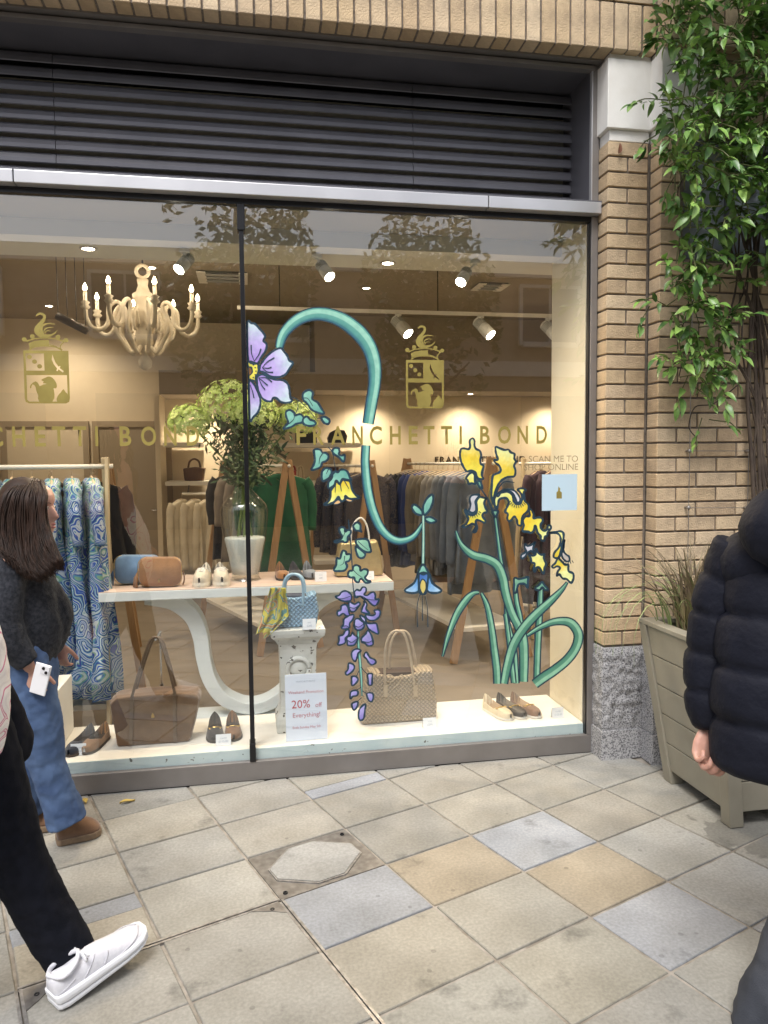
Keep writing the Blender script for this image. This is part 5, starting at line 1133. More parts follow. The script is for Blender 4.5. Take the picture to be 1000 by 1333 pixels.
# -- hanging wisteria
wi = thing('painted_wisteria', 'purple wisteria hanging under green leaves painted on the glass', 'window painting', PY(465, 830, GY))
line(wi, 'twig', 'D', [(225, 60), (250, 300), (270, 600), (280, 830), (300, 1080)], .8, .6)
stemr(wi, 'stem', 'E', [(345, 180, 18), (352, 400, 24), (370, 600, 28), (385, 800, 22), (394, 1010, 4)], ow=.6)
GL, GM = srgb(176, 222, 190), srgb(118, 176, 152)
for l3 in ([(50, 330), (120, 310), (150, 270), (125, 230), (110, 180), (140, 155), (180, 170), (185, 210), (220, 190), (255, 200), (250, 240), (215, 280), (215, 330), (180, 345), (150, 330), (90, 345)], [(285, 140), (310, 105), (350, 100), (375, 130), (375, 180), (390, 215), (360, 200), (320, 195), (295, 170)], [(330, 310), (420, 300), (470, 320), (490, 380), (505, 455), (450, 465), (400, 440), (350, 400), (320, 350)], [(320, 390), (360, 420), (430, 480), (425, 520), (390, 540), (350, 525), (325, 470), (315, 420)], [(45, 690), (75, 620), (80, 540), (120, 545), (140, 480), (160, 445), (195, 460), (200, 490), (245, 490), (255, 530), (230, 575), (190, 590), (210, 640), (180, 690), (110, 700)], [(220, 750), (235, 700), (275, 690), (290, 640), (330, 625), (370, 650), (375, 695), (420, 675), (465, 690), (460, 740), (430, 780), (460, 815), (505, 830), (440, 845), (395, 800), (370, 800), (350, 840), (310, 820), (295, 780), (250, 780)]):
    petal(wi, 'leaf', 'D', l3, GL, GM)
for v in (((185, 210), (165, 260), (130, 310)), ((180, 510), (165, 600), (120, 630)), ((290, 690), (340, 740), (400, 780)), ((345, 330), (400, 380), (470, 440))): line(wi, 'vein', 'D', v, .55, .25)
for f, l3 in (('D', [(65, 1015), (110, 1000), (140, 960), (190, 945), (240, 970), (265, 1010), (255, 1060), (200, 1075), (140, 1065), (100, 1045)]), ('D', [(300, 960), (330, 930), (370, 940), (400, 900), (440, 905), (445, 950), (420, 990), (460, 1000), (500, 970), (540, 960), (560, 1000), (560, 1045), (605, 1050), (580, 1110), (545, 1130), (500, 1100), (460, 1060), (410, 1040), (370, 1010), (320, 1030), (305, 1000)]), ('D', [(90, 1200), (130, 1180), (140, 1130), (190, 1115), (220, 1150), (230, 1200), (240, 1250), (200, 1255), (160, 1225), (110, 1255), (90, 1240)]), ('D', [(240, 1080), (300, 1110), (350, 1085), (370, 1110), (340, 1150), (300, 1200), (250, 1195), (230, 1140)]), ('D', [(420, 1070), (455, 1110), (445, 1170), (490, 1225), (430, 1220), (390, 1205), (400, 1150), (420, 1110)]), ('E', [(370, 10), (430, 40), (450, 100), (500, 110), (570, 110), (590, 180), (595, 240), (540, 220), (480, 180), (440, 110), (390, 60)]), ('D', [(440, 1240), (520, 1250), (560, 1230), (545, 1190), (590, 1180), (620, 1200), (610, 1260), (560, 1305), (490, 1310), (450, 1280)]),
              ('E', [(165, 120), (170, 60), (220, 20), (290, 0), (280, 60), (240, 110), (240, 160), (190, 180), (140, 170)]), ('E', [(300, 100), (310, 60), (350, 50), (390, 80), (415, 100), (420, 150), (380, 190), (330, 190), (300, 150)]), ('E', [(110, 270), (160, 250), (190, 200), (230, 190), (230, 250), (190, 290), (185, 350), (130, 375), (95, 370), (110, 320)]), ('E', [(205, 285), (255, 260), (275, 225), (300, 255), (340, 285), (325, 340), (290, 380), (220, 380), (210, 330)]), ('E', [(390, 290), (440, 240), (465, 195), (495, 230), (520, 290), (530, 370), (470, 390), (430, 355), (390, 340)]), ('E', [(265, 480), (290, 440), (340, 425), (380, 450), (345, 480), (330, 540), (310, 580), (275, 550)]), ('E', [(430, 480), (455, 470), (490, 530), (550, 560), (565, 595), (520, 625), (480, 600), (450, 550), (420, 520)]), ('E', [(230, 605), (285, 620), (300, 660), (270, 710), (210, 750), (190, 720), (220, 680)]), ('E', [(270, 770), (320, 770), (345, 810), (310, 860), (270, 880), (265, 820)]), ('E', [(465, 740), (520, 735), (520, 790), (515, 870), (475, 870), (470, 810)]), ('E', [(255, 960), (320, 940), (345, 965), (330, 1005), (280, 1015), (250, 1045)]), ('E', [(455, 980), (520, 975), (535, 1020), (515, 1080), (475, 1060)]), ('E', [(275, 1100), (340, 1080), (335, 1140), (295, 1185), (270, 1140)]), ('E', [(365, 1170), (435, 1110), (430, 1190), (415, 1290), (370, 1310), (350, 1260)])):
    petal(wi, 'petal', f, l3, srgb(196, 188, 234), PU, ow=1.15)
for f, v in (('D', ((70, 1040), (160, 1040), (250, 1010))), ('D', ((310, 1010), (390, 1010), (470, 1050), (600, 1060))), ('D', ((235, 1145), (300, 1160), (355, 1120))), ('E', ((150, 150), (200, 140), (240, 165))), ('E', ((305, 140), (355, 155), (415, 115))), ('E', ((215, 320), (270, 345), (330, 300))), ('E', ((395, 330), (470, 345), (525, 320))), ('E', ((380, 650), (430, 710), (470, 745))), ('E', ((385, 900), (330, 935))), ('E', ((400, 950), (455, 980))), ('E', ((390, 1030), (345, 1070))), ('E', ((355, 700), (325, 765)))): line(wi, 'vein', f, v, .55, .4)
# -- blue bell
bb = thing('painted_bluebell', 'blue bell flower with yellow heart painted hanging on a thin stem', 'window painting', PY(550, 750, GY))
stemr(bb, 'stem', 'I', [(213, 380, 10), (214, 500, 11), (212, 645, 12)], [(-1, TM), (0, srgb(200, 225, 200)), (1, TM)], .8)
B1, B2, B3 = srgb(60, 110, 190), srgb(120, 175, 225), srgb(190, 220, 240)
petal(bb, 'petal', 'I', [(186, 695), (163, 745), (112, 785), (150, 800), (187, 791), (196, 750)], B1, B2, ((190, 700), (120, 795)), c2=B3); petal(bb, 'petal', 'I', [(245, 695), (262, 745), (312, 785), (280, 800), (238, 791), (228, 750)], B1, B2, ((235, 700), (305, 795)), c2=B3)
petal(bb, 'petal', 'I', [(190, 692), (212, 700), (240, 692), (236, 745), (230, 795), (212, 806), (192, 795), (188, 745)], srgb(50, 95, 180), B2)
petal(bb, 'flower_heart', 'I', [(210, 725), (225, 740), (228, 775), (212, 805), (195, 775), (198, 740)], srgb(215, 195, 110), ow=.8); petal(bb, 'cap', 'I', [(212, 645), (228, 665), (240, 695), (215, 688), (185, 695), (195, 665)], TL, TM)
for v in (((195, 810), (180, 870), (182, 985)), ((208, 810), (209, 950)), ((222, 815), (235, 880), (238, 985))): line(bb, 'stamen', 'I', v, .5, .6)
# -- yellow orchids with their blades
yo = thing('painted_orchids', 'yellow spotted orchids with green blade leaves painted on the glass', 'window painting', PY(670, 760, GY))
GD, GMm, GLt = srgb(52, 100, 92), srgb(92, 150, 124), srgb(146, 196, 164)
CB = [(-1, GMm), (-.75, GLt), (-.1, GLt), (0, GMm), (.8, mix3(GMm, GD, .35)), (1, GD)]; CLP = 891.0
def J2(pts): return [(*fp('J', x, y), w_/3.571) for x, y, w_ in pts]
def I2(pts): return [(*fp('I', x, y), w_/4.167) for x, y, w_ in pts]
def blade(pts, ow=1.6): stemr(yo, 'blade', 'P', [(x, y, w_*.84) for x, y, w_ in pts], CB, ow, CLP)
blade(I2([(603, 385, 9), (615, 480, 11), (632, 610, 15), (650, 700, 16), (663, 800, 17), (668, 940, 19)])+J2([(640, 300, 20), (648, 400, 22), (652, 470, 22)]))
blade(J2([(600, 140, 14), (615, 250, 18), (630, 380, 20), (640, 470, 20)]))
blade(I2([(712, 770, 20), (720, 850, 22), (740, 940, 22)])+J2([(672, 235, 22)]))
blade(J2([(765, 15, 18), (758, 150, 26), (750, 300, 28), (745, 470, 26)]))
blade(J2([(700, 240, 10), (760, 203, 20), (830, 176, 30), (900, 180, 40), (938, 230, 43), (930, 290, 42), (890, 350, 42), (830, 400, 44), (770, 440, 46), (725, 475, 40)]))
blade(I2([(390, 462, 3), (418, 535, 22), (480, 592, 42), (560, 615, 46), (615, 650, 48), (645, 720, 48), (660, 800, 46), (690, 900, 44), (728, 980, 44)])+J2([(680, 250, 44), (686, 340, 42), (684, 470, 38)]))
blade(J2([(308, 338, 2), (335, 240, 18), (375, 140, 30), (420, 72, 30), (452, 44, 18), (478, 40, 8)])); blade(J2([(488, 42, 7), (516, 105, 22), (535, 200, 28), (548, 300, 32), (560, 400, 34), (562, 472, 32)]))
blade(J2([(592, 474, 32), (610, 380, 38), (640, 280, 42), (690, 200, 42), (750, 135, 40), (810, 80, 32), (860, 30, 18), (888, -8, 4)]))
petal(yo, 'calyx', 'C', [(92, 1165), (150, 1178), (200, 1170), (262, 1155), (258, 1220), (258, 1290), (222, 1240), (150, 1240), (125, 1300), (112, 1345), (86, 1340), (90, 1250)], GLt, GMm); petal(yo, 'calyx', 'C', [(350, 1290), (400, 1250), (435, 1215), (462, 1250), (512, 1310), (470, 1312), (440, 1280), (410, 1312), (370, 1312)], GLt, GMm)
petal(yo, 'calyx', 'B', [(485, 1000), (555, 1000), (540, 1050), (520, 1072), (497, 1042)], GLt, GMm); petal(yo, 'calyx', 'B', [(300, 640), (340, 640), (362, 725), (330, 705)], GLt, GMm)
OWY = 1.45
petal(yo, 'petal', 'B', [(205, 130), (210, 200), (190, 235), (130, 225), (95, 240), (85, 300), (95, 380), (130, 460), (170, 510), (230, 500), (280, 530), (300, 590), (340, 605), (375, 600), (352, 550), (377, 445), (345, 420), (335, 370), (347, 310), (330, 255), (285, 232), (265, 190), (265, 130), (240, 100)], YP, YO, ((240, 110), (220, 560)), OWY, c2=YE)
petal(yo, 'petal', 'B', [(160, 595), (190, 550), (230, 525), (265, 550), (270, 620), (275, 665), (230, 655), (195, 665), (180, 620)], YP, YE, ((220, 530), (230, 660)), OWY)
petal(yo, 'petal', 'B', [(530, 205), (580, 225), (640, 245), (685, 240), (715, 275), (760, 295), (757, 350), (777, 390), (755, 440), (772, 500), (757, 570), (680, 580), (600, 620), (550, 690), (520, 770), (505, 850), (515, 920), (490, 880), (475, 800), (480, 680), (490, 570), (520, 545), (560, 530), (590, 500), (570, 440), (520, 400), (515, 370), (555, 365), (535, 300), (525, 240)], YP, YO, ((640, 240), (540, 700)), OWY, c2=YE)
petal(yo, 'lip', 'B', [(330, 830), (390, 840), (405, 850), (385, 900), (400, 960), (420, 1010), (375, 1030), (365, 1070), (400, 1120), (385, 1145), (330, 1120), (290, 1115), (280, 1150), (300, 1200), (280, 1255), (250, 1260), (280, 1190), (240, 1160), (190, 1180), (150, 1200), (110, 1190), (160, 1160), (190, 1100), (170, 1060), (145, 1000), (160, 985), (190, 1040), (250, 1050), (290, 1020), (295, 960), (290, 880)], YP, YE, ((390, 850), (160, 1190)), OWY, c2=YO)
petal(yo, 'hood', 'B', [(330, 805), (280, 800), (230, 810), (205, 850), (215, 920), (205, 970), (195, 1000), (240, 1025), (280, 1000), (285, 950), (275, 890), (300, 840)], WHP, srgb(185, 178, 185), ow=1.3)
petal(yo, 'lip', 'B', [(520, 940), (510, 880), (520, 830), (560, 790), (640, 765), (700, 770), (740, 820), (750, 880), (790, 915), (840, 900), (860, 830), (830, 770), (800, 735), (850, 720), (900, 740), (875, 770), (882, 830), (890, 880), (935, 930), (925, 1000), (865, 1060), (850, 1130), (840, 1180), (800, 1170), (790, 1110), (760, 1070), (720, 1110), (690, 1125), (670, 1090), (680, 1040), (645, 1010), (665, 960), (690, 900), (670, 850), (620, 840), (570, 860), (555, 920), (545, 970)], YP, YE, ((560, 800), (760, 1080)), OWY, c2=YO)
petal(yo, 'hood', 'B', [(545, 800), (600, 750), (680, 735), (750, 745), (800, 790), (830, 850), (820, 890), (790, 890), (770, 840), (740, 780), (680, 752), (600, 770), (560, 820)], WHP, ow=1.2)
petal(yo, 'petal', 'C', [(200, 440), (230, 405), (270, 400), (285, 380), (275, 320), (300, 320), (330, 370), (330, 425), (390, 415), (430, 425), (445, 460), (415, 510), (430, 560), (470, 580), (500, 560), (510, 520), (535, 515), (545, 545), (505, 600), (500, 640), (470, 655), (460, 700), (425, 690), (415, 640), (380, 600), (360, 530), (345, 520), (330, 580), (295, 605), (260, 590), (195, 580), (210, 520), (200, 470)], YO, YE, ((250, 500), (480, 620)), OWY, c2=YP)
petal(yo, 'petal', 'C', [(360, 800), (385, 850), (430, 880), (465, 870), (455, 920), (485, 990), (465, 1040), (455, 1115), (420, 1060), (395, 1030), (365, 1040), (345, 1090), (330, 1060), (345, 990), (305, 970), (295, 920), (275, 880), (320, 890), (355, 870)], YP, YE, ((360, 800), (420, 1100)), OWY)
petal(yo, 'hood', 'C', [(225, 745), (260, 770), (320, 745), (350, 720), (330, 770), (325, 810), (340, 850), (330, 860), (300, 830), (260, 850), (225, 900), (190, 925), (175, 900), (190, 870), (240, 840), (220, 790)], WHP, srgb(180, 182, 195), ow=1.3)
petal(yo, 'petal', 'C', [(540, 605), (600, 595), (660, 585), (700, 610), (700, 680), (680, 770), (665, 840), (650, 900), (620, 920), (580, 905), (590, 850), (640, 790), (665, 720), (660, 650), (620, 610)], YP, YE, ((600, 590), (610, 910)), OWY, c2=YO)
petal(yo, 'lip', 'C', [(640, 920), (680, 960), (720, 1000), (760, 1000), (760, 1050), (770, 1085), (820, 1110), (825, 1170), (795, 1225), (740, 1180), (690, 1170), (650, 1120), (620, 1140), (630, 1085), (660, 1040), (620, 1020), (580, 1040), (560, 1020), (600, 980), (620, 940)], YE, YO, ((620, 940), (700, 1100)), OWY, c2=YP)
petal(yo, 'hood', 'C', [(715, 690), (707, 760), (702, 830), (730, 870), (770, 900), (775, 950), (740, 960), (700, 930), (680, 880), (690, 800), (705, 720)], WHP, srgb(190, 175, 160), ow=1.3)
for f, c, r0_, r1_, a0, a1, n_ in (('B', (245, 975), 78, 112, 25, 125, 7), ('B', (800, 830), 95, 135, 30, 150, 10), ('C', (750, 850), 115, 150, 60, 150, 8)):
    for k in range(n_):
        a = R(lerp(a0, a1, k/(n_-1))); line(yo, 'spot', f, [(c[0]+r0_*math.cos(a), c[1]+r0_*math.sin(a)), (c[0]+r1_*math.cos(a), c[1]+r1_*math.sin(a))], .55, .4, 2)
line(yo, 'outline', 'B', [(520, 830), (560, 720), (640, 640), (760, 650)], 1.3, .5); line(yo, 'outline', 'B', [(515, 1070), (430, 860), (360, 750), (300, 660)], 1.2, .8)
# -- crests and lettering in gold
Yg = GY+.004
def crest(dx, dz, label):
    t = thing('crest', label, 'crest', PY(552, 480, Yg)+Vector((dx, 0, dz)))
    def piece(name, contours, n=1, holes=()):
        mb = MB(); cs = [[fp('G', *p) for p in c] if n == 1 else smooth_px('G', c, n) for c in contours]; fill(mb, cs, lambda x, y: WHT, Yg, dx=dx)
        mb.V = [v+Vector((0, 0, dz)) for v in mb.V]; return mb.build(name, M_goldv, t)
    def st_(name, pts):
        P_ = cr([Vector((*fp('G', x, y), w_/10.25/2)) for x, y, w_ in pts], 5); mb = MB(); ribbon(mb, [(v.x, v.y, max(.1, v.z)) for v in P_], Yg, [(-1, WHT), (1, WHT)], dx=dx); mb.V = [v+Vector((0, 0, dz)) for v in mb.V]; return mb.build(name, M_goldv, t)
    def disc(name, x, y, r_): return piece(name, [[(x+r_*math.cos(2*math.pi*k/16), y+r_*math.sin(2*math.pi*k/16)) for k in range(16)]])
    st_('swan_neck', [(298, 132, 8), (320, 108, 22), (352, 100, 26), (388, 122, 32), (385, 165, 34), (350, 215, 44), (315, 265, 58), (305, 315, 62), (335, 355, 58), (385, 372, 44), (440, 366, 30), (490, 345, 18), (530, 300, 6)])
    for w_ in ([(375, 345, 16), (352, 300, 24), (365, 250, 26), (420, 222, 16), (510, 228, 4)], [(378, 320, 14), (395, 285, 14), (440, 268, 12), (490, 272, 3)], [(390, 340, 12), (405, 315, 10), (435, 308, 9), (465, 318, 3)]): st_('swan_wing', w_)
    for x, y in ((157, 415), (249, 378), (533, 385), (622, 424)): disc('crown_ball', x, y, 27)
    st_('crown_band', [(178, 440, 20), (260, 408, 14), (385, 396, 14), (510, 408, 14), (600, 440, 20)]); st_('crown_band', [(210, 540, 20), (270, 505, 16), (390, 494, 14), (505, 508, 16), (575, 545, 20)])
    piece('crown_body', [[(205, 462), (260, 436), (345, 422), (432, 420), (432, 488), (340, 492), (262, 506), (218, 528)]]); st_('crown_band', [(600, 445, 12), (570, 475, 12), (555, 510, 12), (575, 548, 14)]); st_('crown_band', [(432, 476, 10), (470, 486, 10), (520, 505, 10)])
    sab = [(465, 595), (478, 640), (498, 700), (530, 745), (545, 735), (552, 745), (540, 762), (585, 800), (578, 818), (528, 778), (518, 800), (502, 798), (512, 768), (478, 720), (456, 660)]
    piece('shield', [[(140, 548), (645, 552), (645, 1130), (635, 1175), (600, 1195), (185, 1195), (150, 1175), (140, 1130)], [(165, 585), (370, 585), (372, 795), (167, 795)], sab, [(168, 850), (620, 850), (622, 1150), (600, 1172), (190, 1172), (168, 1150)]])
    for x, y in ((208, 628), (263, 685), (318, 742)): disc('shield_dot', x, y, 27)
    piece('horse', [[(203, 1005), (212, 965), (268, 925), (300, 958), (312, 985), (350, 965), (392, 955), (350, 948), (357, 926), (330, 908), (380, 880), (420, 865), (460, 885), (490, 930), (505, 975), (492, 1012), (466, 1010), (474, 1080), (450, 1171), (300, 1171), (292, 1100), (272, 1040), (264, 990), (232, 962), (217, 1008)]], 2)
    piece('horse_tail', [[(500, 1171), (512, 1100), (545, 1060), (575, 1020), (600, 1060), (619, 1080), (619, 1171)]], 2)
crest(0, 0, 'gold crest with swan crown and horse beside the painted arch')
d_ = PY(30.2, 456.1, Yg)-PY(528.7, 468.5, Yg)
crest(d_.x, d_.z, 'gold crest with swan crown and horse below the hanging bar lamp')
# letters, one object each
def letters(label, group, dx):
    t = thing('window_lettering', label, 'lettering', (PY(550, 567, Yg).x+dx, Yg, PY(550, 567, Yg).z))
    zb, zt_ = PY(550, 578.5, Yg).z, PY(550, 554.5, Yg).z
    spans = dict(zip(range(15), ((55, 88), (112, 148), (172, 221), (245, 281), (304, 346), (373, 410), (437, 468), (487, 525), (547, 585), (610, 618), None, (680, 713), (741, 785), (807, 843), (872, 908))))
    for k, c in enumerate('FRANCHETTI BOND'):
        if c == ' ': continue
        me = text_mesh(c, 1., offset=.022); xs = [v.co.x for v in me.vertices]; ys = [v.co.y for v in me.vertices]; x0_, x1_, y0_, y1_ = min(xs), max(xs), min(ys), max(ys)
        a_, b_ = (PY(365+q/2.615, 567, Yg).x for q in spans[k])
        for v in me.vertices: v.co.x = (v.co.x-x0_)/(x1_-x0_)*(b_-a_); v.co.y = (v.co.y-y0_)/(y1_-y0_)*(zt_-zb)
        me.materials.clear(); me.materials.append(M_goldv); me.name = 'letter'
        o = bpy.data.objects.new('letter', me); COL.objects.link(o); o.parent = t; o.rotation_euler = (R(90), 0, 0); o.location = Vector((a_+dx, Yg-.0002, zb))-ORG[t.name]
letters('gold shop name lettering across the pane with the painted flowers', None, 0)
letters('gold shop name lettering across the pane before the hanging dresses', None, PY(259, 567, Yg).x-PY(712, 560, Yg).x)
# sticker for the phone, left without its code
qs = thing('window_sticker', 'pale blue square sticker on the glass with small print above', 'sticker', PY(728, 641, Yg))
p0, p1 = PY(705.5, 665, Yg), PY(751.5, 617, Yg); MB().add([(p0.x, Yg, p0.z), (p1.x, Yg, p0.z), (p1.x, Yg, p1.z), (p0.x, Yg, p1.z)], [(0, 1, 2, 3)]).build('panel', mat('sticker_blue', srgb(190, 214, 228), .4), qs)
mb = MB(); fill(mb, [[(727, 633), (729.5, 636), (729, 639), (731.5, 641), (731.5, 649), (724.5, 649), (724.5, 641), (726.5, 639)]], lambda x, y: WHT, Yg-.0003); mb.build('emblem', M_goldv, qs)
M_sm = mat('small_print', srgb(150, 138, 110), .6)
for tx, y in (('SCAN ME TO', 601), ('SHOP ONLINE', 611.5)):
    p = PY(753, y, Yg); put_text('print', tx, .047, (p.x, Yg, p.z), M_sm, qs, align='RIGHT')
# ================================================================ people
M_skin = mat('skin', (.56, .33, .25), .5, col2=(.48, .25, .19), nscale=18, sss=.12)
def remesh(o, vox, smooth=4, disp=None):
    md = o.modifiers.new('remesh', 'REMESH'); md.mode = 'VOXEL'; md.voxel_size = vox; md.use_smooth_shade = True
    md = o.modifiers.new('smooth', 'SMOOTH'); md.factor = .5; md.iterations = smooth
    if disp:
        tx = bpy.data.textures.new('folds', 'CLOUDS'); tx.noise_scale = disp[1]; tx.noise_depth = 2
        md = o.modifiers.new('folds', 'DISPLACE'); md.texture = tx; md.strength = disp[0]; md.mid_level = .5; md.texture_coords = 'LOCAL'
    return o
def limb(mb, pts, rad, n=12, flat=1., steps=5, ref=(1, 0, 0), cut=False):
    P_ = cr([Vector(p) for p in pts], steps); k = len(P_); R_ = []
    for i in range(k):
        t = i/(k-1)*(len(rad)-1); j = min(int(t), len(rad)-2); R_.append(lerp(rad[j], rad[j+1], t-j))
    mb.tube(P_, R_, n, flat=flat, ref=ref)
    mb.ell(P_[0], (R_[0],)*3, 10, 6)
    if not cut: mb.ell(P_[-1], (R_[-1],)*3, 10, 6)
def hand(mb, W_, ax, th, nrm, curl=(.5, .6, .4), size=1., spread=.0, thumb=.5):
    """palm and five fingers; W_ wrist, ax towards the fingertips, th towards the thumb side, nrm out of the palm"""
    W_, ax, th, nrm = Vector(W_), Vector(ax).normalized(), Vector(th), Vector(nrm); th = (th-ax*th.dot(ax)).normalized(); n0 = ax.cross(th); nrm = n0 if n0.dot(nrm) > 0 else -n0
    s = size
    mb.tube([W_-ax*.02*s, W_+ax*.02*s, W_+ax*.05*s, W_+ax*.082*s], [.024*s, .034*s, .040*s, .036*s], 10, flat=.42, ref=th)
    for i, (o_, L_, r_) in enumerate(((.028, .072, .0088), (.0095, .080, .0092), (-.0095, .074, .0087), (-.027, .058, .0077))):
        p = W_+ax*(.080-.006*(i == 3))*s+th*o_*s; d = ax+th*o_*spread*10; d.normalize(); pts = [p-ax*.02*s]; a = 0
        for q, (c, f) in enumerate(zip(curl, (.46, .31, .23))):
            a += c*(1+.08*i); e = d*math.cos(a)+nrm*math.sin(a); pts.append(p); p = p+e*L_*f*s
        pts.append(p); P_ = cr(pts, 3); mb.tube(P_, [r_*s*lerp(1.06, .82, k/(len(P_)-1)) for k in range(len(P_))], 8); mb.ell(p, (r_*s*.82,)*3, 8, 5)
    p = W_+ax*.022*s+th*.030*s; e = (ax*.75+th*(.75-thumb*.5)+nrm*thumb).normalized(); q = p+e*.036*s; e2 = (e+ax*.5+nrm*thumb*.5).normalized(); r_ = q+e2*.030*s; u_ = r_+(e2+ax*.3).normalized()*.024*s
    P_ = cr([p-e*.012*s, p, q, r_, u_], 3); mb.tube(P_, [lerp(.014, .0088, k/(len(P_)-1))*s for k in range(len(P_))], 8); mb.ell(u_, (.0088*s,)*3, 8, 5)
def head(mb, c, fwd, s=1., up=Vector((0, 0, 1))):
    """c: centre of the skull, fwd: facing; profile rings from chin to crown"""
    c = Vector(c); fwd = Vector(fwd).normalized(); up = (up-fwd*up.dot(fwd)).normalized(); rt = fwd.cross(up); rings = []; n = 40
    prof = [(-.118, .060, -.010, .026), (-.112, .078, .012, .036), (-.100, .088, .030, .046), (-.085, .091, .048, .054), (-.070, .092, .060, .060), (-.055, .093, .070, .064), (-.035, .094, .080, .069), (-.012, .094, .088, .073), (.012, .093, .093, .075), (.035, .096, .096, .076), (.060, .094, .095, .074), (.085, .080, .085, .064), (.103, .056, .064, .046), (.113, .026, .034, .022), (.116, .006, .01, .005)]
    for z, f, b, w_ in prof:
        ring = []
        for j in range(n):
            a = 2*math.pi*j/n; ca, sa = math.cos(a), math.sin(a); x = (f if ca > 0 else b)*ca; y = w_*sa; g = math.exp(-(sa/.20)**2) if ca > 0 else 0
            x += g*(.026*math.exp(-((z+.040)/.011)**2)+.016*math.exp(-((z+.022)/.016)**2)+.007*math.exp(-((z+.003)/.02)**2)-.006*math.exp(-((z-.010)/.01)**2))
            g2 = math.exp(-(sa/.34)**2) if ca > 0 else 0; x += g2*(.008*math.exp(-((z+.066)/.006)**2)+.009*math.exp(-((z+.079)/.007)**2)+.006*math.exp(-((z+.103)/.01)**2)-.003*math.exp(-((z+.0725)/.003)**2))
            for sg in (-1, 1): x -= (.010*math.exp(-((sa-sg*.40)/.16)**2)*math.exp(-((z-.006)/.013)**2) if ca > 0 else 0)
            ring.append(c+s*(fwd*x+rt*y+up*z))
        rings.append(ring)
    mb.loft(rings)
    for sg in (-1, 1):      # ears
        mb.ell(c+s*(rt*sg*.076-fwd*.004-up*.012), (.012*s, .020*s, .030*s), 8, 6)
def face(t, c, fwd, s=1., lips=(.45, .16, .14)):
    c = Vector(c); fwd = Vector(fwd).normalized(); up = Vector((0, 0, 1)); rt = fwd.cross(up)
    for sg in (-1, 1):
        e = c+s*(fwd*.079+rt*sg*.031+up*.006)
        MB().ell(e, (.0105*s,)*3, 10, 8).build('eye', mat('eye_white', (.7, .68, .65), .2), t, smooth=True); MB().ell(e+fwd*.0065*s, (.0048*s,)*3, 8, 6).build('iris', mat('iris', (.03, .018, .01), .15), t, smooth=True)
        MB().tube(cr([e+s*(rt*sg*-.014+up*.017+fwd*.016), e+s*(rt*sg*.0+up*.022+fwd*.013), e+s*(rt*sg*.018+up*.016+fwd*.001)], 4), .0013*s, 6).build('eyebrow', mat('brow', (.10, .06, .045), .8), t)
        if 0: MB().tube(cr([e+s*(rt*sg*-.011+up*.004+fwd*.009), e+s*(up*.0085+fwd*.010), e+s*(rt*sg*.012+up*.003+fwd*.003)], 4), .0007*s, 5).build('eyelash', mat('brow'), t)
    for z, w_, r_ in ((-.066, .021, .0046), (-.079, .019, .0052)):
        MB().tube(cr([c+s*(fwd*.077+rt*-w_+up*(z-.001)), c+s*(fwd*.0965+up*z), c+s*(fwd*.077+rt*w_+up*(z-.001))], 5), [r_*s*k for k in (.3, .6, .8, .95, 1, 1, 1, .95, .8, .6, .3)], 8).build('lip', mat('lip', lips, .45), t, smooth=True)
def strands(t, c, fwd, s, mt, n, length, seed, wave=.012, front=False, name='hair', keep=None, side=None):
    """long loose hair falling from a parting"""
    rnd = random.Random(seed); c = Vector(c); fwd = Vector(fwd).normalized(); up = Vector((0, 0, 1)); rt = fwd.cross(up); b = MB()
    b.ell(c+s*(up*.016-fwd*.016), (.096*s, .084*s, .112*s), 20, 12)
    for k in range(n):
        th = rnd.uniform(-2.45, 2.45)+math.pi; ph = rnd.uniform(.12, 1.35)         # around the head, from the crown
        d = (fwd*math.cos(th)*math.sin(ph)*1.04+rt*math.sin(th)*math.sin(ph)*.88+up*math.cos(ph)*1.12); p0 = c+s*(d*.100+up*.012-fwd*.012)
        out = (fwd*math.cos(th)+rt*math.sin(th)*.9); L_ = length*rnd.uniform(.82, 1.05); w1 = rnd.uniform(0, 6.28); pts = [c+s*(up*.128-fwd*.01)+out*.02*s, p0]
        for q in (.12, .3, .5, .75, 1):
            r_ = (.100+.012*math.sin(q*3)+.02*rnd.random()+.05*q*side if side else .098+.014*math.sin(q*3)+.022*rnd.random())*s
            z_ = c.z+s*.03-q*L_; pp = c+out*r_+rt*wave*math.sin(w1+q*9)*q*1.3+fwd*wave*math.cos(w1+q*8)*q; pp.z = min(z_, p0.z-.01); pts.append(pp)
        P_ = cr(pts, 3); m_ = len(P_); b.tube(P_, [.0085*s*(1-.75*(i/(m_-1))**2) for i in range(m_)], 5, flat=.5)
    return b.build(name, mt, t, smooth=True)
# ---------------------------------------------------------------- woman in the charcoal jumper
YW = -.33
wp = lambda x, y, Y=YW: PY(x, y, Y)
wo = thing('person', 'woman in charcoal jumper and blue jeans walking past the window with a white phone', 'person', (-2.64, YW, 0))
hc = wp(42, 662); hc.z += .0; fwdw = Vector((.97, -.24, -.02)); HS = .93
body = MB(); head(body, hc, fwdw, HS)
limb(body, [hc+Vector((-.03, 0, -.06)), wp(27, 705), wp(25, 730)], [.050, .047, .06])
limb(body, [wp(25, 725), wp(30, 780), wp(33, 850)], [.09, .10, .10], 14)
nw = wp(38, 868, -.47); fwst = wp(76, 838, -.16)
limb(body, [wp(18, 728, -.43), wp(12, 800, -.47), nw], [.04, .034, .024]); limb(body, [wp(48, 730, -.24), wp(62, 795, -.20), fwst], [.04, .034, .024])
hand(body, nw+Vector((.003, 0, -.012)), (.28, -.05, -.95), (.80, .10, .3), (.25, .95, .1), (.55, .75, .5), .88, thumb=.35)
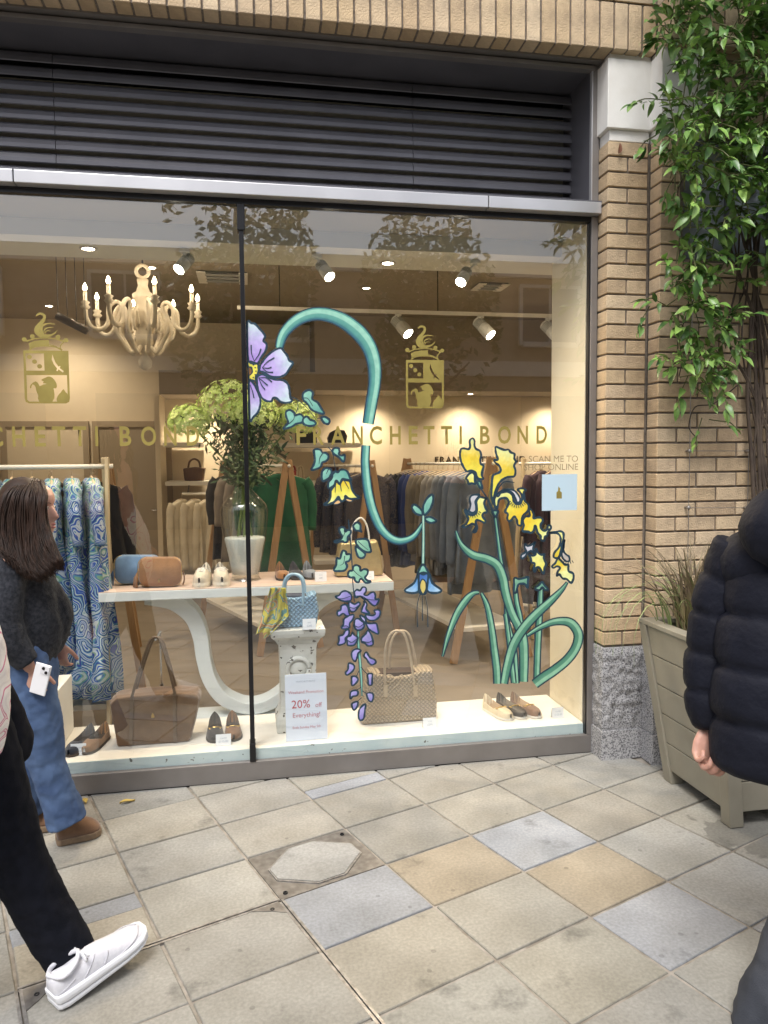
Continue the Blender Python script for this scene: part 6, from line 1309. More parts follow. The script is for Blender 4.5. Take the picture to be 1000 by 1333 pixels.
hand(body, fwst, (.1, .0, -1), (.9, -.2, .1), (-.1, 1, 0), (.5, .6, .4), .88)
limb(body, [(-2.70, -.40, .80), (-2.63, -.40, .45), (-2.57, -.365, .15)], [.075, .05, .028]); limb(body, [(-2.74, -.24, .80), (-2.735, -.23, .45), (-2.77, -.22, .10)], [.075, .05, .04])
remesh(body.build('body', M_skin, wo, smooth=True), .0042, 3)
face(wo, hc, fwdw, HS)
M_jump = mat('charcoal_knit', (.014, .016, .021), .95, col2=(.034, .036, .044), nscale=70, ndet=3, bump=.35, bscale=180, sheen=.08, spec=.2)
jb = MB()
limb(jb, [wp(24, 716), wp(24, 735), wp(28, 775), wp(33, 815), wp(36, 846)], [.075, .118, .140, .142, .126], 20, flat=.9)
jb.ell(wp(24, 738), (.12, .175, .06), 16, 8)
limb(jb, [wp(18, 738, -.42), wp(7, 785, -.475), wp(10, 828, -.49), wp(36, 864, -.475)], [.058, .066, .066, .048], 14, cut=True)
limb(jb, [wp(46, 738, -.22), wp(64, 790, -.17), wp(78, 832, -.16)], [.066, .066, .048], 14, cut=True)
limb(jb, [wp(62, 772, -.30), wp(72, 800, -.27), wp(66, 838, -.27)], [.06, .075, .055], 12)
remesh(jb.build('jumper', M_jump, wo, smooth=True), .009, 4, (.014, .11))
MB().tube([wp(24, 712)+Vector((.062*math.cos(a), .07*math.sin(a), .012*math.cos(a))) for a in [2*math.pi*k/20 for k in range(21)]], .012, 8).build('collar', M_jump, wo, smooth=True)
M_jean = mat('blue_denim', (.030, .060, .145), .85, col2=(.10, .165, .30), nscale=9, ndet=7, bump=.2, bscale=300, contrast=(.3, .75))
jn = MB()
limb(jn, [wp(30, 838), wp(34, 870), wp(36, 900)], [.118, .125, .115], 18, flat=.95)
limb(jn, [(-2.695, -.395, .80), wp(52, 940, -.40), wp(61, 990, -.40), wp(74, 1030, -.40), wp(88, 1070, -.40)], [.094, .088, .072, .070, .080], 16, cut=True)
limb(jn, [(-2.73, -.245, .80), (-2.73, -.235, .55), (-2.735, -.23, .36), (-2.76, -.225, .09)], [.094, .082, .066, .076], 16, cut=True)
o = remesh(jn.build('jeans', M_jean, wo, smooth=True), .0075, 3, (.013, .045))
if 0: MB().tube(cr([wp(34, 940, -.497), wp(44, 985, -.48), wp(56, 1030, -.476), wp(66, 1056, -.486)], 5), .0013, 5).build('seam', mat('stitch', (.45, .48, .52), .8), wo)
M_boot = suede('boot_suede', (.24, .13, .07)); M_bsole = mat('boot_sole', (.26, .18, .11), .9, col2=(.20, .14, .09), nscale=40, bump=.2)
def boot(heel, toe, z0=.0, lift=0.):
    h, t_ = Vector(heel), Vector(toe); d = (t_-h); L_ = d.length; d.normalize(); n_ = Vector((-d.y, d.x, 0)); up = Vector((0, 0, 1)); b = MB(); rings = []
    for s, w_, zt_ in ((0.0, .030, .165), (.04, .040, .18), (.15, .043, .185), (.30, .044, .18), (.46, .046, .115), (.66, .049, .085), (.82, .047, .072), (.94, .036, .055), (1, .016, .040)):
        c_ = h+d*L_*s; rings.append([c_+n_*w_*math.cos(a)+up*(.028+max(0, math.sin(a))**.8*(zt_-.028)) for a in [math.pi*(k/14) for k in range(15)]])
    bt = b.loft(rings).build('boot', M_boot, wo, smooth=True)
    out = []
    for s, w_ in ((-.015, .030), (.05, .044), (.3, .046), (.66, .053), (.85, .049), (.97, .034), (1.02, .014)): out.append((s, w_))
    pl2 = [h+d*L_*s+n_*w_ for s, w_ in out]+[h+d*L_*s-n_*w_ for s, w_ in out[::-1]]
    MB().prism([p+up*(z0+.001) for p in pl2], (0, 0, .030)).build('sole', M_bsole, bt, fixn=True, bevel=.006)
hb, tbt = PZ(74, 1098), PZ(131, 1084); boot(hb, tbt)
boot((-2.83, -.215, 0), (-2.645, -.20, 0))
M_hair = mat('dark_hair', (.016, .009, .006), .55, spec=.3, col2=(.036, .017, .010), nscale=3, stretch=(30, 30, 2))
hr = MB(); rnd = random.Random(5); hr.ell(wp(30, 654), (.094, .086, .104), 24, 14); hr.ell(wp(22, 690), (.075, .10, .11), 20, 12)
GU = [[(30, 626), (6, 644), (0, 678), (-4, 706), (2, 726)], [(38, 625), (20, 644), (14, 688), (20, 724), (36, 752)], [(46, 625), (38, 648), (36, 690), (42, 726), (58, 757)], [(53, 627), (56, 648), (56, 676), (63, 708), (76, 738)], [(56, 628), (60, 646), (58.5, 674), (67, 705), (83, 740)]]
YG = [-.34, -.418, -.432, -.462, -.498]; YF = [-.33, -.255, -.245, -.24, -.25]
for k in range(1500):
    far_ = k % 5 == 0; t = rnd.random()*(len(GU)-1); a = min(int(t), len(GU)-2); f = t-a; off = rnd.uniform(-.010, .014); L_ = rnd.uniform(.84, 1.06); ph_ = rnd.uniform(0, 6.28); pts = []
    for q in range(5):
        x = lerp(GU[a][q][0], GU[a+1][q][0], f)+rnd.gauss(0, 1.0)+(2.4*math.sin(t*2.1+q*2.1)+1.2*math.sin(ph_+q*2) if q >= 2 else 0); y = lerp(GU[a][q][1], GU[a+1][q][1], f)+rnd.gauss(0, .8)
        if q == 4: y -= (1-L_)*60; x += 3*math.sin(ph_)
        pts.append(wp(x, y, (YF if far_ else YG)[q]+off*(1 if q else .3)+.006*math.sin(ph_+q*1.9)))
    P_ = cr(pts, 4); m_ = len(P_); r_ = rnd.uniform(.0022, .0040); hr.tube(P_, [r_*(1-.8*(i/(m_-1))**3) for i in range(m_)], 4)
hr.build('hair', M_hair, wo, smooth=True)
# phone held in her near hand
ph = thing('phone', 'white phone with two camera lenses held in the hand of the woman', 'phone', wp(52, 884, -.50))
pc = wp(53, 884, -.505); u_ = Vector((.26, -.05, .96)).normalized(); v_ = Vector((.93, -.28, -.26)); v_ = (v_-u_*v_.dot(u_)).normalized(); n_ = v_.cross(u_)
n_ = n_ if n_.y < 0 else -n_
MB().obox(pc, v_*.033, n_*.004, u_*.062).build('case', mat('phone_white', (.78, .78, .80), .3), ph, bevel=.005, seg=3)
q = pc+n_*.0055+u_*.040-v_*.012*-1
MB().obox(q, v_*.017, n_*.0012, u_*.017).build('camera_bump', mat('phone_bump', (.70, .70, .73), .25), ph, bevel=.001)
for a, b_ in ((-.007, .007), (.007, -.007)): MB().tube([q+v_*a+u_*b_, q+v_*a+u_*b_+n_*.0032], .0062, 14).build('lens', mat('lens_black', (.01, .01, .012), .1), ph)
# ---------------------------------------------------------------- walker at the left edge: floral top, dark trousers, white trainer
lp = lambda x, y, Y: PY(x, y, Y)
le = thing('person', 'walker in floral top black cardigan and dark trousers with a white trainer', 'person', (-2.72, -1.3, 0))
M_black = mat('black_twill', (.005, .006, .010), .9, col2=(.009, .010, .016), nscale=30, bump=.15, bscale=200, spec=.15)
an = lp(100, 1252, -1.22)
tr = MB()
limb(tr, [lp(-66, 880, -1.31), lp(-22, 990, -1.28), lp(14, 1098, -1.25), lp(54, 1180, -1.23), lp(92, 1244, -1.22)], [.115, .102, .086, .079, .080], 16, cut=True)
limb(tr, [lp(-76, 880, -1.42), lp(-70, 1000, -1.45), lp(-120, 1130, -1.48), lp(-190, 1235, -1.5)], [.105, .09, .072, .066], 16)
tr.ell(lp(-76, 880, -1.36), (.12, .15, .11), 16, 9)
remesh(tr.build('trousers', M_black, le, smooth=True), .008, 3, (.014, .06))
bd = MB(); tc_ = lp(-120, 540, -1.35); head(bd, tc_, (.95, .3, 0)); limb(bd, [tc_+Vector((0, 0, -.06)), tc_+Vector((0, 0, -.2))], [.052, .06])
limb(bd, [lp(-112, 640, -1.35), lp(-95, 760, -1.35), lp(-62, 850, -1.36)], [.12, .115, .11], 16)
limb(bd, [lp(-60, 850, -1.32), lp(10, 1098, -1.25), lp(92, 1245, -1.22)], [.07, .05, .036]); limb(bd, [lp(-50, 850, -1.42), lp(-120, 1130, -1.48), lp(-190, 1235, -1.5)], [.07, .05, .036])
for sg, Y in ((1, -1.16), (-1, -1.56)):
    limb(bd, [lp(-112, 655, Y), lp(-130-sg*20, 790, Y), lp(-75+sg*-25, 900, Y)], [.045, .035, .025]); hand(bd, lp(-75+sg*-25, 902, Y), (.1, 0, -1), (1, .1, 0), (0, sg, 0), (.4, .5, .4))
remesh(bd.build('body', M_skin, le, smooth=True), .006, 3); face(le, tc_, (.95, .3, 0)); strands(le, tc_, (.95, .3, 0), 1.03, MATS['dark_hair'], 160, .25, 9)
M_floral = paisley('floral_top', [(0, (.74, .70, .70)), (.3, (.80, .77, .76)), (.62, (.62, .22, .34)), (.7, (.78, .70, .70)), (.85, (.55, .16, .30)), (.9, (.78, .75, .74))], 7)
fb = MB(); limb(fb, [lp(-130, 640, -1.37), lp(-112, 740, -1.37), lp(-64, 850, -1.38), lp(-60, 950, -1.40)], [.12, .125, .135, .14], 18, flat=1.0)
remesh(fb.build('floral_top', M_floral, le, smooth=True), .010, 3, (.02, .1))
cg = MB(); limb(cg, [lp(-110, 640, -1.24), lp(-92, 770, -1.24), lp(-34, 885, -1.22), lp(-2, 965, -1.20)], [.09, .08, .085, .10], 16, flat=.9); limb(cg, [lp(-112, 650, -1.52), lp(-125, 780, -1.56), lp(-100, 890, -1.56)], [.07, .06, .045], 12); limb(cg, [lp(-112, 650, -1.20), lp(-125, 780, -1.14), lp(-100, 890, -1.14)], [.07, .06, .045], 12)
remesh(cg.build('cardigan', M_black, le, smooth=True), .010, 4, (.02, .08))
M_trn = mat('white_mesh', (.66, .66, .70), .75, col2=(.60, .60, .65), nscale=80, bump=.12, bscale=260); M_foam = mat('white_foam', (.72, .73, .76), .55, col2=(.66, .67, .70), nscale=12)
def trainer(heel, toe, hz, tz):
    h, t_ = Vector(heel), Vector(toe); d = t_-h; L_ = d.length; d.normalize(); n_ = Vector((-d.y, d.x, 0)).normalized(); up = n_.cross(d)*-1; up = up if up.z > 0 else -up
    rings = []; N_ = 20
    st_ = [(0., .024, .082, .038), (.025, .032, .104, .036), (.09, .036, .100, .034), (.20, .039, .090, .033), (.30, .041, .092, .031), (.42, .043, .098, .029), (.55, .046, .086, .027), (.68, .049, .070, .025), (.80, .048, .058, .023), (.90, .042, .050, .022), (.97, .028, .043, .024), (1.0, .010, .036, .028)]
    for s, w_, zt_, zb in st_:
        c_ = h+d*L_*s; rings.append([c_+n_*w_*math.cos(a)+up*(zb+max(0, math.sin(a))**.75*(zt_-zb)) for a in [math.pi*k/N_ for k in range(N_+1)]])
    u0 = MB().loft(rings).build('trainer', M_trn, le, smooth=True)
    for lo, hi, sc_, nm_ in ((0, .42, 1.02, 'sole'), (.44, 1, 1.06, 'midsole')):
        rr = []
        for s, w_, zt_, zb in st_:
            c_ = h+d*L_*(s*1.03-.015); w2 = (w_+.006)*sc_; rock = .012*max(0, (s-.72)/.28)**2+.006*max(0, (.1-s)/.1); z0 = lerp(rock, zb+.012, lo); z1 = lerp(rock, zb+.012, hi)
            rr.append([c_-n_*w2+up*z0, c_+n_*w2+up*z0, c_+n_*w2*1.02+up*(z0+z1)/2, c_+n_*w2*.97+up*z1, c_-n_*w2*.97+up*z1, c_-n_*w2*1.02+up*(z0+z1)/2])
        MB().loft(rr).build(nm_, M_foam, u0, bevel=.004, fixn=True)
    for k in range(5):
        s = .36+.055*k; c_ = h+d*L_*s; z_ = lerp(.100, .070, k/4); MB().tube(cr([c_-n_*.024+up*(z_-.012)+d*.008, c_+up*(z_+.002), c_+n_*.024+up*(z_-.012)-d*.006], 4), .0032, 6).build('lace', M_foam, u0, smooth=True)
    for sg in (-1, 1):
        for z0_, z1_, s0_, s1_ in ((.050, .062, .02, .20), (.046, .085, .28, .44), (.044, .070, .48, .56), (.036, .048, .62, .95)):
            pts = []
            for q in range(6):
                s = lerp(s0_, s1_, q/5); w_ = next((lerp(a[1], b_[1], (s-a[0])/(b_[0]-a[0])) for a, b_ in zip(st_, st_[1:]) if a[0] <= s <= b_[0]), .03); zt_ = next((lerp(a[2], b_[2], (s-a[0])/(b_[0]-a[0])) for a, b_ in zip(st_, st_[1:]) if a[0] <= s <= b_[0]), .05); zb_ = .03
                z_ = lerp(z0_, z1_, q/5); sn = min(.98, max(0.02, ((z_-zb_)/(zt_-zb_)))**(1/.75)); pts.append(h+d*L_*s+n_*sg*w_*math.sqrt(1-sn*sn)*1.01+up*z_)
            MB().tube(cr(pts, 3), .0022, 5).build('overlay', mat('grey_overlay', (.52, .52, .56), .6), u0, smooth=True)
        for k in range(5):
            s = .36+.055*k; z_ = lerp(.100, .070, k/4)-.013; MB().ell(h+d*L_*s+n_*sg*.026+up*z_, (.003, .003, .003), 6, 4).build('eyelet', mat('eyelet', (.12, .12, .13), .5), u0)
    MB().tube(cr([h+d*L_*.02+up*.104, h+d*L_*.10+n_*.034+up*.094, h+d*L_*.24+n_*.030+up*.100, h+d*L_*.33+up*.110, h+d*L_*.24-n_*.030+up*.100, h+d*L_*.10-n_*.034+up*.094, h+d*L_*.02+up*.104], 4), .007, 8).build('collar', M_trn, u0, smooth=True)
    c_ = h+d*L_*.33+up*.108; MB().tube(cr([c_, c_+n_*.03+up*.006, c_+n_*.045-up*.01, c_+n_*.02-up*.004, c_, c_-n_*.03+up*.006, c_-n_*.045-up*.012, c_-n_*.018, c_], 4), .003, 6).build('bow', M_foam, u0, smooth=True)
    if 0: MB().loft([[h+d*L_*(.055+.0*k)+Vector((0, 0, 0))+d*L_*.10*(1+math.cos(a))*.9+n_*.030*math.sin(a)*sc+up*zz for a in [2*math.pi*j/16 for j in range(16)]] for k, (zz, sc) in enumerate(((.07, 1.05), (.105, 1.0)))]).build('collar', M_trn, u0, smooth=True)
hl = PZ(72, 1310, .002); to = PY(188, 1216, hl.y+.19)
trainer(hl, to, 0, .05)
trainer(PZ(-215, 1300, .004), PZ(-120, 1245, .004)+Vector((0, 0, .0)), 0, 0)
# ---------------------------------------------------------------- figure in the puffer jacket at the right edge
rd = lambda x, y, d: CAM+ray(x, y)*d
re_ = thing('person', 'figure in navy quilted puffer jacket and dark grey jeans beside the planter', 'person', (rd(1040, 1330, 2.05).x, rd(1040, 1330, 2.05).y, 0))
M_puff = mat('navy_nylon', (.0045, .0055, .012), .70, col2=(.007, .0085, .017), nscale=9, bump=.45, bscale=34, spec=.22)
D0 = 2.05
def baffled(path, rads, nb, depth, flat, ref, n=28, ext=(1, 1), ny=3.0):
    P_ = cr(path, 12); k = len(P_); lens = [0]
    for i in range(1, k): lens.append(lens[-1]+(P_[i]-P_[i-1]).length)
    T = lens[-1]; rr = []
    M_ = nb*10; Q = []; 
    for i in range(M_+1):
        s = i/M_*T; j = max(0, min(k-2, next((q for q in range(k-1) if lens[q+1] >= s), k-2))); f = (s-lens[j])/max(1e-6, lens[j+1]-lens[j]); Q.append(P_[j].lerp(P_[j+1], f))
        t = i/M_*(len(rads)-1); a = min(int(t), len(rads)-2); r_ = lerp(rads[a], rads[a+1], t-a); ph_ = (i % 10)/10; rr.append(r_+depth*(1-math.exp(-min(ph_, 1-ph_)/.10)-.75))
    b = MB(); b.tube(Q, rr, n, flat=flat, ref=ref)
    for v in range(len(b.V)):
        p = b.V[v]; q = noise.noise(p*9)*.005+noise.noise(Vector((p.x*45, p.y*45, p.z*14)))*.006*(1-math.sin(math.pi*((v//n) % 10)/10))+noise.noise(p*40)*.0018; c_ = Q[min(len(Q)-1, v//n)]; dd = p-c_
        if dd.length > 1e-4: b.V[v] = p+dd.normalized()*q
    return b
rtv = Vector(RT)
jk = baffled([rd(1062, 672, D0), rd(1058, 740, D0), rd(1050, 850, D0), rd(1046, 930, D0), rd(1044, 1004, D0)], [.17, .225, .245, .250, .240], 5, .018, .72, rtv, 72).build('jacket', M_puff, re_, smooth=True)
baffled([rd(975, 712, 2.10), rd(945, 780, 2.14), rd(930, 850, 2.15), rd(927, 905, 2.15), rd(932, 946, 2.14)], [.095, .088, .082, .078, .066], 5, .010, .95, rtv, 48).build('sleeve', M_puff, re_, smooth=True)
baffled([rd(1165, 700, 2.2), rd(1190, 790, 2.22), rd(1192, 880, 2.22), rd(1185, 950, 2.2)], [.105, .098, .09, .066], 5, .014, .95, rtv, 20).build('sleeve', M_puff, re_, smooth=True)
hd_ = MB(); hd_.ell(rd(1040, 682, 1.96), (.155, .13, .115), 24, 12, rot=Matrix.Rotation(R(-14), 3, 'Y'))
for v in range(len(hd_.V)): hd_.V[v] += Vector((1, 1, 1))*noise.noise(hd_.V[v]*12)*.010
hd_.build('hood', M_puff, re_, smooth=True)
MB().ell(rd(990, 735, 2.07), (.115, .12, .105), 24, 14).build('shoulder_panel', M_puff, re_, smooth=True)
bd = MB(); hcr = rd(1098, 545, 2.0); fr_ = Vector((.6, .8, 0)); head(bd, hcr, fr_); limb(bd, [hcr+Vector((0, 0, -.06)), hcr+Vector((-.03, -.03, -.2))], [.052, .06]); limb(bd, [rd(1060, 700, D0), rd(1050, 850, D0), rd(1044, 990, D0)], [.13, .13, .12], 14)
wr = rd(926, 946, 2.14); limb(bd, [rd(1000, 745, 2.1), rd(931, 850, 2.155), wr], [.045, .034, .025]); hand(bd, wr, ray(914, 992)*2.12+CAM-wr, rtv*.9+Vector(FW)*.2, -Vector(FW)+rtv*.25, (.65, 1.1, .9), 1.12, thumb=.8)
limb(bd, [rd(1165, 700, 2.2), rd(1192, 870, 2.22), rd(1183, 955, 2.2)], [.045, .036, .026]); hand(bd, rd(1183, 957, 2.2), (0, 0, -1), (-.3, 1, 0), (-1, 0, 0), (.6, .7, .5))
limb(bd, [rd(1075, 975, 2.05), rd(1068, 1120, 2.06), rd(985, 1328, 2.05)], [.08, .055, .038]); limb(bd, [rd(1115, 975, 2.1), rd(1140, 1150, 2.15), rd(1145, 1290, 2.2)], [.08, .055, .038])
remesh(bd.build('body', M_skin, re_, smooth=True), .0042, 3)
M_dj = mat('dark_denim', (.028, .032, .042), .85, col2=(.05, .055, .068), nscale=7, bump=.2, bscale=260)
tr = MB(); limb(tr, [rd(1075, 975, 2.05), rd(1068, 1120, 2.06), rd(1022, 1245, 2.05), rd(985, 1330, 2.05)], [.105, .078, .070, .068], 16); limb(tr, [rd(1115, 975, 2.1), rd(1140, 1150, 2.15), rd(1145, 1280, 2.2)], [.105, .08, .066], 16); tr.ell(rd(1085, 960, 2.08), (.14, .12, .10), 16, 8)
remesh(tr.build('jeans', M_dj, re_, smooth=True), .010, 4, (.02, .07))
face(re_, hcr, fr_); strands(re_, hcr, fr_, 1.03, MATS['dark_hair'], 160, .16, 12)
for (a, c_) in ((rd(985, 1345, 2.06), 0), (rd(1146, 1300, 2.2), 1)):
    h_ = Vector((a.x-.05, a.y-.03, .001)); t_ = h_+Vector((.20, .17, 0)); b = MB(); d = (t_-h_).normalized(); L_ = (t_-h_).length; n_ = Vector((-d.y, d.x, 0)); rings = []
    for s, w_, zt_ in ((0, .028, .07), (.1, .038, .085), (.4, .042, .08), (.7, .047, .055), (.93, .036, .04), (1, .012, .025)): rings.append([h_+d*L_*s+n_*w_*math.cos(q)+Vector((0, 0, max(0, math.sin(q))**.8*zt_)) for q in [math.pi*k/12 for k in range(13)]])
    b.loft(rings).build('shoe', mat('dark_shoe', (.02, .02, .022), .6), re_, smooth=True)
# ================================================================ planter
M_plant = mat('taupe_paint', (.30, .278, .22), .5, col2=(.25, .23, .18), nscale=4, bump=.06, bscale=90)
pn = thing('planter', 'tapered taupe timber planter on short feet against the granite base', 'planter', (.43, -.55, 0))
Bc = [Vector(p) for p in ((.172, -.285, .065), (.178, -.80, .065), (.72, -.80, .065), (.72, -.285, .065))]
Tc = [Vector(p) for p in ((.066, -.235, .775), (.066, -.885, .775), (.83, -.885, .775), (.83, -.235, .775))]
cen = Vector((.445, -.55, 0))
for k in range(4):
    b0, t0_ = Bc[k], Tc[k]; d = (t0_-b0); foot_ = b0-d*(.065/d.z); foot_.z = .001
    ux = Vector((1, 0, 0))*(1 if b0.x < cen.x else -1); uy = Vector((0, 1, 0))*(1 if b0.y < cen.y else -1)
    q = [foot_, foot_+ux*.065, foot_+ux*.065+uy*.065, foot_+uy*.065]; q2 = [t0_, t0_+ux*.06, t0_+ux*.06+uy*.06, t0_+uy*.06]
    MB().loft([q, q2]).build('corner_post', M_plant, pn, bevel=.004, fixn=True)
for k in range(4):
    k2 = (k+1) % 4; n_ = ((Bc[k]+Bc[k2])/2-cen); n_.z = 0; n_.normalize(); e = (Bc[k2]-Bc[k]).normalized()
    for j in range(5):
        a0, a1 = (j+.02)/5, (j+.985)/5; ins = n_*-.010
        c4 = [Bc[k].lerp(Tc[k], a0)+e*.06, Bc[k2].lerp(Tc[k2], a0)-e*.06, Bc[k2].lerp(Tc[k2], a1)-e*.06, Bc[k].lerp(Tc[k], a1)+e*.06]
        MB().prism([p+ins for p in c4], n_*-.018).build('board', M_plant, pn, fixn=True, bevel=.0025)
for k in range(4):
    k2 = (k+1) % 4; i_ = lambda p: p+(Vector((cen.x, cen.y, p.z))-p)*.17
    a, b_ = Tc[k]+Vector((0, 0, .001)), Tc[k2]+Vector((0, 0, .001)); MB().prism([a, b_, i_(b_), i_(a)], (0, 0, .022)).build('rim', M_plant, pn, fixn=True, bevel=.003)
MB().box(.12, .78, -.83, -.29, .66, .70).build('soil', mat('soil', (.035, .025, .018), .95, col2=(.06, .045, .03), nscale=60, bump=.6), pn)
MB().box(.20, .70, -.77, -.31, .07, .09).build('floor_board', M_plant, pn)
# spiky grasses in the planter
def blade_mesh(L_, W_, bend, mt, seg=9):
    b = MB()
    def f(u, v):
        a = bend*u*u; y = L_*(u-.12*bend*u**3); z = L_*u*math.cos(min(1.9, a*.9)); x = L_*u*math.sin(min(2.3, a))*.75; w_ = W_*(1-u**2.2)*(.6+.4*min(1, u*6))*(v-.5); return Vector((x-abs(v-.5)*W_*.3, w_, z))
    b.grid(f, seg, 2); return b.mesh('leaf', mt, smooth=True)
M_gr = mat('grass_green', (.17, .25, .08), .5, col2=(.24, .30, .12), nscale=12); M_gp = mat('grass_bronze', (.22, .19, .09), .5, col2=(.15, .10, .075), nscale=10); M_pu = mat('purple_leaf', (.075, .035, .075), .4, col2=(.13, .07, .12), nscale=9)
gp = thing('grass_plant', 'spiky bronze green grass growing in the taupe planter', 'plant', (.245, -.43, .70)); rnd = random.Random(4)
GM_ = [blade_mesh(.42, .012, .50, M_gp), blade_mesh(.40, .011, .30, M_gp), blade_mesh(.42, .011, 1.0, M_gr), blade_mesh(.33, .013, .6, M_gr)]
for k in range(210):
    me = GM_[rnd.choice((0, 0, 1, 1, 2, 3))]; a = rnd.uniform(0, 6.28); r_ = rnd.uniform(.0, .10)
    put('leaf', me, (r_*math.cos(a)*.9, r_*math.sin(a)*1.1, -.005), gp, rot=(rnd.gauss(0, .12), rnd.gauss(.05, .15), a+rnd.gauss(0, .7)), scale=rnd.uniform(.85, 1.35))
LG = blade_mesh(.50, .010, 1.75, M_gr)
for k in range(9): put('leaf', LG, (-.10+rnd.uniform(-.03, .03), .06+rnd.uniform(-.12, .10), .04), gp, rot=(0, rnd.uniform(-.1, .35), math.pi+rnd.uniform(-.5, .5)), scale=rnd.uniform(.7, 1.))
cp = thing('cordyline', 'dark purple strap leaved plant behind the bronze grass', 'plant', (.32, -.38, .72))
PL_ = [blade_mesh(.36, .032, .6, M_pu), blade_mesh(.40, .028, .9, M_pu)]
for k in range(20): a = k*2.4; put('leaf', PL_[k % 2], (.02*math.cos(a), .02*math.sin(a), 0), cp, rot=(rnd.gauss(0, .1), rnd.uniform(-.15, .25), a), scale=rnd.uniform(.7, 1.1))
# ================================================================ climber on the wall
vn = thing('climbing_plant', 'dense evergreen climber with glossy leaves spilling down the brick wall', 'plant', (.75, -.2, 0)); rnd = random.Random(21); VO = ORG[vn.name]
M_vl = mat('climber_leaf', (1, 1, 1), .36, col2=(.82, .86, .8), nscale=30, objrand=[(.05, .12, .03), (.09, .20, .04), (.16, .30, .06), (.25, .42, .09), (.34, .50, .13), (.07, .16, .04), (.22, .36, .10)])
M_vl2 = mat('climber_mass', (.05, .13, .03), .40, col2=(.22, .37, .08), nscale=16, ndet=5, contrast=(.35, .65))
M_vs = mat('climber_stem', (.085, .062, .045), .85, col2=(.05, .035, .026), nscale=14, bump=.3)
def lf(L_, W_, curl, fold):
    b = MB()
    def f(u, v):
        w_ = W_*(math.sin(math.pi*min(1, u**.8))**.9)*(v-.5)*2*.5; return Vector((w_, u*L_, -curl*L_*u*u+abs(w_)*fold))
    b.grid(f, 6, 2); return b
LB = [lf(.072, .030, .25, .5), lf(.084, .034, .38, .4), lf(.055, .027, .12, .5), lf(.078, .029, .5, .3)]
LMs = [b.mesh('leaf', M_vl, smooth=True) for b in LB]
regions = [([(858, -120), (1180, -120), (1180, 380), (1010, 380), (975, 300), (905, 330), (893, 255), (872, 225), (862, 160), (868, 90)], 760), ([(880, 320), (965, 330), (968, 430), (925, 470), (885, 420), (868, 380)], 44), ([(868, 455), (955, 450), (962, 500), (915, 520), (872, 505)], 18), ([(975, 380), (1180, 380), (1180, 520), (1010, 500)], 24)]
def sample(poly):
    xs = [p[0] for p in poly]; ys = [p[1] for p in poly]
    while True:
        x, y = rnd.uniform(min(xs), max(xs)), rnd.uniform(min(ys), max(ys))
        if inpoly(x, y, [poly]): return x, y
shoots = []
for poly, n_ in regions:
    for k in range(n_):
        x, y = sample(poly); dep = rnd.random()**.8*(.34 if y < 330 else .15); p = PY(x, y, -.14-dep)
        shoots.append((p, Vector((rnd.gauss(-.25, .6), rnd.uniform(-1, -.1), rnd.gauss(.05, .55))).normalized(), rnd.uniform(.09, .17)))
for x, y, dx, dz, L_ in ((850, 130, -1, -.15, .20), (838, 178, -.9, -.6, .12), (866, 60, -.9, .1, .17), (872, 30, -.8, .3, .15), (848, 395, -1, .3, .12), (832, 408, -.6, -.8, .07), (905, 555, -.4, -.8, .07), (930, 548, .5, -.1, .08), (882, 258, -.7, -.3, .12), (868, 235, -.5, -.7, .10), (880, 470, -.8, -.2, .12), (884, 500, -.5, -.8, .10)):
    p = PY(x+14*abs(dx), y, -.17); shoots.append((p, Vector((dx, -.25, dz)).normalized(), L_))
leaves = []
sb = MB()
for p, d, L_ in shoots:
    e = p+d*L_+Vector((0, 0, -.03)); P_ = cr([p-d*.05, p, p+d*L_*.6, e], 3); sb.tube(P_, [.0028]*(len(P_)-1)+[.001], 4)
    n_ = max(4, int(L_/.019)); s1 = d.orthogonal().normalized()
    for k in range(n_):
        t = (k+1)/n_; q = p.lerp(e, t); a = k*2.4+rnd.uniform(-.4, .4); out = (s1*math.cos(a)+d.cross(s1)*math.sin(a)); y_ = (out*(1.1-.7*t)+d*(.35+t)+Vector((0, -.15, -.25))).normalized()
        z_ = (Vector((0, -.35, 1))+out*.3+Vector((rnd.gauss(0, .35), rnd.gauss(0, .35), 0))); x_ = y_.cross(z_).normalized(); z_ = x_.cross(y_)
        leaves.append((q, Matrix((x_, y_, z_)).transposed(), rnd.randrange(4), rnd.uniform(.5, 1.25)))
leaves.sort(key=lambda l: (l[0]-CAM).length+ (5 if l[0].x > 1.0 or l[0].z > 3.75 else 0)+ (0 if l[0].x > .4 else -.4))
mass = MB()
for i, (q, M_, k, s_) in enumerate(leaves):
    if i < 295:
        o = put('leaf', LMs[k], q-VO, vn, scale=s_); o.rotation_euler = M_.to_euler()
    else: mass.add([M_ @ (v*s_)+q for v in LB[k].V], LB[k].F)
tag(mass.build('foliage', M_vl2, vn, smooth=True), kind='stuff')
tag(sb.build('twigs', mat('twig_green', (.10, .11, .04), .7), vn), kind='stuff')
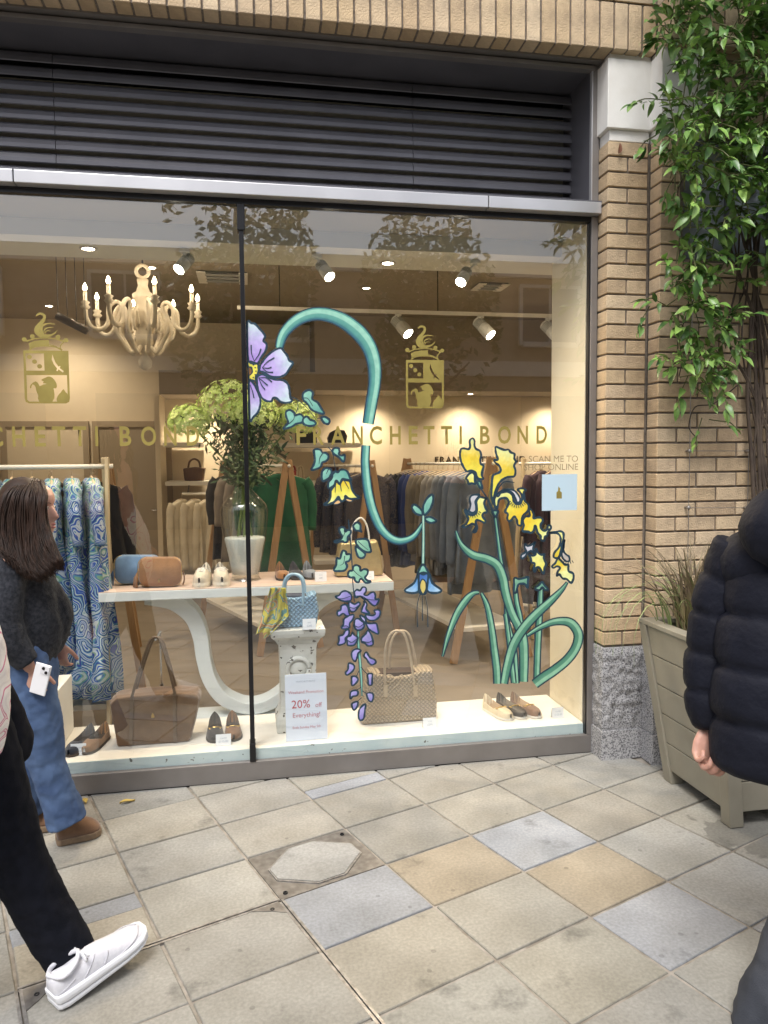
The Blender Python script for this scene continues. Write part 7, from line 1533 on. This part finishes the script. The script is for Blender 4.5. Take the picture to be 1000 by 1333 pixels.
for k in range(13):      # bare woody stems
    x0_, x1_, x2_ = 945+rnd.uniform(-8, 48), 962+rnd.uniform(-22, 40), 990+rnd.uniform(-14, 30)
    pts = [PY(x0_, 290, -.16-rnd.uniform(0, .05)), PY(lerp(x0_, x1_, .5)+rnd.uniform(-8, 8), 370, -.17), PY(x1_, 440, -.15-rnd.uniform(0, .04)), PY(lerp(x1_, x2_, .5)+rnd.uniform(-6, 6), 510, -.15), PY(x2_, 590, -.16), PY(x2_+rnd.uniform(5, 30), 690, -.17), PY(x2_+rnd.uniform(5, 30), 800, -.2)]
    P_ = cr(pts, 6); r_ = rnd.uniform(.004, .009); MB().tube(P_, [r_*lerp(.75, 1.25, i/(len(P_)-1)) for i in range(len(P_))], 7).build('stem', M_vs, vn, smooth=True)
for pts in (((962, 500), (930, 525), (905, 530), (897, 555), (905, 568)), ((882, 440), (896, 400), (895, 350), (905, 330)), ((884, 490), (893, 450), (900, 430)), ((905, 215), (885, 240), (884, 265), (897, 282), (915, 275))): MB().tube(cr([PY(x, y, -.15) for x, y in pts], 6), .0032, 6).build('stem', M_vs, vn, smooth=True)
tw = thing('trellis_wire', 'thin steel climbing wires on anchors fixed to the brick wall', 'wire', PY(935, 585, -.13))
M_wire = mat('wire_steel', (.30, .28, .26), .4, .8)
for x in (898, 975):
    a, b_ = PY(x, 330, -.135), PY(x, 760, -.135); b_.x = a.x = PY(x, 586, -.135).x; MB().tube([a, b_], .002, 6).build('wire', M_wire, tw)
    for y in (587, 661):
        p = PY(x, y, -.135); p.x = a.x; MB().tube([(p.x, -.104, p.z), (p.x, -.128, p.z)], .006, 8).build('anchor', M_wire, tw); MB().ell((p.x, -.134, p.z), (.011, .010, .011), 10, 7).build('clamp', M_wire, tw, smooth=True)
for y in (587, 661): MB().tube([PY(895, y, -.135), PY(1060, y, -.135)], .0018, 6).build('wire', M_wire, tw)
o = LB[1].mesh('dead_leaf', mat('dead_leaf', (.20, .085, .05), .6), smooth=True); o = put('dead_leaf', o, PY(805, 200, -.02), rot=(R(100), R(20), R(15)), scale=.75); tag(o, 'brown withered leaf hanging on the white stone cap', 'leaf')
